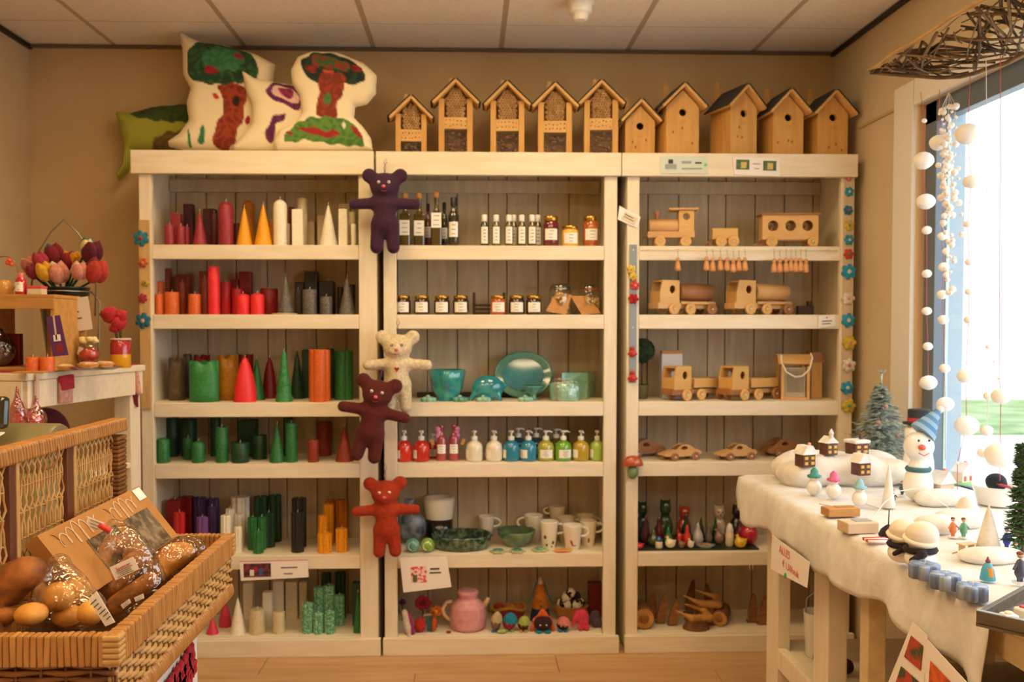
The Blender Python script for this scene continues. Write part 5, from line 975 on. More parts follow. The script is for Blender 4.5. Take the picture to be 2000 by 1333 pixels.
for v, s in ((688, .045), (736, .05)):
    p = at(1236, v+s*230, YF-.02); tag(body('red_figure', [('e', (0, 0, s*.36), (s*.34, .008, s*.36)), ('e', (0, 0, s*.85), (s*.22, .008, s*.2)), ('c', (-s*.2, 0, s*.5), (-s*.42, 0, s*.3), .004, .003), ('c', (s*.2, 0, s*.5), (s*.42, 0, s*.3), .004, .003)], mat('red_lacquer', 'b8281e', rough=.35), None, .006, .0022, loc=(p.x, YF-.0145, p.z)), ('upper' if v < 700 else 'lower')+' small red figure on the metal strip', 'figure')
p = at(1236, 937, YF-.035); t = thing('hanging_mushroom', 'wooden mushroom with orange cap and green stem on post', 'mushroom', (p.x, YF-.032, p.z)); k = YF/F
MB().ball((0, 0, 14*k), (.024, .022, 14*k), 16).build('stem', mat('green_ceramic', '5f7a54', '7a9468', sc=20, rough=.3), t); MB().lathe([(.005, 26*k), (.045, 27*k), (.047, 29*k), (.04, 38*k), (.024, 45*k), (.003, 47*k)], 24, sy=.62).build('cap', mat('orange_lacquer', 'c0552a', 'a84420', sc=15, rough=.3, coat=.6), t)
pa, pb = at(279, 430, YF-.003), at(281, 620, YF-.003)
tag(MB().box((0, 0, 0), (.045, .006, at(279, 430, YF).z-at(281, 800, YF).z), bev=.001).build('flower_strip', mat('raw_board2', 'd0aa70', 'c09a60', sc=6, st=(6, 6, 1), rough=.7), None, (xf(284, 600), YF-.0045, (at(279, 430, YF).z+at(281, 800, YF).z)/2)), 'raw wood strip with felt flowers on left bookcase post', 'strip')
for u, v, r, c, ce_, nm in ((276, 466, 16, '2a7f92', 'b82a34', 'large teal'), (280, 514, 10, 'c8602a', 'e0a080', 'orange'), (285, 553, 7, 'c8a830', '2a6a5c', 'small yellow'), (279, 583, 10, 'b8382a', '5a4a7c', 'red'), (280, 627, 16, '256f88', 'd8a898', 'large deep teal')): fl_on(u, v, r, c, ce_, '%s felt flower on left bookcase post' % nm, YF-.009)
# ---------------------------------------------------------------- fifth shelf right: small wax and ceramic animals on dark tray
p, _, _ = pl(1375, 4, .02); x0_ = xf(1249); x1_ = xf(1490); tag(MB().box((0, 0, .003), (x1_-x0_, .28, .006), bev=.001).build('tray', mat('dark_green_tray', '26301e', rough=.4), None, ((x0_+x1_)/2, YF+.17, SH[4])), 'dark green tray under the small animal figures', 'tray')
ZS = SH[4]+.0065
def fig(kind, u, tv, wpx, dy, c, lab, cat='figure', c2=None):
    Y = YF+dy; p = at(u, at_v(ZS, Y), Y); h = at(u, tv, Y).z-ZS; r = wpx*Y/F/2; m = mat('glaze_'+c, c, c2, sc=40, rough=.2, coat=.7); t = thing(kind, lab, cat, (p.x, Y, ZS), group='small animal figures')
    d = min(r, .035)
    if kind == 'hen': body('body', [('e', (0, 0, h*.36), (r*.85, d*.75, h*.36)), ('c', (-r*.35, 0, h*.5), (-r*.45, 0, h*.86), r*.3, r*.22), ('c', (r*.5, 0, h*.45), (r*.95, 0, h*.62), r*.25, r*.1)], m, t, r*.3, r/9); MB().ball((-r*.45, 0, h*.98), (r*.12, r*.08, r*.16), 8).build('comb', mat('comb_red', 'c02a20'), t); MB().lathe([(r*.1, 0), (.0005, r*.25)], 8, M=TM(-r*.65, 0, h*.85, ry=-PI/2)).build('beak', mat('beak', 'd88a2a'), t)
    elif kind == 'cat': 
        body('body', [('e', (0, 0, h*.3), (r*.85, d*.8, h*.31)), ('e', (0, -d*.1, h*.74), (r*.62, d*.7, h*.2)), ('c', (-r*.4, 0, h*.86), (-r*.5, 0, h*.97), r*.16, r*.06), ('c', (r*.4, 0, h*.86), (r*.5, 0, h*.97), r*.16, r*.06), ('c', (-r*.35, -d*.6, h*.3), (-r*.35, -d*.7, .008), r*.2, r*.2), ('c', (r*.35, -d*.6, h*.3), (r*.35, -d*.7, .008), r*.2, r*.2)], m, t, r*.25, r/9)
        for s in (-1, 1): MB().ball((s*r*.25, -d*.78, h*.78), r*.09, 8).build('eye', m_black, t)
        MB().ball((0, -d*.8, h*.7), (r*.1, r*.08, r*.08), 8).build('nose', m_black, t)
    elif kind == 'pear': MB().lathe([(r*.5, 0), (r*.95, h*.12), (r, h*.3), (r*.8, h*.52), (r*.4, h*.7), (r*.38, h*.82), (r*.2, h*.95), (r*.03, h)], 20, sy=d/r).build('body', m, t); MB().ball((0, 0, h*.95), r*.14, 8).build('knob', m, t)
    elif kind == 'globe': MB().ball((0, 0, h*.5), (r, d*1.1, h*.5), 18).build('body', m, t); MB().tube([(0, 0, h*.99), (.002, 0, h*1.06)], .0015, 5).build('wick', m_wick, t)
    elif kind == 'plate': MB().lathe([(r*.6, 0), (r*.65, .003), (r, .014), (r*.97, .016), (r*.6, .007), (r*.02, .006)], 26, sy=.6).build('plate', m, t); struct(MB().ball((0, 0, .01), (r*.55, r*.3, .012), 12, lump=.4, seed=2).build('nuts', mat('nuts', 'c89a5c', '8a5a2a', sc=150, rough=.7), t), 'stuff')
    elif kind == 'salt_pot': MB().lathe([(r*.8, 0), (r, h*.1), (r*.95, h*.55), (r*.75, h*.62)], 18).build('base', mat('glaze_cream', 'd8c8a8', rough=.25), t); MB().lathe([(r*.85, h*.55), (r*.9, h*.7), (r*.5, h*.95), (r*.05, h)], 18).build('lid', m, t)
FIGS = [('cat', 1254, 976, 32, .24, '1f3a22', 'dark green glazed bear at back left of animal shelf'), ('cat', 1299, 972, 36, .22, '24482a', 'larger dark green glazed bear behind the red bottle'), ('cat', 1336, 985, 34, .25, 'b83c1c', 'orange glazed owl figure at back of animal shelf'), ('cat', 1404, 984, 34, .25, 'cbb99a', 'cream glazed cat with black eyes at back'), ('cat', 1440, 982, 36, .25, '2a2220', 'black glazed cat at back beside the cream one'),
  ('pear', 1261, 1006, 18, .15, '5a2434', 'plum purple glazed pear shape on animal shelf'), ('pear', 1287, 1008, 22, .15, '5c1418', 'dark red glazed pear shape on animal shelf'), ('pear', 1340, 1003, 20, .17, '1c3424', 'dark green bottle shaped figure in middle of animal shelf'), ('pear', 1369, 1010, 14, .19, '20402a', 'slim dark green figure behind the white pear'), ('pear', 1397, 1010, 14, .19, '1f4a30', 'slim green figure behind the snack plate'), 
  ('hen', 1247, 1056, 22, .045, 'd8303c', 'bright red hen at left front of animal shelf'), ('pear', 1276, 1034, 22, .1, '4a5a2a', 'olive green crowned frog figure on animal shelf'), ('salt_pot', 1287, 1048, 15, .05, '2a4a8a', 'small pot with blue lid among the animals'), ('pear', 1305, 1030, 20, .1, '2a6a2c', 'grass green figure with white beads'), ('hen', 1309, 1046, 24, .05, 'e0d4b0', 'cream hen with pink tail on animal shelf'),
  ('hen', 1328, 1032, 16, .1, 'c82c24', 'red hen left of the round red bottle'), ('pear', 1342, 1025, 16, .095, 'd8342c', 'bright red pear shaped figure mid shelf'), ('hen', 1331, 1052, 16, .045, '7a5a44', 'speckled brown hen at front of animal shelf'), ('hen', 1349, 1050, 15, .045, 'd8ccb0', 'small cream chick at front of animal shelf'), ('pear', 1363, 1021, 22, .1, 'b8b4b0', 'grey white glazed pear behind the snack plate'), ('plate', 1378, 1050, 38, .06, '8a9488', 'grey plate of nuts on animal shelf'),
  ('pear', 1384, 1024, 16, .13, '6a5f58', 'greyish clay figure in the second row'), ('hen', 1405, 1030, 22, .1, '8a6a58', 'brown clay hen behind the snack plate'), ('salt_pot', 1425, 1022, 17, .09, 'd8ccc0', 'tall cream shaker with rounded top'), ('hen', 1446, 1042, 27, .05, 'dcb01c', 'yellow hen beside the round red candle'), ('globe', 1462, 1025, 36, .11, 'b81c34', 'round crimson ball candle at right of animal shelf', 'candle'), ('pear', 1445, 1012, 20, .19, '6a1c1c', 'dark red figure behind the round red candle')]
it = [[f[1], f[4], f[3]*(YF+f[4])/F/2*(1.05 if f[0] != 'plate' else 1), min(f[3]*(YF+f[4])/F/2, .035)] for f in FIGS]
relax(it, .05, .3)
for f, q in zip(FIGS, it): fig(*f[:4], q[1], *f[5:])
# ---------------------------------------------------------------- bottom shelf right: wood turned pieces
m_bk = mat('bark', '6a4428', '8a5c34', sc=30, rough=.9, bump=.5); m_cut = mat('cut_wood', 'c8904a', 'a8702f', sc=30, rough=.7); m_leafw = mat('carved_leaf', '9a6430', '7c4c22', sc=20, st=(1, 1, 4), rough=.6)
def logslice(u, v, rpx, dy, lab, length=.1, rz=0):
    Y = YF+dy; p = at(u, v, Y); r = rpx*Y/F; t = thing('log_piece', lab, 'log', (p.x, Y, SH[5]+r), rz=rz, group='wood pieces'); MB().lathe([(r*.97, 0), (r, .006), (r*.98, length)], 22, M=TM(rx=-PI/2), star=lambda a: 1+.03*sin(5*a)).build('bark', m_bk, t); MB().lathe([(r*.9, 0), (r*.02, -.002)], 22, M=TM(y=-.001, rx=-PI/2)).build('cut_face', m_cut, t)
    MB().lathe([(r*.45, 0), (r*.3, -.004), (r*.02, -.004)], 16, M=TM(y=-.004, rx=-PI/2)).build('heart', m_leafw if rpx > 15 else m_cer2, t)
logslice(1258, 1195, 22, .05, 'thick cut log slice against left post', .12); logslice(1405, 1190, 16, .08, 'round bark covered log with pale core', .14, -.4)
for u, v, dy, rot, lab in ((1360, 1212, .06, .1, 'lower carved wooden antler shaped bowl'), (1378, 1160, .12, -.1, 'upper carved wooden antler shaped bowl')):
    Y = YF+dy; p = at(u, v, Y); z = SH[5] if v > 1200 else SH[5]+.085; t = thing('carved_bowl', lab, 'bowl', (p.x, Y, z), rz=rot, group='wood pieces')
    if v > 1200: MB().lathe([(.06, 0), (.062, .005), (.05, .03), (.058, .045)], 22, sy=.8).build('foot', m_bk, t)
    else: MB().lathe([(.05, -.084), (.045, 0.0)], 18, sy=.7).build('foot', m_bk, t)
    z0 = .04 if v > 1200 else 0
    body('rim', [('c', (.055, -.01, z0+.01), (-.03, -.03, z0+.018), .018, .014), ('c', (-.03, -.03, z0+.018), (-.1, -.02, z0+.05), .012, .004), ('c', (.055, -.01, z0+.01), (.05, .03, z0+.03), .016, .014), ('c', (.05, .03, z0+.03), (-.04, .04, z0+.06), .012, .004), ('e', (0, 0, z0+.004), (.05, .035, .012))], m_cut, t, .012, .004)
for u, tv, dy, tl, lab in ((1290, 1146, .13, .35, 'tall carved wooden leaf standing upright left'), (1313, 1158, .1, .4, 'shorter carved wooden leaf standing behind antler bowl'), (1273, 1150, .2, .1, 'narrow wooden leaf in the dark left corner'), (1468, 1150, .13, .15, 'carved wooden leaf at right end of bottom shelf'), (1488, 1150, .1, .3, 'pointed wooden leaf beside the table leg'), (1345, 1120, .26, .3, 'dark tall driftwood piece at the back'), (1385, 1130, .27, -.2, 'dark driftwood branch at the back right')):
    p, h, w_ = pl(u, 5, dy, tv, 20); dk = 'dark' in lab and 'driftwood' in lab
    poly = smoothpoly([(-.018, 0), (.018, 0), (.024, h*.35), (.004+h*.1*tl, h*.98), (-.02, h*.4)], 2); t = thing('wooden_leaf', lab, 'wood carving', p, rot=(-.05, 0, 0), group='wood pieces'); MB().prism([(x+tl*z*.35, z) for x, z in poly], -.006, .006).build('leaf', m_bk if dk else m_leafw, t); MB().box((0, .008, .005), (.04, .03, .01), bev=.002).build('foot', m_bk, t)
p = at(1468, 1100, YF-.01); t = thing('wire_hook', 'two thin pale wires hanging under fifth shelf', 'wire', (p.x, YF-.008, p.z)); 
for x in (-.006, .008): MB().tube([(x, 0, 0), (x-.003, 0, -.02), (x-.001, 0, -.034)], .0013, 5).build('wire', mat('rod_cream', 'e8d8b0'), t)
# ---------------------------------------------------------------- left: console with gifts
ZK = 1.29; KN = at(50, 730, Z=ZK); KF = at(277, 713, Z=ZK); ka = math.atan2(-(KF.x-KN.x), KF.y-KN.y); KL = (KF-KN).xy.length
t = thing('console_table', 'white wooden console table with deep apron on left', 'table', (KN.x, KN.y, 0), rz=ka); KW = .52
MB().box((-KW/2, KL/2, ZK-.012), (KW+.02, KL+.02, .024), bev=.003).build('table_top', m_wood, t)
for x, y in ((-.04, .04), (-.04, KL-.04), (-KW+.04, .04), (-KW+.04, KL-.04)): MB().box((x, y, (ZK-.024)/2), (.07, .07, ZK-.024), bev=.003).build('leg', m_woodv, t)
MB().box((-.006, KL/2, ZK-.07), (.022, KL-.004, .09), bev=.002).build('apron', m_wood, t); MB().box((-KW/2, .006, ZK-.07), (KW-.026, .022, .09), bev=.002).build('apron', m_wood, t)
MB().box((-KW/2, KL/2, .9), (KW-.02, KL-.02, .02), bev=.002).build('lower_shelf', m_wood, t); MB().box((-KW+.012, KL/2, 1.06), (.012, KL-.15, .3)).build('back_panel', m_plank, t)
mk = MB().box((-.03, KL/2, ZK+.0015), (.0, 0, 0)); 
o = MB().box((0, 0, 0), (KW-.05, KL*.97, .002)).build('red_placemat', mat('red_paper', 'c8485a', 'b83c50', sc=8, rough=.8), None, Matrix.Rotation(ka, 4, 'Z') @ Vector((-KW/2+.02, KL/2, 0))+Vector((KN.x, KN.y, ZK+.0015)), rz=ka); tag(o, 'red paper runner covering the console top', 'runner')
def kz(u, v, h=0): return at(u, v, Z=ZK+.004+h)
# crate on the console
YC = 3.02; c0 = at(-40, 700, YC); c1 = at(108, 700, YC); H = at(60, 576, YC).z-ZK-.003; w_ = c1.x-c0.x; D = .2
m_crate = mat('crate_wood', 'c8944f', 'b5803f', sc=5, st=(1, 7, 7), rough=.6); t = thing('wooden_crate', 'open pine crate standing on the console', 'crate', (c1.x, YC, ZK+.004))
for z, nm in ((.006, 'bottom_board'), (H-.006, 'top_board')): MB().box((-w_/2, D/2, z), (w_, D, .012), bev=.002).build(nm, m_crate, t)
for x in (-.01, -.085, -w_+.01): MB().box((x, D-.006, H/2), (.06 if x > -w_/2 else .02, .01, H-.025), bev=.002).build('back_slat', m_crate, t)
MB().box((-.008, D/2-.006, H/2), (.014, D-.013, H-.025), bev=.002).build('end_board', m_crate, t); MB().box((-w_+.008, D/2, H/2), (.014, D-.013, H-.025)).build('end_board', m_crate, t)
MB().box((-w_/2, -.004, H-.03), (w_, .008, .036), bev=.001).build('front_rail', m_crate, t)
for u, r_, c in ((60, 13, 'orange'), (88, 13, 'orange')):
    p = at(u, 703, YC-.03); k = (YC-.03)/F; o = tag(MB().lathe([(r_*k, 0), (r_*k, 26*k), (r_*k*.9, 28*k), (r_*k*.1, 27*k)], 18).build('candle', cmat(c), None, (p.x+.012, YC-.04, ZK+.004)), 'short orange candle in front of the pine crate', 'candle', 'orange candles by the crate'); MB().tube([(0, 0, 27*k), (.001, 0, 33*k)], .001, 5).build('wick', m_wick, o)
p = at(12, 690, YC+.08); o = body('gift_bag', [('e', (0, 0, .05), (.05, .04, .05)), ('c', (0, 0, .08), (.0, 0, .12), .03, .012)], film('violet_film', (.6, .45, .75), base=.25, sc=40), None, .02, .006, loc=(p.x-.02, YC+.08, ZK+.017)); tag(o, 'violet cellophane gift bag inside the pine crate', 'gift bag')
p = at(10, 660, YC+.15); tag(MB().box((0, 0, .055), (.11, .03, .11), bev=.002).build('gift_box', mat('dark_red_card', '7a1c10'), None, (p.x, YC+.15, ZK+.017)), 'dark red box at the back inside the pine crate', 'box')
ZCR = ZK+.004+H
p = at(41, 572, YC+.06); k = (YC+.06)/F; t = thing('red_bottle', 'small red bottle with white label on the crate', 'bottle', (p.x, YC+.06, ZCR+.0005)); r = 10*k; h = 42*k
MB().lathe([(r*.9, 0), (r, .004), (r, h*.68), (r*.6, h*.78), (r*.5, h*.82)], 18).build('bottle', mat('soap_redb', 'b82430', rough=.15, coat=.7), t); MB().lathe([(r*.55, h*.8), (r*.55, h*.98), (r*.4, h)], 14).build('cap', mat('coral_cap', 'd86a60', rough=.4), t); plabel(t, r*1.6, h*.42, h*.36, 0, r, 2)
p = at(67, 573, YC+.05); k = (YC+.05)/F; t = thing('small_box', 'small cream box with red lid on the crate', 'box', (p.x, YC+.07, ZCR+.0005)); MB().box((0, 0, .011), (28*k, .04, .02), bev=.002).build('box', m_cer2, t); MB().box((0, 0, .025), (29*k, .042, .01), bev=.002).build('lid', mat('coral_card', 'd04a50', rough=.6), t)
p = at(4, 572, YC+.06); t = thing('wire_lantern', 'glass and wire ornament with orange berries at left edge', 'ornament', (p.x, YC+.08, ZCR+.0005)); MB().tube([(.045*cos(a), 0, .07+.062*sin(a)) for a in [2*PI*i/24 for i in range(24)]], .002, 5, closed=True).build('wire_ring', mat('copper_wire', 'a87848', rough=.3, metal=1), t); MB().lathe([(.02, 0), (.026, .004), (.022, .04), (.018, .05)], 16).build('glass', mat('amber_glass', 'd8a050', rough=.15, coat=.6), t)
for x, z in ((.012, .11), (.024, .104), (.018, .118)): MB().ball((x, -.004, z), .008, 10).build('berry', mat('berry', 'd85030', rough=.4), t)
# tulips in a bucket
YT = 3.36; bp = at(125, 566, YT); k = YT/F; t = thing('flower_bucket', 'dark metal bucket on wire stand holding felt tulips', 'bucket', (bp.x, YT, ZK+.004)); zr = bp.z-ZK
MB().lathe([(.055, .0), (.058, .004), (.088, zr), (.092, zr+.004), (.086, zr+.003), (.05, .02), (.004, .018)], 28).build('bucket', mat('dark_green_metal', '1c241c', rough=.3, coat=.4), t)
MB().tube([(.096*cos(a), .096*sin(a), zr-.012) for a in [2*PI*i/28 for i in range(28)]], .003, 6, closed=True).build('ring', m_wire, t)
ap = at(124, 430, YT); MB().tube([(-.12, 0, zr-.01)]+[Vector((at(u, v, YT).x-bp.x, .0, at(u, v, YT).z-ZK)) for u, v in ((68, 505), (100, 455), (124, 431), (150, 455), (176, 492), (188, 540), (186, 620))], .003, 6).build('wire_handle', mat('grey_wire', '8a8272', rough=.4, metal=.6), t)
MB().tube([(.1, 0, zr-.012), (.13, .0, zr-.05), (.12, 0, .02), (.125, 0, .0)], .003, 6).build('stand_leg', mat('grey_wire', '8a8272'), t)
m_stem = felt('24402a')
for i, (a, b, rp, c1, c2) in enumerate([(78, 509, 12, 'a83248', '8a2038'), (86, 532, 14, 'd8a020', 'c89018'), (113, 534, 16, 'd89080', 'e0c8a0'), (105, 497, 15, '7c1822', '1f6a7c'), (134, 509, 13, '8a1c1c', 'd88a20'), (154, 530, 13, 'd88a78', 'd8b090'), (178, 492, 17, '5c1024', '1f6f84'), (187, 530, 18, 'b8382a', '7a1818'), (57, 520, 13, 'c87a68', 'd8c098'), (145, 505, 10, 'd8921c', '2a5a3c'), (168, 480, 10, 'd8c890', '2a6a5c'), (64, 532, 11, '7a1c24', '8a2a2c')]):
    Y = YT-.05+.012*(i % 5)-(.03 if b > 520 else 0); p = at(a, b, Y); r = rp*1.3*Y/F; g = thing('felt_tulip', '%s felt tulip in the bucket' % ({'a83248': 'magenta', 'd8a020': 'yellow', 'd89080': 'peach and cream', '7c1822': 'dark red and teal', '8a1c1c': 'maroon and orange', 'd88a78': 'salmon pink', '5c1024': 'large wine red and teal', 'b8382a': 'large brick red', 'c87a68': 'pale pink', 'd8921c': 'small orange', 'd8c890': 'small cream', '7a1c24': 'small dark red'}[c1]), 'felt tulip', p, group='felt tulips in the bucket', rot=(.35, (a-125)*.006, 0))
    for q in range(3): 
        an = q*2*PI/3+.5; body('petal', [('e', (r*.35*cos(an), r*.35*sin(an), 0), (r*.66, r*.5, r*1.0)), ('c', (r*.45*cos(an), r*.45*sin(an), r*.6), (r*.5*cos(an), r*.5*sin(an), r*1.15), r*.22, r*.07)], felt(c1 if q != 1 else c2), g, r*.2, r/6)
    b_ = Vector((bp.x, YT, bp.z-.03))-p; Mi = g.rotation_euler.to_matrix().inverted(); MB().tube([(0, 0, -r*.8), Mi @ (b_*.6+Vector((0, 0, -.01))), Mi @ b_], .004, 5).build('stem', m_stem, g)
# cards and gifts
card('gift_sign', 'white leaning card with tiny print before the tulip bucket', [(108, 588), (172, 579), (181, 643), (122, 652)], 3.2, [(.55, .42, .2, .05, m_ink), (.55, .62, .32, .04, m_ink), (.12, .2, .16, .14, mat('photo_teal', '5a9ab0')), (.12, .45, .1, .3, mat('photo_stem', '7a8a5a'))], m=mat('cream_card', 'd8ccb8', rough=.3))
t = card('gift_card', 'purple gift card with white ribbon and red heart', [(90, 619), (117, 616), (134, 694), (104, 697)], 2.985, [(.5, .55, .5, .16, m_label), (.5, .3, .12, .6, mat('cream_ribbon', 'd8b8a8')), (.55, .8, .5, .22, mat('heart_red', '8a1c30'))], m=mat('purple_card', '5a2a6c', rough=.25))
p = kz(173, 690); p.y = 3.18; k = 3.18/F; p.x = at(173, 680, 3.18).x; t = thing('gift_jar', 'round glass gift jar of red hearts with cream bow', 'gift', (p.x, 3.18, ZK+.004)); r = 22*k; h = 58*k
MB().lathe([(r*.6, 0), (r*.5, h*.12), (r*.8, h*.25), (r*.98, h*.5), (r*.8, h*.75), (r*.45, h*.85)], 20, cap=False).build('glass', m_clear, t); MB().ball((0, 0, h*.45), (r*.82, r*.82, h*.24), 14, lump=.1).build('hearts', mat('red_sweets', 'c83428', 'a8241c', sc=50, rough=.4), t); MB().lathe([(r*.55, 0.001), (r*.45, h*.1)], 16).build('foot', mat('pink_glass', 'd8a0a0', rough=.2), t)
b = MB()
for i in range(6): a = i*1.05; b.ball((r*.5*cos(a), r*.5*sin(a), h*.92+.006*(i % 2)), (r*.4, r*.3, .01), 8, lump=.2, seed=i)
b.build('bow', mat('cream_bow', 'd8c088', rough=.6), t); MB().box((-r*1.0, -r*.4, h*.5), (.016, .001, .028), M=TM(ry=.3)).build('gift_tag', m_label, t)
p = at(180, 712, Z=ZK+.004); t = thing('cake_plate', 'oval glass plate at the front of the console', 'plate', (at(180, 708, 3.1).x, 3.1, ZK+.004)); MB().lathe([(.06, 0), (.085, .01), (.088, .012), (.06, .004), (.003, .003)], 28, sx=1.2, sy=.75).build('plate', film('plate_glass', (.85, .85, .9), base=.3, rough=.1, sc=0, amt=.4), t)
for u, Y, c, lab in ((124, 3.07, 'd8b070', 'pale iced tart left of the glass plate'), (172, 3.06, 'c8603c', 'red jam tart on left of the glass plate'), (202, 3.12, 'd0805a', 'orange red jam tart on right of the glass plate')):
    p = at(u, 700, Y); z = ZK+.004+(.008 if u > 150 else 0); t = thing('tart', lab, 'tart', (p.x, Y, z), group='tarts'); MB().lathe([(.028, 0), (.036, .012), (.034, .015), (.005, .014)], 24, star=lambda a: 1+.03*cos(18*a)).build('crust', mat('crust', 'c8924c', 'b87c38', sc=60, rough=.8), t); MB().ball((0, 0, .014), (.03, .03, .007), 14, lump=.15, seed=int(u)).build('filling', mat('fill_'+c, c, 'e0d0b0', sc=70, rough=.5), t)
p = at(236, 712, 3.25); k = 3.25/F; t = thing('flower_jar', 'glass jar of yellow and red with red felt pompoms', 'jar', (p.x, 3.25, ZK+.004)); r = 19*k; h = 58*k
MB().lathe([(r*.9, 0), (r, .005), (r, h*.45)], 20).build('yellow_layer', mat('yellow_sand', 'e0a020', rough=.2, coat=.6), t); MB().lathe([(r, h*.45), (r, h*.8), (r*.85, h*.92)], 20).build('red_layer', mat('red_sand', 'a8242c', rough=.2, coat=.6), t); MB().tube([(r*.92*cos(a), r*.92*sin(a), h*.95) for a in [2*PI*i/20 for i in range(20)]], .004, 6, closed=True).build('rim_cord', mat('cream_ribbon', 'd8b8a8'), t)
for x, z, rr in ((-.035, 102, .03), (-.005, 86, .027), (.004, 100, .022), (-.018, 78, .02)):
    o = MB().ball((x, 0, z*k), rr, 14, lump=.22, seed=int(z)).build('pompom', felt('b8242c'), t); MB().tube([(x*.2, 0, h*.7), (x, 0, z*k)], .002, 5).build('stem', m_stem, t)
p = at(50, 712, 2.87); tag(MB().box((0, 0, .003), (.09, .06, .006), M=TM(rz=.2), bev=.001).build('thin_board', m_crate, None, (p.x, 2.9, ZK+.003)), 'thin flat wooden board at the near edge of console', 'board')
# things hanging on the console side
Rk = Matrix.Rotation(ka, 4, 'Z')
def kside(u, v): 
    Y = 2.9
    for _ in range(4):
        p = at(u, v, Y); Y = KN.y+(p.x-KN.x-.012)*0 + Y*0 + (KF.y-KN.y)*min(1.1, max(-.1, (p.x-KN.x)/(KF.x-KN.x)))*.5+ (Y-KN.y)*.5 if False else Y
    # intersect the ray with the side plane
    d = at(u, v, 1.0)-Vector((0, 0, EYE)); n = Vector((KF.y-KN.y, -(KF.x-KN.x), 0)).normalized(); c = n.dot(Vector((KN.x, KN.y, 0)))+.016; tt = c/n.dot(d); return Vector((0, 0, EYE))+d*tt
p = kside(128, 735); t = thing('felt_pouch', 'pink felt pouch with red flap hanging on console side', 'pouch', p, rz=ka)
MB().box((0, 0, -.055), (.014, .066, .075), bev=.005).build('pouch', felt('d8a090'), t); MB().box((.003, 0, -.022), (.016, .068, .05), M=TM(rx=.06), bev=.004).build('flap', felt('b8283c'), t)
p = kside(70, 775); t = thing('sweet_bag', 'pink film sweet bag hanging at the console corner', 'gift bag', p, rz=ka); body('bag', [('e', (0, 0, -.075), (.03, .04, .035)), ('c', (0, 0, -.05), (0, 0, 0), .014, .005)], film('pink_film', (.95, .6, .6), base=.25, sc=40), t, .02, .005); MB().ball((0, 0, -.08), (.022, .03, .024), 12, lump=.1).build('sweets', mat('pink_sweets', 'd88a80', 'e0a8a0', sc=60), t); MB().box((.004, .004, .03), (.002, .014, .09)).build('ribbon', mat('cream_ribbon', 'd8b8a8'), t)
p = kside(40, 770); t = thing('sweet_bag', 'second pink film sweet bag hanging left of the corner', 'gift bag', (p.x-.02, KN.y-.03, p.z)); body('bag', [('e', (0, 0, -.075), (.025, .02, .05)), ('c', (0, 0, -.05), (0, 0, .02), .012, .005)], film('pink_film', (.95, .6, .6)), t, .02, .005); MB().ball((0, 0, -.085), (.018, .014, .03), 12, lump=.1).build('sweets', mat('pink_sweets', 'd88a80'), t)
p = at(266, 722, KF.y-.02); t = thing('felt_doll', 'dark red felt doll on a cord at console end', 'felt toy', (p.x, KF.y-.045, p.z)); MB().tube([(0, 0, 0), (.002, 0, -.05), (0, 0, -.075)], .0015, 5).build('cord', felt('d8b8a0'), t); body('body', [('e', (0, 0, -.09), (.016, .012, .018)), ('c', (-.004, 0, -.1), (-.01, 0, -.15), .012, .006), ('c', (.004, 0, -.1), (.012, 0, -.145), .01, .005)], felt('7a1c24'), t, .01, .003); body('scarf', [('c', (.012, -.004, -.01), (.02, -.004, -.09), .008, .01)], felt('d89888'), t, .006, .003)
p = Rk @ Vector((-KW*.45, KL*.5, 0))+Vector((KN.x, KN.y, .911)); o = body('heart_cushion', [('e', (-.05, 0, .13), (.09, .08, .1)), ('e', (.06, 0, .13), (.09, .08, .1)), ('e', (0, 0, .085), (.07, .07, .085))], felt('5c0f1c'), None, .03, .01, loc=p, rz=1.2); tag(o, 'dark red heart cushion under the console top', 'cushion')
# ---------------------------------------------------------------- counter, cash register
m_cnt = mat('white_laminate', 'e8e4de', rough=.4)
ZB = .7635; t = thing('counter', 'white shop counter under the wicker hamper', 'counter', (-1.1, 1.5, 0)); MB().box((-.02, .1, ZB/2), (.908, 1.2, ZB), bev=.004).build('body', m_cnt, t); MB().box((-.32, .965, ZB/2), (.94, .52, ZB), bev=.004).build('return', m_cnt, t)
# red felt garland on the counter side
t = thing('felt_garland', 'red felt ornament garland on the white counter side', 'garland', (-.662, 1.95, .7)); rn = random.Random(8)
for i, (u, v, s) in enumerate(((368, 1283, .03), (360, 1300, .03), (374, 1305, .022), (350, 1320, .032), (366, 1322, .025), (340, 1330, .03), (330, 1345, .03), (352, 1345, .03))):
    q = at(u, v, X=-.661); L_ = q-Vector((-.662, 1.95, .7)); MB().lathe([(s*.9, 0), (s, .004), (s*.9, .008), (s*.35, .008), (s*.3, .004), (s*.35, 0)], 24, M=TM(L_.x, L_.y, L_.z, ry=PI/2), star=lambda a: 1+.16*cos(5*a+i), cap=False).build('felt_shape', felt('b8182a'), t)
p = at(45, 880, 2.42); t = thing('cash_register', 'olive grey cash register with dark display behind the hamper', 'cash register', (p.x-.05, 2.35, ZB+.001), rz=-.1); zt = at(45, 832, 2.4).z-ZB; m_reg = mat('olive_plastic', '8a8058', '827850', sc=10, rough=.35)
MB().box((-.05, .14, zt*.35), (.36, .28, zt*.7), bev=.02).build('base', m_reg, t); MB().lathe([(.075, 0), (.08, .01), (.08, .25), (.075, .26)], 28, M=TM(-.14, .12, zt-.085, ry=PI/2), sx=1.05).build('printer_cover', m_reg, t); MB().box((.02, .05, zt-.012), (.09, .03, .003), M=TM(rx=.25)).build('paper_strip', m_card, t)
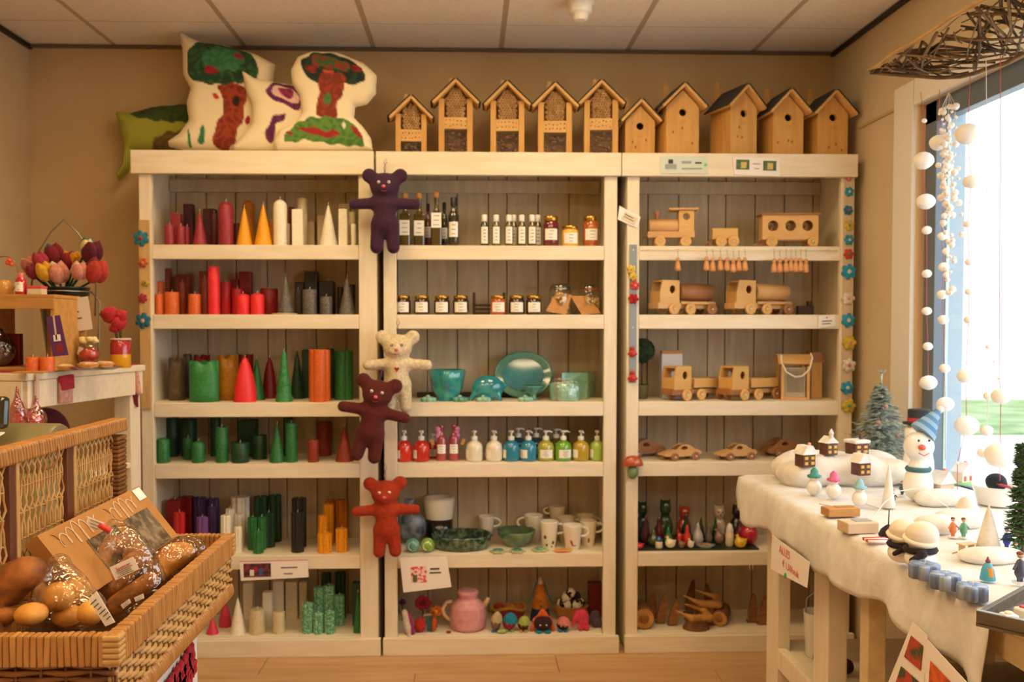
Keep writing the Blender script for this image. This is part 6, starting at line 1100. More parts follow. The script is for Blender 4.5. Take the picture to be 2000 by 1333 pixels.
d0 = at(0, 850, 2.3)-t.location; MB().box((-.02, -.02, d0.z+.05), (.11, .03, .085), M=TM(rx=-.1), bev=.012).build('display', mat('dark_display', '2c2c20', rough=.15, coat=.6), t); MB().tube([(-.06, .03, .2), (-.06, .04, d0.z+.02)], .012, 8).build('display_post', m_reg, t)
MB().box((-.005, -.037, d0.z+.045), (.05, .001, .006), M=TM(rx=-.1)).build('display_print', m_card, t)
# ---------------------------------------------------------------- wicker hamper
BX0, BX1, BY0, BY1, ZR_ = -.855, -.585, 1.5, 2.25, .924
m_wick1 = mat('wicker', 'c08a45', '9a642a', sc=9, rough=.45, lo=.25, hi=.75, bump=.15, bsc=60, coat=.2); m_wick2 = mat('wicker_dark', '8a5626', '6a3f1a', sc=12, rough=.5); m_wick3 = mat('wicker_pale', 'cca468', 'b08344', sc=14, rough=.45, lo=.3, hi=.7); m_uprt = mat('upright_wood', '6a3a20', '5a2f1a', sc=10, st=(4, 4, 1), rough=.5)
bc = Vector(((BX0+BX1)/2, (BY0+BY1)/2, ZB+.001)); H = ZR_-bc.z; hx = (BX1-BX0)/2; hy = (BY1-BY0)/2
t = thing('wicker_hamper', 'open wicker hamper of bread in the foreground', 'hamper', bc); hamper = t
MB().box((0, 0, .012), (2*hx-.03, 2*hy-.03, .012)).build('base_panel', m_wick2, t)
RH = .054; wr = .0112
band = [MB().box((0, 0, 0), (wr*.985, .026, RH), bev=.0035).mesh('rim_wrap') for _ in range(1)][0]; band.materials.append(m_wick1)
rn = random.Random(4)
for side in range(4):
    L = 2*hx if side in (0, 2) else 2*hy; n = int(L/wr)
    for i in range(n):
        s = -L/2+wr*(i+.5)
        x, y, rz = [(s, -hy+.013, 0), (hx-.013, s, PI/2), (s, hy-.013, 0), (-hx+.013, s, PI/2)][side]
        o = link('rim_wrap', band, m_wick1, t, (x, y, H-RH/2+rn.uniform(-.0008, .0008)), rot=(rn.uniform(-.03, .03), rn.uniform(-.04, .04), rz+rn.uniform(-.02, .02)))
for x, y in ((hx-.012, -hy+.012), (hx-.012, hy-.012), (-hx+.012, -hy+.012)):
    for j in range(5): MB().box((0, 0, 0), (.03, .03, .0085), bev=.003).build('corner_wrap', m_wick3, t, (x, y, H-.0055-.0098*j), rz=rn.uniform(-.03, .03))
def weave(name, a, b, z0, z1, nrows, sp, nrm, m, r=.0032, amp=.004):
    a = Vector(a); b = Vector(b); L = (b-a).length; d = (b-a)/L; nrm = Vector(nrm); n = int(L/sp); B = MB(); Sk = MB()
    for j in range(nrows):
        z = z0+(z1-z0)*(j+.5)/nrows; pts = []
        for i in range(n+1): 
            ph = 1 if (i+j) % 2 else -1; pts.append(a+d*(L*i/n)+nrm*ph*amp+Vector((0, 0, z+rn.uniform(-.0008, .0008)-a.z)))
            if i < n: pts.append(a+d*(L*(i+.5)/n)+Vector((0, 0, z-a.z)))
        B.tube(pts, r, 5)
    struct(B.build(name, m, t), 'stuff')
    for i in range(n+1): q = a+d*(L*i/n); Sk.tube([(q.x, q.y, z0), (q.x, q.y, z1)], .0026, 5)
    struct(Sk.build('stakes', m_wick2, t), 'stuff')
zt_ = H-RH+.004
weave('woven_side', (hx-.014, -hy+.01, 0), (hx-.014, hy-.01, 0), .028, zt_, 7, .03, (1, 0, 0), m_wick3, r=.0054, amp=.005)
weave('woven_front', (-hx+.01, -hy+.014, 0), (hx-.01, -hy+.014, 0), .028, zt_, 7, .04, (0, -1, 0), m_wick2, r=.0052, amp=.005)
weave('woven_back', (-hx+.01, hy-.014, 0), (hx-.01, hy-.014, 0), .028, zt_, 9, .03, (0, 1, 0), m_wick1, r=.0044); weave('woven_side', (-hx+.014, -hy+.01, 0), (-hx+.014, hy-.01, 0), .028, zt_, 9, .03, (-1, 0, 0), m_wick1, r=.0044)
for s, m in ((1, m_wick2), (-1, m_wick2)): MB().box((s*(hx-.022), 0, H/2), (.003, 2*hy-.05, H-.05)).build('lining', m_wick2, t)
MB().box((0, -hy+.023, H/2), (2*hx-.05, .003, H-.05)).build('lining', m_wick2, t); MB().box((0, hy-.023, H/2), (2*hx-.05, .003, H-.05)).build('lining', m_wick2, t)
bw = MB(); bw.ball((0, 0, 0), (.0085, .013, .021), 8, M=TM(rx=.45)); bwm = bw.mesh('border_wrap'); bwm.materials.append(m_wick1)
for i in range(int(2*hy/.0125)): link('border_wrap', bwm, m_wick1, t, (hx-.011, -hy+.0125*(i+.5), .0175), rot=(rn.uniform(-.1, .1), 0, 0))
for i in range(int(2*hx/.0125)): link('border_wrap', bwm, m_wick1, t, (-hx+.0125*(i+.5), -hy+.011, .0175), rot=(0, 0, PI/2))
# front handle
hp = [(-.02, -hy-.002, .07), (-.015, -hy-.022, .058), (.0, -hy-.03, .05), (.1-.02, -hy-.03, .05), (.095, -hy-.022, .058), (.1, -hy-.002, .07)]
hp = [(x-.06, y, z) for x, y, z in hp]; MB().tube(hp, .0095, 8).build('handle', m_wick1, t)
for i in range(9): MB().lathe([(.0108, -.0045), (.0116, 0), (.0108, .0045)], 12, M=TM(-.062+.0104*i, -hy-.03, .05, ry=PI/2)).build('handle_wrap', m_wick3 if i % 3 else m_wick1, t)
# lid standing up on the left side
lz0, lz1 = H+.004, at(250, 815, BY1).z-bc.z; LT = .034; lx = -hx-.01
lb = MB().box((0, 0, 0), (.04, .0112, LT), bev=.007).mesh('lid_wrap'); lb.materials.append(m_wick1)
for i in range(int(2*hy/.0108)): link('lid_wrap', lb, m_wick1, t, (lx, -hy+.0108*(i+.5), lz1-LT/2), rot=(.22+rn.uniform(-.06, .06), 0, rn.uniform(-.04, .04)))
lb2 = MB().box((0, 0, 0), (.034, .056, .0098), bev=.004).mesh('lid_end_wrap'); lb2.materials.append(m_wick2)
for i in range(int((lz1-LT-lz0)/.0102)): link('lid_end_wrap', lb2, m_wick2, t, (lx, hy-.03, lz0+.0102*(i+.5)), rot=(rn.uniform(-.05, .05), 0, rn.uniform(-.03, .03)))
def yl(u): return (BX0-.005)*F/(u-915)*1.0-bc.y
for u, wd in ((30, .022), (141, .03)):
    y = yl(u); MB().box((0, 0, 0), (.02, wd, lz1-LT-lz0), bev=.002).build('lid_upright', m_uprt, t, (lx, y, (lz0+lz1-LT)/2)); MB().box((0, 0, 0), (.016, .012, lz1-LT-lz0), bev=.002).build('lid_upright', m_wick3, t, (lx+.004, y+wd/2+.007, (lz0+lz1-LT)/2))
B = MB()
for ya, yb in ((-hy+.01, yl(30)-.016), (yl(30)+.028, yl(141)-.018), (yl(141)+.032, hy-.06)):
    n = max(2, int((yb-ya)/.0115)); zz = [lz0+(lz1-LT-lz0)*i/12 for i in range(13)]
    for i in range(n+1):
        y = ya+(yb-ya)*i/n
        B.tube([(lx+(.002 if (i+j) % 2 else -.002), y+(.0048 if (i+j//2) % 2 else -.0048), z) for j, z in enumerate(zz)], .0025, 5)
    for q in range(1, 5): z = lz0+(lz1-LT-lz0)*q/5; B.tube([(lx+(.004 if i % 2 else -.004), ya+(yb-ya)*i/(2*n), z+rn.uniform(-.001, .001)) for i in range(2*n+1)], .0015, 4)
struct(B.build('cane_lattice', m_wick3, t), 'stuff')
q = at(92, 880, X=lx+bc.x)-bc; MB().tube([(lx+.022, q.y+.004*cos(a), q.z-.012+.034*sin(a)*.8) if False else (lx+.024*cos(a), q.y+.01*sin(a), q.z-.008+.03*sin(a)) for a in [2*PI*i/20 for i in range(20)]], .0022, 6, closed=True).build('closing_ring', m_wick1, t)
# ---------------------------------------------------------------- bread in the hamper
m_cello = film('cellophane_bag', (.99, .985, .97), base=.09, rough=.07, sc=30, amt=.6)
m_bun = mat('golden_bun', 'e0a044', 'c07c28', sc=30, rough=.5, lo=.35, hi=.7, bump=.3, bsc=50); m_muf = mat('dark_muffin', 'b06a2a', '74401a', sc=28, rough=.6, lo=.35, hi=.65, bump=.5); m_cook = mat('gingerbread', 'b87636', '8a5224', sc=40, rough=.55, bump=.6); m_past = mat('golden_pastry', 'd8983c', 'b87224', sc=35, rough=.5, bump=.5)
def bread(name, prims, m, lab, cat, k=.01, res=None, rz=0):
    c = np.mean([np.array(p[1]) for p in prims], 0); pr = []
    for p in prims: pr.append((p[0], np.array(p[1])-c)+((np.array(p[2])-c,)+tuple(p[3:]) if p[0] == 'c' else tuple(p[2:])))
    o = body(name, pr, m, None, k, res, loc=tuple(c)); return tag(o, lab, cat, 'bread in the hamper')
def e3(u, v, Y, rx, ry=None, rz=None): k = Y/F; return ('e', tuple(at(u, v, Y)), (rx*k, (ry or rx)*k, (rz or rx)*k))
bread('muffin', [e3(36, 1128, 1.68, 44, 40, 30), e3(10, 1150, 1.68, 40, 40, 36), e3(55, 1112, 1.68, 32, 34, 22)], m_muf, 'large dark brown muffin loaf in film at left', 'bread', .02, .006)
bread('muffin', [e3(8, 1205, 1.62, 22, 22, 18)], m_muf, 'small dark roll in the shadowed left corner', 'bread', .01, .005)
for u, v, Y, rx, rz_, lab in ((114, 1166, 1.66, 30, 28, 'round golden bun at front of the bun bag'), (61, 1200, 1.6, 31, 21, 'flat golden bun lying by the hamper rim'), (148, 1156, 1.72, 27, 28, 'golden bun behind the front bun'), (176, 1198, 1.62, 24, 25, 'golden bun under the long white label'), (132, 1203, 1.67, 30, 20, 'golden bun at the bottom of bun bag'), (74, 1158, 1.75, 22, 24, 'golden bun left behind the front bun')):
    bread('bun', [e3(u, v, Y, rx, rx, rz_)], m_bun, lab, 'bun', .01, .0035)
b_ = at(125, 1165, 1.67); o = body('bread_bag', [e3(118, 1172, 1.66, 52, 46, 44), e3(160, 1190, 1.66, 48, 40, 38), ('c', tuple(at(120, 1140, 1.68)), tuple(at(116, 1104, 1.7)), .04, .022)], m_cello, None, .03, .006); tag(o, 'clear film bag around the round golden buns', 'bag')
for i, (u0, v0, u1, v1, Y, r) in enumerate([(192, 1104, 204, 1078, 1.87, 20), (212, 1070, 250, 1060, 1.92, 22), (215, 1150, 262, 1098, 1.86, 22), (226, 1184, 292, 1136, 1.82, 20), (262, 1082, 284, 1112, 1.93, 22)]):
    k = Y/F; bread('gingerbread_roll', [('c', tuple(at(u0, v0, Y)), tuple(at(u1, v1, Y+.02)), r*k, r*k*.9)], m_cook, 'long brown gingerbread roll in the tall film bag', 'bread', .005, .004)
o = body('bread_bag', [e3(245, 1120, 1.85, 66, 44, 80), e3(262, 1150, 1.84, 62, 40, 48), ('c', tuple(at(240, 1050, 1.88)), tuple(at(222, 1028, 1.9)), .03, .016)], m_cello, None, .03, .006); tag(o, 'tall clear film bag of brown gingerbread rolls with sticker', 'bag')
bread('pastry', [e3(325, 1095, 2.08, 34, 34, 22), e3(350, 1080, 2.1, 30, 30, 20), e3(312, 1118, 2.05, 22, 24, 18)], m_past, 'golden crusted pastry in film at the far end', 'pastry', .02, .005)
o = body('bread_bag', [e3(330, 1092, 2.08, 50, 42, 34), e3(368, 1074, 2.1, 36, 30, 26)], m_cello, None, .03, .006); tag(o, 'clear film bag of golden pastry by the far rim', 'bag')
def sticker(lab, pts, Y, rows, nm='sticker', spencer=False, m=None):
    P = [at(u, v, Y) for u, v in pts]; c = sum(P, Vector())/4; g = thing(nm, lab, 'label', c, group='labels on the bread'); Q = [q-c for q in P]; MB().quad(Q[3], Q[2], Q[1], Q[0], .001).build('paper', m or m_card, g)
    an = math.atan2(Q[1].z-Q[0].z, Q[1].x-Q[0].x); W_ = (Q[1]-Q[0]).length; H_ = (Q[3]-Q[0]).length
    if spencer: text('Spencer', H_*.34, m_inkr, g, (-sin(an)*H_*.16, -.002, cos(an)*H_*.16), rot=(PI/2, -an, 0)); 
    k = MB()
    for i in range(rows): f = (.45 if spencer else .1)+(.5 if spencer else .8)*(i+.5)/rows; zz = H_*(.5-f); k.box((-.04*W_*(i % 2), 0, zz), (W_*(.7-.12*(i % 3)), .0006, H_*.03), M=TM(0, -.0018, 0, ry=-an))
    if rows: struct(k.build('print', m_ink, g), 'stuff')
    return g
sticker('white printed sticker with red lettering on gingerbread bag', [(214, 1109), (260, 1088), (272, 1112), (226, 1134)], 1.70, 4, spencer=True)
sticker('long white ingredient label on the bun bag', [(173, 1170), (189, 1155), (225, 1216), (206, 1224)], 1.55, 6)
sticker('small white price sticker, left of two on gingerbread bag', [(236, 1182), (253, 1170), (256, 1178), (241, 1190)], 1.69, 2)
sticker('small white price sticker, right of two on gingerbread bag', [(262, 1168), (280, 1160), (282, 1169), (265, 1176)], 1.69, 2)
g = sticker('white tag tied with red clip at top of gingerbread bag', [(170, 1009), (204, 1022), (196, 1039), (176, 1032)], 1.8, 3); MB().tube([(0.008, -.004, 0), (.03, -.004, -.012)], [.004, .007], 6).build('clip', mat('red_clip', 'd8302a', rough=.4), g)
# kraft gift box with windows
A = Vector((-.815, 1.72, 1.035)); Bv = Vector((-.795, 2.19, 1.045)); Cc = Vector((-.70, 2.19, .928)); Dd = Vector((-.72, 1.72, .918))
A = at(72, 1047, 1.74); Bv = at(271, 950, 2.17); dn = at(348, 1047, 2.17)-Bv; Cc = Bv+dn; Dd = A+dn
nr = (Bv-A).cross(dn).normalized(); nr = -nr if nr.x < 0 else nr; th = nr*-.032
g = thing('kraft_box', 'long kraft cardboard gift box with two clear windows', 'box', (A+Bv+Cc+Dd)/4); o_ = g.location; Q = [q-o_ for q in (A, Bv, Cc, Dd)]
def fp(s, t_, lift=0): return Q[0].lerp(Q[1], s).lerp(Q[3].lerp(Q[2], s), t_)+nr*lift
m_kb = mat('kraft_board', 'b57d3c', 'ab7435', sc=12, rough=.7)
b = MB(); vs = Q+[q+th for q in Q]; b.add(vs, [(3, 2, 1, 0), (4, 5, 6, 7), (0, 1, 5, 4), (1, 2, 6, 5), (2, 3, 7, 6), (3, 0, 4, 7)]); b.build('carton', m_kb, g)
for s0, s1, t0, t1 in ((.27, .56, .36, .99), (.64, .92, .36, .99)):
    MB().quad(fp(s0, t1, .0006), fp(s1, t1, .0006), fp(s1-.0, t0, .0006), fp(s0, t0, .0006), .0005).build('window', mat('window_contents', '4a3a2c', '8a7458', sc=40, rough=.12, lo=.4, hi=.62, coat=1, bump=.6), g)
q = MB(); wht = mat('white_script', 'd0b088', rough=.7)
def script(s0, s1, n):
    pts = []
    for i in range(n*12+1):
        f = i/(n*12); a = f*n*2*PI; pts.append(fp(s0+(s1-s0)*f+.018*sin(a), .2-.13*cos(a)*(1-.35*sin(f*9)), .0012))
    return pts
MB().tube(script(.08, .46, 6), .0016, 4, flat=.3).build('script_lettering', wht, g); MB().tube(script(.56, .86, 5), .0016, 4, flat=.3).build('script_lettering', wht, g)
MB().quad(fp(.9, .22, .0014), fp(.985, .22, .0014), fp(.985, .02, .0014), fp(.9, .02, .0014), .0006).build('price_label', m_card, g)
# ---------------------------------------------------------------- right: table with white cloth
ZD = .872; TX0 = 1.05; TX1 = 1.735; TYF = 3.36; TYN = 2.45
t = thing('display_table', 'whitewashed wooden display table under the white cloth', 'table', (1.39, 2.9, 0)); o_ = t.location
MB().box((0, 0, 0), (TX1-TX0, TYF-TYN, .028), bev=.003).build('table_top', m_wood, t, (0, (TYF+TYN)/2-o_.y, ZD-.017))
for x, y, w_, d in ((1.095, 3.108, .045, .115), (1.104, 2.677, .06, .112), (1.68, 3.1, .05, .11), (1.68, 2.677, .06, .11)): MB().box((0, 0, 0), (w_, d, ZD-.031), bev=.003).build('leg', m_woodv, t, (x-o_.x, y-o_.y, (ZD-.031)/2))
MB().box((0, 0, 0), (.56, .56, .022), bev=.002).build('lower_shelf', m_wood, t, (1.39-o_.x, 2.89-o_.y, .30)); MB().box((0, 0, 0), (.03, .31, .07), bev=.002).build('rail', m_woodv, t, (1.085-o_.x, 2.89-o_.y, .29))
MB().box((0, 0, 0), (.022, .3, .09), bev=.002).build('apron', m_wood, t, (1.09-o_.x, 2.89-o_.y, ZD-.08))
# second table / cabinet nearer the camera
t = thing('pale_cabinet', 'pale wooden cabinet continuing the display table at right', 'cabinet', (1.39, 1.7, 0)); o_ = t.location; m_pale = mat('pale_pine', 'dcc79a', 'd0b888', sc=6, st=(6, 1, 6), rough=.5)
MB().box((0, 0, 0), (.68, 1.2, .028), bev=.003).build('table_top', m_pale, t, (1.395-o_.x, 1.8-o_.y, ZD-.0175)); MB().box((0, 0, 0), (.024, 1.16, .06), bev=.002).build('apron', m_pale, t, (1.075-o_.x, 1.8-o_.y, ZD-.064))
for y in (2.36, 1.24): MB().box((0, 0, 0), (.05, .05, ZD-.1), bev=.003).build('leg', m_pale, t, (1.09-o_.x, y-o_.y, (ZD-.1)/2)); MB().box((0, 0, 0), (.05, .05, ZD-.1), bev=.003).build('leg', m_pale, t, (1.69-o_.x, y-o_.y, (ZD-.1)/2))
MB().box((0, 0, 0), (.02, .36, ZD-.1), bev=.002).build('side_panel', m_pale, t, (1.078-o_.x, 1.46-o_.y, (ZD-.1)/2)); MB().box((0, 0, 0), (.58, 1.05, .02), bev=.002).build('lower_shelf', m_pale, t, (1.39-o_.x, 1.8-o_.y, .3))
# cloth
rn = np.random.RandomState(3); ny, nx, nh = 70, 26, 10; ys = np.linspace(TYF+.015, 1.72, ny); xs = np.linspace(1.735, 1.03, nx); vs = []; fs = []
for i, y in enumerate(ys):
    for j, x in enumerate(xs): vs.append((x, y, ZD+.004+.0025*sin(9*y+5*x)*sin(7*x)+.0015*sin(23*x+17*y)-(.006 if j == nx-1 else 0)))
    low = .735+.012*sin(y*9+1)+.01*sin(y*21)+(.10*max(0, (1.8-y)/.08)*-.5)
    for j in range(1, nh+1):
        f = j/nh; z = ZD-.006-(ZD-.006-low)*f; bl = .012*f*(1+.7*sin(y*16+.6)+.5*sin(y*37)); vs.append((1.028-bl-.006*sin(f*PI), y+.004*sin(f*6+y*9), z))
W_ = nx+nh
for i in range(ny-1):
    for j in range(W_-1): fs.append((i*W_+j, i*W_+j+1, (i+1)*W_+j+1, (i+1)*W_+j))
base = len(vs)
for j in range(nx):
    for q in range(1, 6): f = q/5; vs.append((xs[j], TYF+.018+.01*f, ZD-.006-.12*f))
for j in range(nx-1):
    for q in range(5):
        a = j if q == 0 else base+j*5+q-1; b = j+1 if q == 0 else base+(j+1)*5+q-1; fs.append((a, b, base+(j+1)*5+q, base+j*5+q))
me = bpy.data.meshes.new('tablecloth'); me.from_pydata(vs, [], fs); me.update(); me.polygons.foreach_set('use_smooth', [True]*len(me.polygons))
o = link('tablecloth', me, mat('white_fleece', 'e2ded8', 'd6d0c6', sc=20, rough=.95, bump=.35, bsc=70, sheen=.2)); tag(o, 'white fleece cloth draped over the display table', 'tablecloth')
sm = o.modifiers.new('thick', 'SOLIDIFY'); sm.thickness = .003
ZS_ = ZD+.009
def tp(u, v, z=0): return at(u, v, Z=ZS_+z)
# ALLES sign on the table side
P = [at(u, v, X=.985) for u, v in ((1509, 1046), (1582, 1099), (1577, 1149), (1506, 1112))]; c = sum(P, Vector())/4; g = thing('price_sign', 'white handwritten price sign with red lettering on table side', 'sign', c); Q = [q-c for q in P]; MB().quad(Q[3], Q[2], Q[1], Q[0], .0015).build('card', m_card, g)
dirn = (Q[1]-Q[0]).normalized(); an = math.atan2(dirn.z, -dirn.y); m_redpen = mat('red_pen', 'e07a68', rough=.7)
text('ALLES', .036, m_redpen, g, Q[0].lerp(Q[1], .38).lerp(Q[3].lerp(Q[2], .38), .25)+Vector((-.003, 0, 0)), rot=(PI/2, 0, -PI/2)); text('\u20ac 1,50/stuk', .03, m_redpen, g, Q[0].lerp(Q[1], .56).lerp(Q[3].lerp(Q[2], .56), .66)+Vector((-.003, 0, 0)), rot=(PI/2, 0, -PI/2))
for ch in g.children:
    if ch.name.startswith('lettering'): ch.rotation_euler = (Matrix.Rotation(-PI/2, 4, 'Z') @ Matrix.Rotation(-an if False else an*-.75, 4, 'Y') @ Matrix.Rotation(PI/2, 4, 'X')).to_euler()
qg = Q[3].lerp(Q[2], .45); MB().ball(qg+Vector((-.004, 0, .004)), (.003, .008, .009), 8).build('green_clip', mat('green_clip', '3aa04a', rough=.4), g)
# posters hanging on the near side
for nm, pts, m1, lab in (('poster', ((1783, 1216), (1812, 1242), (1802, 1420), (1728, 1352)), mat('photo_floral', '3a4a2c', 'b84030', sc=30, rough=.4, lo=.42, hi=.56), 'curled poster with red floral photos under the cloth'), ('poster', ((1812, 1250), (1900, 1345), (1890, 1500), (1800, 1420)), mat('photo_fire', 'e0641c', '7a2010', sc=26, rough=.4, lo=.4, hi=.66), 'white poster with fiery orange photo under the cloth')):
    P = [at(u, v, X=1.0) for u, v in pts]; c = sum(P, Vector())/4; g = thing(nm, lab, 'poster', c, group='posters under the table'); Q = [q-c for q in P]; MB().quad(Q[3], Q[2], Q[1], Q[0], .001).build('paper', m_card, g)
    def bl(s, v): return Q[0].lerp(Q[1], s).lerp(Q[3].lerp(Q[2], s), v)+Vector((-.0025, 0, 0))
    if 'fiery' in lab: MB().quad(bl(.12, .95), bl(.8, .95), bl(.8, .18), bl(.12, .18), .0008).build('picture', m1, g)
    else:
        for a, b_ in ((.14, .42), (.55, .85)): MB().quad(bl(.2, b_), bl(.85, b_), bl(.85, a), bl(.2, a), .0008).build('picture', m1, g)
# things under the table
p = at(1570, 1300, 2.95); o = body('felt_slipper', [('c', (0, 0, .05), (.0, .0, .12), .03, .02), ('c', (0, 0, .04), (.06, -.03, .03), .03, .025), ('c', (0, 0, .12), (-.012, 0, .16), .014, .006)], felt('4a1424'), None, .02, .006, loc=(1.16, 2.86, .312)); tag(o, 'dark maroon felt slipper on the lower table shelf', 'slipper')
t = thing('white_pot', 'white enamel pot with wire handle on lower table shelf', 'pot', (1.2, 3.0, .312)); MB().lathe([(.04, 0), (.045, .005), (.052, .15), (.055, .155), (.049, .15), (.04, .02), (.003, .018)], 22).build('pot', m_white, t); MB().tube([(-.05, 0, .14), (-.045, 0, .2), (0, 0, .235), (.045, 0, .2), (.05, 0, .14)], .002, 6).build('wire_handle', m_wire, t)
t = thing('storage_crate', 'open wooden crate standing under the cabinet table', 'crate', (1.42, 2.2, .3115)); 
for y in (-.1, .1): MB().box((0, y, .12), (.4, .014, .24), bev=.002).build('side', m_plank, t)
for x in (-.193, .193): MB().box((x, 0, .12), (.014, .185, .24), bev=.002).build('end', m_plank, t)
MB().box((0, 0, .006), (.37, .18, .012)).build('base', m_plank, t)
t = thing('cable', 'pale electric cable coiled below the window wall', 'cable', (1.65, 3.0, .01)); MB().tube([(.05, .3, .35), (.03, .2, .3), (-.02, .1, .1), (-.1, -.1, .0), (-.05, -.25, .0), (.03, -.3, .0), (.04, -.1, .0)], .005, 6).build('cable', m_white, t)
# ---------------------------------------------------------------- snow village on the table
m_snow = mat('cotton_snow', 'e8e2d8', 'dad0c0', sc=18, rough=.95, bump=.6, bsc=60, sheen=.2); m_shin = mat('white_porcelain', 'f2efe9', rough=.25, coat=.6)
mc = at(1650, 948, Z=ZS_); rr = random.Random(2); pr = []
for i in range(26): x = rr.uniform(1.17, 1.52); y = 3.2+rr.uniform(-.1, .08); pr.append(('e', (x-1.345, y-3.2, .035+.03*rr.random()), (.06+.03*rr.random(), .055, .035+.02*rr.random())))
pr.append(('e', (-.16, -.06, .03), (.065, .06, .05)))
o = body('snow_mound', pr, m_snow, None, .03, .009, loc=(1.345, 3.2, ZS_-.004)); tag(o, 'lumpy white cotton snow mound carrying tiny houses', 'snow mound'); ZM = ZS_+.088
m_brick = mat('house_brown', '6a4030', '503024', sc=60, rough=.6); m_winy = mat('window_yellow', 'e0b040', rough=.4); m_roofs = mat('snowy_roof', 'f0ece6', 'e0d8d0', sc=30, rough=.8)  # model windows are patches of one flat yellow
def house(u, v0, v1, wpx, lab, kind, Y, m=None):
    k = Y/F; zb = at(u, v1, Y).z; h = (v1-v0)*k; w_ = wpx*k; p = at(u, v1, Y); t = thing('model_house', lab, 'model house', (p.x, Y, zb), group='model village houses', rz=.3); m = m or m_brick
    hb = h*.62; MB().box((0, w_*.4, hb/2), (w_*.86, w_*.8, hb), bev=.002).build('walls', m, t)
    if kind == 'church':
        MB().prism([(-w_*.5, hb), (w_*.5, hb), (0, h*.95)], -.003, w_*.85).build('roof', m_roofs, t); MB().lathe([(w_*.14, hb*1.2), (w_*.14, h*1.08), (w_*.18, h*1.1), (.001, h*1.35)], 8, c=(0, w_*.15, 0)).build('steeple', m_roofs, t)
    elif kind == 'flat': MB().box((0, w_*.4, hb*1.12), (w_, w_*.95, hb*.3), bev=.004).build('roof', m_roofs, t); MB().box((w_*.25, w_*.4, hb*1.5), (w_*.14, w_*.14, hb*.5)).build('chimney', m, t)
    else: 
        MB().prism([(-w_*.52, hb*.95), (w_*.52, hb*.95), (w_*.2, h), (-w_*.2, h)], -.004, w_*.86).build('roof', m_roofs, t); MB().box((w_*.2, w_*.3, h), (w_*.14, w_*.14, h*.25)).build('chimney', mat('pink_brick', 'd89080'), t)
    for sx in (-.22, .22):
        for sz in (.28, .68): MB().box((sx*w_, -.0008, hb*sz), (w_*.22, .002, hb*.22)).build('window', m_winy, t)
house(1581, 871, 913, 34, 'brown model house with yellow windows, leftmost on mound', 'gable', 3.05); house(1626, 851, 890, 30, 'tiny model church with snowy steeple on mound', 'church', 3.1); house(1684, 852, 889, 38, 'model house with flat snowy roof before the fir tree', 'flat', 3.12); house(1690, 887, 930, 32, 'lower brown model house on near slope of mound', 'gable', 2.985)
# frosted fir tree
def fir(u, vb, vt, wpx, Y, lab, m, n=420, lean=0, zbase=None, seed=1, tiers=9):
    p = at(u, vb, Y); k = Y/F; zb = ZS_ if zbase is None else zbase; h = at(u, vt, Y).z-zb; R0 = wpx*k/2; t = thing('fir_tree', lab, 'fir tree', (p.x, Y, zb)); MB().tube([(0, 0, 0), (0, 0, h*.95)], [.009, .003], 6).build('trunk', mat('twig', '5a4028'), t); b = MB(); rr = random.Random(seed)
    for i in range(n):
        f = (i/n)**.8; z = h*(.06+.9*f); a = rr.uniform(0, 2*PI); L = R0*(1-f*.93)*rr.uniform(.6, 1.05); d = Vector((cos(a), sin(a), rr.uniform(-.35, .25))); q0 = Vector((0, 0, z)); q1 = q0+d*L
        b.tube([q0, q0.lerp(q1, .6)+Vector((0, 0, .004)), q1], [.0022, .0018, .0008], 3)
        for s in range(5):
            f2 = .35+.16*s; q = q0.lerp(q1, f2)
            for sg in (-1, 1): e = q+d*.012+Vector((-d.y, d.x, rr.uniform(-.4, .6)))*sg*.012; b.add([q-Vector((0, 0, .0014)), q+Vector((0, 0, .0014)), e], [(0, 1, 2)])
    struct(b.build('needles', m, t), 'stuff'); return t, h
t, h = fir(1718, 905, 748, 185, 3.36, 'frosted grey green fir tree behind the snow village', mat('frosted_needles', '66756c', 'b8c2b8', sc=40, rough=.9), n=620)
MB().tube([(0, 0, h*.93), (.004, 0, h*1.12)], .004, 5).build('leader', mat('frosted_needles', '5f7068'), t)
b = MB()
for i in range(5): a = i*1.26; b.tube([(.003, 0, h*1.1), (.003+.018*cos(a), .018*sin(a), h*1.14)], [.003, .001], 4)
b.build('tip_star', mat('frosted_needles', '5f7068'), t); 
for i, (x, z) in enumerate(((-.07, .12), (-.03, .2), (.04, .15), (.0, .26), (-.05, .06), (.06, .08))): MB().ball((x, -.07+.1*z, z), .01, 8, lump=.2).build('cone', mat('pink_cone', 'a88070', rough=.8), t)
# snowmen behind
Y = 3.1; p = at(1793, 945, Y); k = Y/F; t = thing('tall_snowman', 'tall snowman in black top hat with red band', 'snowman', (p.x, Y, ZS_)); zz = lambda v: at(1793, v, Y).z-ZS_
MB().lathe([(.05, 0), (.055, .005), (.05, zz(900)), (.04, zz(868))], 20).build('body', m_shin, t); MB().ball((0, 0, zz(848)), (.05, .048, .042), 18).build('head', m_shin, t)
MB().lathe([(.052, zz(829)), (.054, zz(826)), (.035, zz(824))], 24).build('hat_brim', mat('black_felt', '2a2e34', rough=.8), t); MB().lathe([(.036, zz(826)), (.037, zz(802)), (.034, zz(800)), (.002, zz(800))], 24).build('hat', mat('black_felt', '2a2e34'), t); MB().lathe([(.0375, zz(824)), (.038, zz(816))], 24, cap=False).build('hat_band', mat('red_band', 'c83c48', rough=.7), t)
Y = 2.84; p = at(1793, 960, Y); k = Y/F; t = thing('snowman', 'white snowman with red nose and blue striped cap', 'snowman', (p.x, Y, ZS_)); zz = lambda v: at(1793, v, Y).z-ZS_
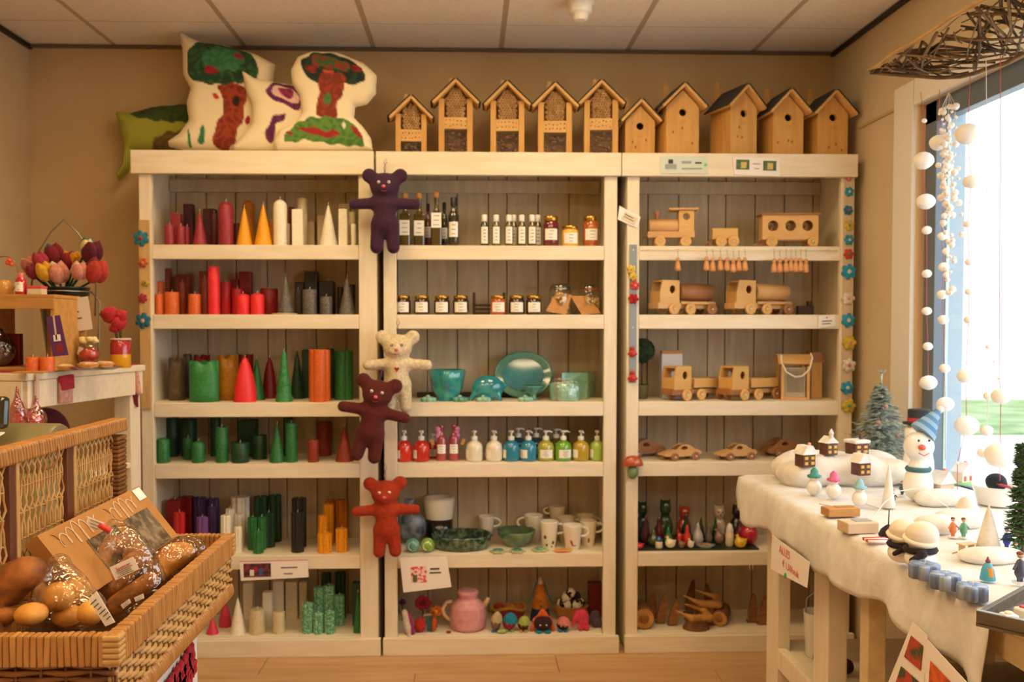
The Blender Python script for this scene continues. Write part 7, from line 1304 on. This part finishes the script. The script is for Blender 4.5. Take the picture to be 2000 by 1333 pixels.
body('body', [('e', (0, 0, .045), (.047, .042, .05)), ('c', (0, 0, .08), (0, 0, .1), .036, .032), ('e', (0, 0, zz(872)), (.047, .043, .047))], m_shin, t, .02, .005); MB().ball((-.012, -.045, zz(871)), (.012, .012, .01), 10).build('nose', mat('red_nose', 'e0604c', rough=.4), t)
for x in (-.022, .012): MB().ball((x, -.043, zz(858)), .004, 8).build('eye', m_black, t)
MB().tube([(-.022, -.043, zz(882)), (-.006, -.048, zz(887)), (.012, -.045, zz(882))], .0015, 5).build('mouth', m_inkr, t); MB().lathe([(.036, .092), (.041, .1), (.037, .108)], 18).build('scarf', mat('teal_scarf', '4a7078', rough=.9), t)
for j in range(6): MB().lathe([(.043-.006*j, 0), (.040-.006*j, .0145)], 16, M=TM(.012+.008*j, .0, zz(846)+.012*j, ry=.75)).build('cap_stripe', mat('cap_blue', '5a86b0', rough=.9) if j % 2 else mat('cap_pale', '8fb0cc', rough=.9), t)
MB().ball((.068, 0, zz(846)+.075), .012, 10).build('bobble', m_snow, t)
# three little snowman shakers
for u, v, c, nm in ((1590, 968, '2f8a7c', 'teal'), (1628, 975, 'd05a8c', 'pink'), (1679, 990, '8ab8c4', 'pale blue')):
    p = tp(u, v); t = thing('snowman_shaker', 'small glass snowman with %s hat at cloth edge' % nm, 'snowman', p, group='small glass snowmen'); k = p.y/F
    MB().ball((0, 0, 16*k), (15*k, 15*k, 16*k), 16).build('body', mat('frosted_white', 'ece8e2', rough=.2, coat=.6), t); MB().ball((0, 0, 36*k), (10*k, 10*k, 9*k), 14).build('head', mat('frosted_white', 'ece8e2'), t); MB().lathe([(13*k, 36*k), (13.5*k, 40*k), (8*k, 42*k), (7*k, 50*k), (2*k, 56*k)], 16).build('hat', mat('hat_'+c, c, rough=.4), t); MB().lathe([(2*k, 0), (.0003, 7*k)], 8, M=TM(0, -9*k, 36*k, rx=PI/2)).build('nose', mat('carrot', 'e07a3c'), t)
# cotton trees
for u, vb, vt, wpx, lab in ((1735, 992, 905, 26, 'slim white cone tree beside the tall snowmen'), (1930, 1078, 985, 48, 'large white cone tree on cotton snow'), (1888, 1022, 968, 48, 'rounded white dome tree behind the large cone')):
    p = tp(u, vb); k = p.y/F; h = (vb-vt)*k; r = wpx*k/2; t = thing('cone_tree', lab, 'cone tree', p, group='white cone trees'); MB().lathe([(r*.9, 0), (r, .004), (r*.72, h*.35), (r*.38, h*.72), (r*.05, h)] if 'dome' not in lab else [(r*.9, 0), (r, h*.3), (r*.9, h*.6), (r*.5, h*.9), (r*.05, h)], 20, star=lambda a: 1+.03*sin(9*a)).build('cone', m_snow, t); MB().lathe([(r*.4, -.001), (r*.95, .0), (r*.9, .006)], 18).build('base', m_snow, t)
o = body('snow_clump', [('e', (0, 0, .012), (.045, .04, .02)), ('e', (.05, .01, .01), (.04, .035, .018)), ('e', (-.04, .01, .01), (.03, .03, .015))], m_snow, None, .02, .005, loc=tp(1932, 1096)); tag(o, 'cotton snow clump at the foot of large cone tree', 'snow')
for u, v, sx in ((1825, 1040, .05), (1870, 1028, .06), (1835, 985, .07)): o = body('snow_clump', [('e', (0, 0, .02), (sx, .04, .028)), ('e', (sx*.7, .01, .018), (sx*.6, .035, .024)), ('e', (-sx*.6, 0, .016), (sx*.5, .03, .02))], m_snow, None, .02, .006, loc=tp(u, v)); tag(o, 'white cotton snow heap between the table figures', 'snow', 'cotton snow heaps')
# lit porcelain houses
for u, vb, h_, w_, lab in ((1838, 975, .085, .08, 'cream porcelain house with red windows and green base'), (1880, 945, .07, .07, 'snow roofed porcelain cottage behind the cream house')):
    p = tp(u, vb); t = thing('porcelain_house', lab, 'model house', p, rz=.4); MB().lathe([(w_*.62, 0), (w_*.62, .006), (w_*.5, .008)], 20).build('lawn', mat('model_lawn', '8fbf80', rough=.7), t); MB().box((0, 0, h_*.35), (w_*.8, w_*.6, h_*.6), bev=.003).build('walls', mat('cream_wall', 'e8d0b8', rough=.4), t); MB().prism([(-w_*.48, h_*.62), (w_*.48, h_*.62), (0, h_*1.1)], -w_*.36, w_*.36).build('roof', m_roofs, t); MB().box((w_*.2, 0, h_*1.0), (w_*.12, w_*.12, h_*.3)).build('chimney', mat('pink_brick', 'd89080'), t)
    for x in (-.2, .2): MB().box((x*w_, -w_*.302, h_*.3), (w_*.16, .003, h_*.26), bev=.001).build('window', mat('window_red', 'b8483c', rough=.4), t)
# wooden packs
for u, v, sx, sy, sz, m, lab in ((1648, 1010, .1, .05, .025, m_kraft, 'flat kraft coloured pack on the cloth edge'), (1683, 1042, .09, .06, .03, mat('beige_block', 'd8bc9c', rough=.5), 'beige wooden block on the cloth edge')):
    p = tp(u, v); t = thing('wooden_pack', lab, 'pack', p, rz=.1); MB().box((0, .02, sz/2), (sx, sy, sz), bev=.003).build('pack', m, t); MB().box((.01, .02, sz+.001), (sx*.5, sy*.5, .002)).build('label', mat('gold_print', 'd8a860', rough=.2, metal=.5) if 'kraft' in lab else mat('grey_print', '9aa39a'), t)
# pair of snowmen with beanies and dark scarves
m_bean = mat('ivory_beanie', 'ece2d2', 'ddd0bc', sc=8, st=(1, 1, 6), rough=.8, bump=.4); m_scf = felt('2a2028')
for u, vb, s, lab in ((1762, 1098, .95, 'back snowman of the pair in ivory beanie and dark scarf'), (1797, 1112, 1.05, 'front snowman of the pair in ivory beanie and dark scarf')):
    p = tp(u, vb); k = p.y/F*s; t = thing('beanie_snowman', lab, 'snowman', p, group='beanie snowmen', rz=.2)
    body('body', [('e', (0, 0, 20*k), (30*k, 27*k, 22*k)), ('e', (0, 0, 52*k), (24*k, 22*k, 20*k))], m_shin, t, .01, .0035); MB().ball((4*k, 0, 66*k), (31*k, 28*k, 25*k), 20, lump=.03).build('beanie', m_bean, t)
    MB().tube([(29*k*cos(a), 26*k*sin(a), (56+6*sin(a))*k) for a in [2*PI*i/20 for i in range(20)]], 5*k, 6, closed=True).build('beanie_rim', m_bean, t)
    MB().tube([(27*k*cos(a), 24*k*sin(a), 38*k) for a in [2*PI*i/20 for i in range(20)]], 6*k, 6, closed=True).build('scarf', m_scf, t); body('scarf_knot', [('e', (-14*k, -24*k, 36*k), (10*k, 7*k, 9*k)), ('c', (-16*k, -24*k, 34*k), (-34*k, -20*k, 24*k), 6*k, 5*k)], m_scf, t, .006, .003)
    MB().ball((-12*k, -24*k, 22*k), 3*k, 8).build('button', mat('brown_button', '6a4a34'), t)
p = tp(1735, 1050); t = thing('black_bauble', 'black felt bell shaped ornament with thin stem', 'ornament', p); k = p.y/F; MB().lathe([(18*k, 2*k), (19*k, 6*k), (14*k, 16*k), (5*k, 24*k), (1*k, 26*k)], 18).build('bell', m_scf, t); MB().tube([(0, 0, 24*k), (1*k, 0, 55*k)], .0015, 5).build('stem', m_black, t)
p = tp(1718, 1062); t = thing('candy_bundle', 'red and white striped candy bundle on the cloth', 'sweets', p); 
for i in range(4): MB().tube([(-.03, .01*i, .005), (.03, .012*i-.004, .005)], .0045, 6).build('candy_stick', mat('candy_red', 'c83c3c', rough=.3) if i % 2 else mat('candy_white', 'f0e0e0', rough=.3), t)
# blue flower candles
for u, v in ((1819, 1137), (1861, 1158), (1915, 1180)):
    p = tp(u, v); k = p.y/F; t = thing('flower_candle', 'blue flower shaped candle on the cloth edge', 'candle', (p.x, p.y+.03, p.z), group='blue flower candles'); b = MB(); r = 31*k; h = 30*k
    b.lathe([(r*.9, 0), (r, .003), (r, h-.004), (r*.92, h), (r*.3, h-.002), (r*.05, h-.003)], 48, star=lambda a: .74+.3*abs(cos(3*a))**.6); b.build('wax', mat('blue_wax', '4f6890', 'a4b0c4', sc=14, st=(4, 4, .4), rough=.4, lo=.35, hi=.7), t); MB().tube([(0, 0, h-.004), (.002, 0, h+.008)], .001, 5).build('wick', m_wick, t)
# little people
def person_fig(u, v, s, c, lab, hat=None):
    p = tp(u, v); t = thing('tiny_figure', lab, 'figurine', p, group='tiny village figures'); MB().lathe([(.012*s, 0), (.013*s, .003*s)], 14).build('stand', m_shin, t)
    body('body', [('c', (-.003*s, 0, .003*s), (-.003*s, 0, .018*s), .0022*s, .003*s), ('c', (.003*s, 0, .003*s), (.003*s, 0, .018*s), .0022*s, .003*s), ('c', (0, 0, .018*s), (0, 0, .036*s), .009*s, .005*s), ('c', (-.004*s, 0, .036*s), (-.013*s, -.003*s, .025*s), .0025*s, .002*s), ('c', (.004*s, 0, .036*s), (.013*s, -.003*s, .025*s), .0025*s, .002*s)], mat('coat_'+c, c, rough=.5), t, .003*s, .0013*s); MB().ball((0, 0, .047*s), .0055*s, 10).build('head', mat('figure_skin', 'd8a080', rough=.5), t); MB().ball((0, .001, .05*s), (.006*s, .006*s, .004*s), 10).build('hat', mat('hat_'+(hat or '7a4a30'), hat or '7a4a30', rough=.6), t)
person_fig(1861, 1050, 1, 'd87a48', 'tiny figure in orange dress beside the green one'); person_fig(1882, 1051, 1, '5a9a78', 'tiny figure in green dress beside the orange one'); person_fig(1880, 1013, .9, '4a5a8a', 'tiny figure in blue behind the pair', 'd06a50'); person_fig(1893, 1018, .9, '3a3a44', 'tiny figure in dark striped coat behind the pair', 'e0d8d0'); person_fig(1966, 1072, 1, '3a4ab0', 'tiny figure in bright blue near right edge', '2a3aa0'); person_fig(1988, 1082, 1, '4a8a4c', 'tiny figure in green with red scarf near right edge', 'c83c3c'); person_fig(1984, 1090, .7, '3a5a3c', 'smallest dark green figure near right edge'); person_fig(1744, 985, .9, '444a54', 'tiny dark skater figure beside slim cone tree', 'd05a4a'); person_fig(1992, 1140, 1.3, '4a4a5a', 'dark figure partly cut by the right edge'); person_fig(1762, 968, .9, '505a5c', 'tiny grey figure near the snowman body', 'c85a4c')
p = tp(1929, 1133); k = p.y/F; t = thing('painted_bell', 'turquoise and orange painted bell figure on the cloth', 'figurine', p); MB().lathe([(15*k, 0), (15*k, 2*k), (12*k, 20*k), (7*k, 32*k), (3*k, 35*k)], 18).build('skirt', mat('turquoise_paint', '4aa0b8', rough=.4), t); MB().lathe([(13.2*k, 8*k), (11.6*k, 20*k), (9.5*k, 26*k)], 10, c=(0, -1.6*k, 0), cap=False, sx=.8).build('apron', mat('orange_paint', 'd89030', rough=.4), t); MB().ball((0, 0, 37*k), 5*k, 10).build('head', mat('maroon_paint', '7a4048', rough=.5), t); MB().lathe([(4*k, 39*k), (.5*k, 47*k)], 10).build('cap', mat('maroon_paint', '7a4048'), t)
p = tp(1888, 1078); t = thing('toy_sled', 'small pale wooden sled with long pull stick', 'sled', p, rz=.3); k = p.y/F
MB().box((0, 0, 16*k), (38*k, .022, 2.5*k), bev=.0008).build('seat', mat('pale_stick', 'd8b88c'), t)
for x in (-12, 12): MB().box((x*k, 0, 8*k), (3*k, .018, 14*k)).build('leg', mat('pale_stick', 'd8b88c'), t)
MB().tube([(-45*k, -.01, 2*k), (-10*k, -.008, 6*k)], .0015, 5).build('pull_stick', mat('brown_stick', 'a88058'), t)
# white bowl with black hat, fir branch and tray at right
p = tp(1948, 985); k = p.y/F; t = thing('white_bowl', 'white bowl at the window end of the table', 'bowl', p); MB().lathe([(34*k, 0), (36*k, 3*k), (46*k, 34*k), (48*k, 38*k), (44*k, 36*k), (34*k, 8*k), (2*k, 6*k)], 28).build('bowl', m_shin, t)
t2 = thing('black_hat', 'black knitted hat with red band lying in white bowl', 'hat', (p.x-.005, p.y, p.z+30*k)); MB().ball((0, 0, 14*k), (20*k, 20*k, 18*k), 16, lump=.05).build('crown', felt('1c2026'), t2); MB().tube([(19*k*cos(a)+4*k, 19*k*sin(a), (10-5*cos(a))*k) for a in [2*PI*i/20 for i in range(20)]], 3*k, 6, closed=True).build('band', felt('b84048'), t2)
t, h = fir(1994, 1010, 858, 66, 2.15, 'green fir branch upright at the right edge', mat('green_needles', '2f4a26', '4a6a38', sc=40, rough=.8), n=300, seed=4)
# tray
A = at(1906, 1224, Z=ZS_+.001); t = thing('wooden_tray', 'dark grey wooden tray of white holders at right edge', 'tray', (A.x, A.y, ZS_+.001), rz=-.87); m_try = mat('weathered_wood', '6a5c48', '544838', sc=12, st=(1, 6, 6), rough=.6); LX, LY = .3, .34
MB().box((LX/2, LY/2, .004), (LX, LY, .007)).build('base', m_try, t)
for c_, d_ in (((LX/2, .005, .0165), (LX, .01, .024)), ((.005, LY/2, .0165), (.01, LY-.021, .024)), ((LX/2, LY-.005, .0165), (LX, .01, .024)), ((LX-.005, LY/2, .0165), (.01, LY-.021, .024))): MB().box(c_, d_, bev=.001).build('side', m_try, t)
MB().box((LX/2, .005, .0295), (LX, .0105, .002)).build('metal_edge', mat('grey_metal', '8f979a'), t)
Rt = Matrix.Rotation(-.87, 4, 'Z')
for i, (x, y) in enumerate(((1970, 1224), (1999, 1212), (2030, 1226), (2045, 1200))):
    q = at(x, y, Z=ZS_+.0095); t = thing('white_cube_candle', 'white square tealight holder standing in the tray', 'candle holder', q, rz=.3*i, group='white holders in the tray'); MB().box((0, 0, .012), (.026, .026, .024), bev=.004).build('holder', m_shin, t); MB().lathe([(.008, .0245), (.007, .027), (.001, .027)], 12).build('berry_top' if i % 2 else 'wax', mat('berry_red', 'b8283c', rough=.4) if i % 2 else m_wick, t)
# loose white string lights
t = thing('string_lights', 'thin white wire with tiny lights lying across the table', 'string lights', tp(1790, 985)); o_ = t.location; MB().tube([tp(u, v, z)-o_ for u, v, z in ((1700, 1020, 0), (1725, 985, .02), (1755, 960, .05), (1790, 955, .06), (1820, 970, .04), (1850, 990, .01), (1860, 1000, 0))], .0014, 5).build('wire', m_white, t); MB().tube([tp(u, v, z)-o_ for u, v, z in ((1600, 985, 0), (1640, 992, 0), (1690, 985, 0), (1720, 995, 0))], .0012, 5).build('wire', mat('clear_wire', 'b8b4ac'), t)
# ---------------------------------------------------------------- branch panel and hanging strings in the window
m_br = mat('branch', '6a5238', '8a6c48', sc=20, rough=.9, bump=.3); m_br2 = mat('branch_dark', '40321f', '54422c', sc=20, rough=.9)
o_ = Vector((1.52, 2.8, 2.3)); t = thing('branch_panel', 'woven panel of bare branches hanging above the window', 'branch panel', o_); rr = random.Random(12)
def bp_(s, f): # s along from far tip (0) to near (1); f across from outer (0) to wall side (1)
    y = 3.15-s*1.0+f*.07; x = 1.41+.03*s+f*(.19+.07*s); z = 2.345-f*(.075+.03*s); return Vector((x, y, z))-o_
def shape(s): return min(1, .08+3.2*s)  # tapers at the far tip
for f, m in ((0, mat('branch_pale', 'b8905a', 'a07c4c', sc=20, rough=.8)), (1, m_br)): MB().tube([bp_(i/14, f*shape(i/14))+Vector((rr.uniform(-.006, .006), 0, rr.uniform(-.006, .006))) for i in range(15)], [.007-.003*(i == 0) for i in range(15)], 6).build('edge_branch', m, t)
for i in range(104):
    s0 = rr.uniform(.0, .95); s1 = min(1.0, max(0, s0+rr.uniform(-.35, .35))); f0, f1 = (rr.uniform(0, .25), rr.uniform(.7, 1)) if i % 3 else (rr.random(), rr.random()); a, b = bp_(s0, f0*shape(s0)), bp_(s1, f1*shape(s1)); mdl = a.lerp(b, .5)+Vector((rr.uniform(-.02, .02), rr.uniform(-.03, .03), rr.uniform(-.025, .015))); r = rr.uniform(.0018, .0058)
    MB().tube([a, a.lerp(mdl, .5)*.5+a.lerp(mdl, .5)*.5, mdl, b], [r, r*.95, r*.85, r*.6], 5).build('branch', m_br if i % 2 else m_br2, t)
m_thr = mat('red_thread', 'b84a4a', rough=.8); m_thw = mat('white_thread', 'd8d0c8', rough=.8); m_pom = mat('white_felt_ball', 'f0ebe4', rough=.95, bump=.2, sc=60, sheen=.2)
def string(X, u0, v0, balls, thr, lab, vend=None):
    top = at(u0, v0, X=X); Yc = top.y; g = thing('ball_garland', lab, 'garland', top, group='hanging ball strings'); pts = [Vector((0, 0, 0))]
    for u, v, r in balls: q = at(u, v, Y=Yc); pts.append(q-top)
    if vend: pts.append(at(balls[-1][0], vend, Y=Yc)-top)
    MB().tube(pts, .0012, 4).build('thread', thr, g)
    for i, (u, v, r) in enumerate(balls): q = at(u, v, Y=Yc)-top; R_ = r*Yc/F; MB().ball(q, (R_*1.05, R_, R_*.9), 16, lump=.04, seed=i).build('felt_ball', m_pom, g)
string(1.6, 1798, 180, [(1805, 236, 5), (1803, 314, 19), (1808, 394, 17), (1810, 450, 9), (1810, 535, 9), (1810, 608, 9), (1812, 677, 9), (1813, 748, 16)], m_thr, 'red string of white felt balls nearest the wall')
string(1.6, 1835, 175, [(1833, 279, 17), (1845, 300, 9), (1840, 462, 9), (1843, 522, 10), (1840, 576, 10), (1842, 625, 10), (1845, 720, 10), (1846, 790, 16)], m_thr, 'red string of white felt balls beside bead cluster', 900)
string(1.6, 1895, 150, [(1890, 262, 23), (1897, 355, 15), (1890, 438, 8), (1893, 512, 8), (1893, 570, 8), (1892, 625, 9), (1886, 735, 16), (1888, 832, 22), (1870, 905, 3)], m_thr, 'red string with the large oval felt ball on top', 960)
string(1.56, 1926, 118, [(1930, 678, 5), (1942, 707, 3), (1930, 774, 9), (1927, 842, 12), (1921, 885, 12)], m_thw, 'short string of small felt balls before the glass', 930)
string(1.56, 1954, 108, [(1952, 740, 4), (1955, 774, 18), (1953, 890, 28)], m_thr, 'short string ending in the biggest white felt ball', 940)
tb = at(1853, 180, X=1.6); g = thing('bead_cluster', 'dense cluster of small white bead strands at window', 'garland', tb); b = MB(); th_ = MB(); rr = random.Random(6)
for s_ in range(7):
    u = 1848+rr.uniform(-14, 16); pts = [Vector((0, 0, 0))]; vend = rr.uniform(430, 600)
    v = 205+rr.uniform(0, 15)
    while v < vend:
        uu = u+rr.uniform(-6, 6)+(v-300)*.02*(s_-3)*.5; q = at(uu, v, Y=tb.y)-tb+Vector((0, rr.uniform(-.03, .03), 0)); pts.append(q); R_ = rr.choice((3, 4, 5, 6, 7))*tb.y/F; b.ball(q, R_, 8); v += rr.uniform(10, 24)*(1+(v > 420))
    th_.tube(pts, .0007, 4)
struct(b.build('beads', m_pom, g), 'stuff'); struct(th_.build('threads', m_thw, g), 'stuff')
# ---------------------------------------------------------------- labels of look-alikes: say which one, counted from the left
ORD = ['first', 'second', 'third', 'fourth', 'fifth', 'sixth', 'seventh', 'eighth', 'ninth', 'tenth', 'eleventh', 'twelfth', 'thirteenth', 'fourteenth', 'fifteenth', 'sixteenth', 'seventeenth', 'eighteenth']
bpy.context.view_layer.update()
by = {}
for o in C.objects:
    if o.parent is None and 'label' in o: by.setdefault(o['label'], []).append(o)
for lab, os_ in by.items():
    if len(os_) < 2 or os_[0].name.startswith('ceiling_light'): continue
    os_.sort(key=lambda o: pix(o.matrix_world.translation)[0])
    for i, o in enumerate(os_):
        if i == 0: o['label'] = lab + ', leftmost of its kind'
        elif i == len(os_)-1: o['label'] = lab + ', rightmost of its kind'
        else: o['label'] = lab + ', %s from left of its kind' % (ORD[i] if i < 18 else 'later')
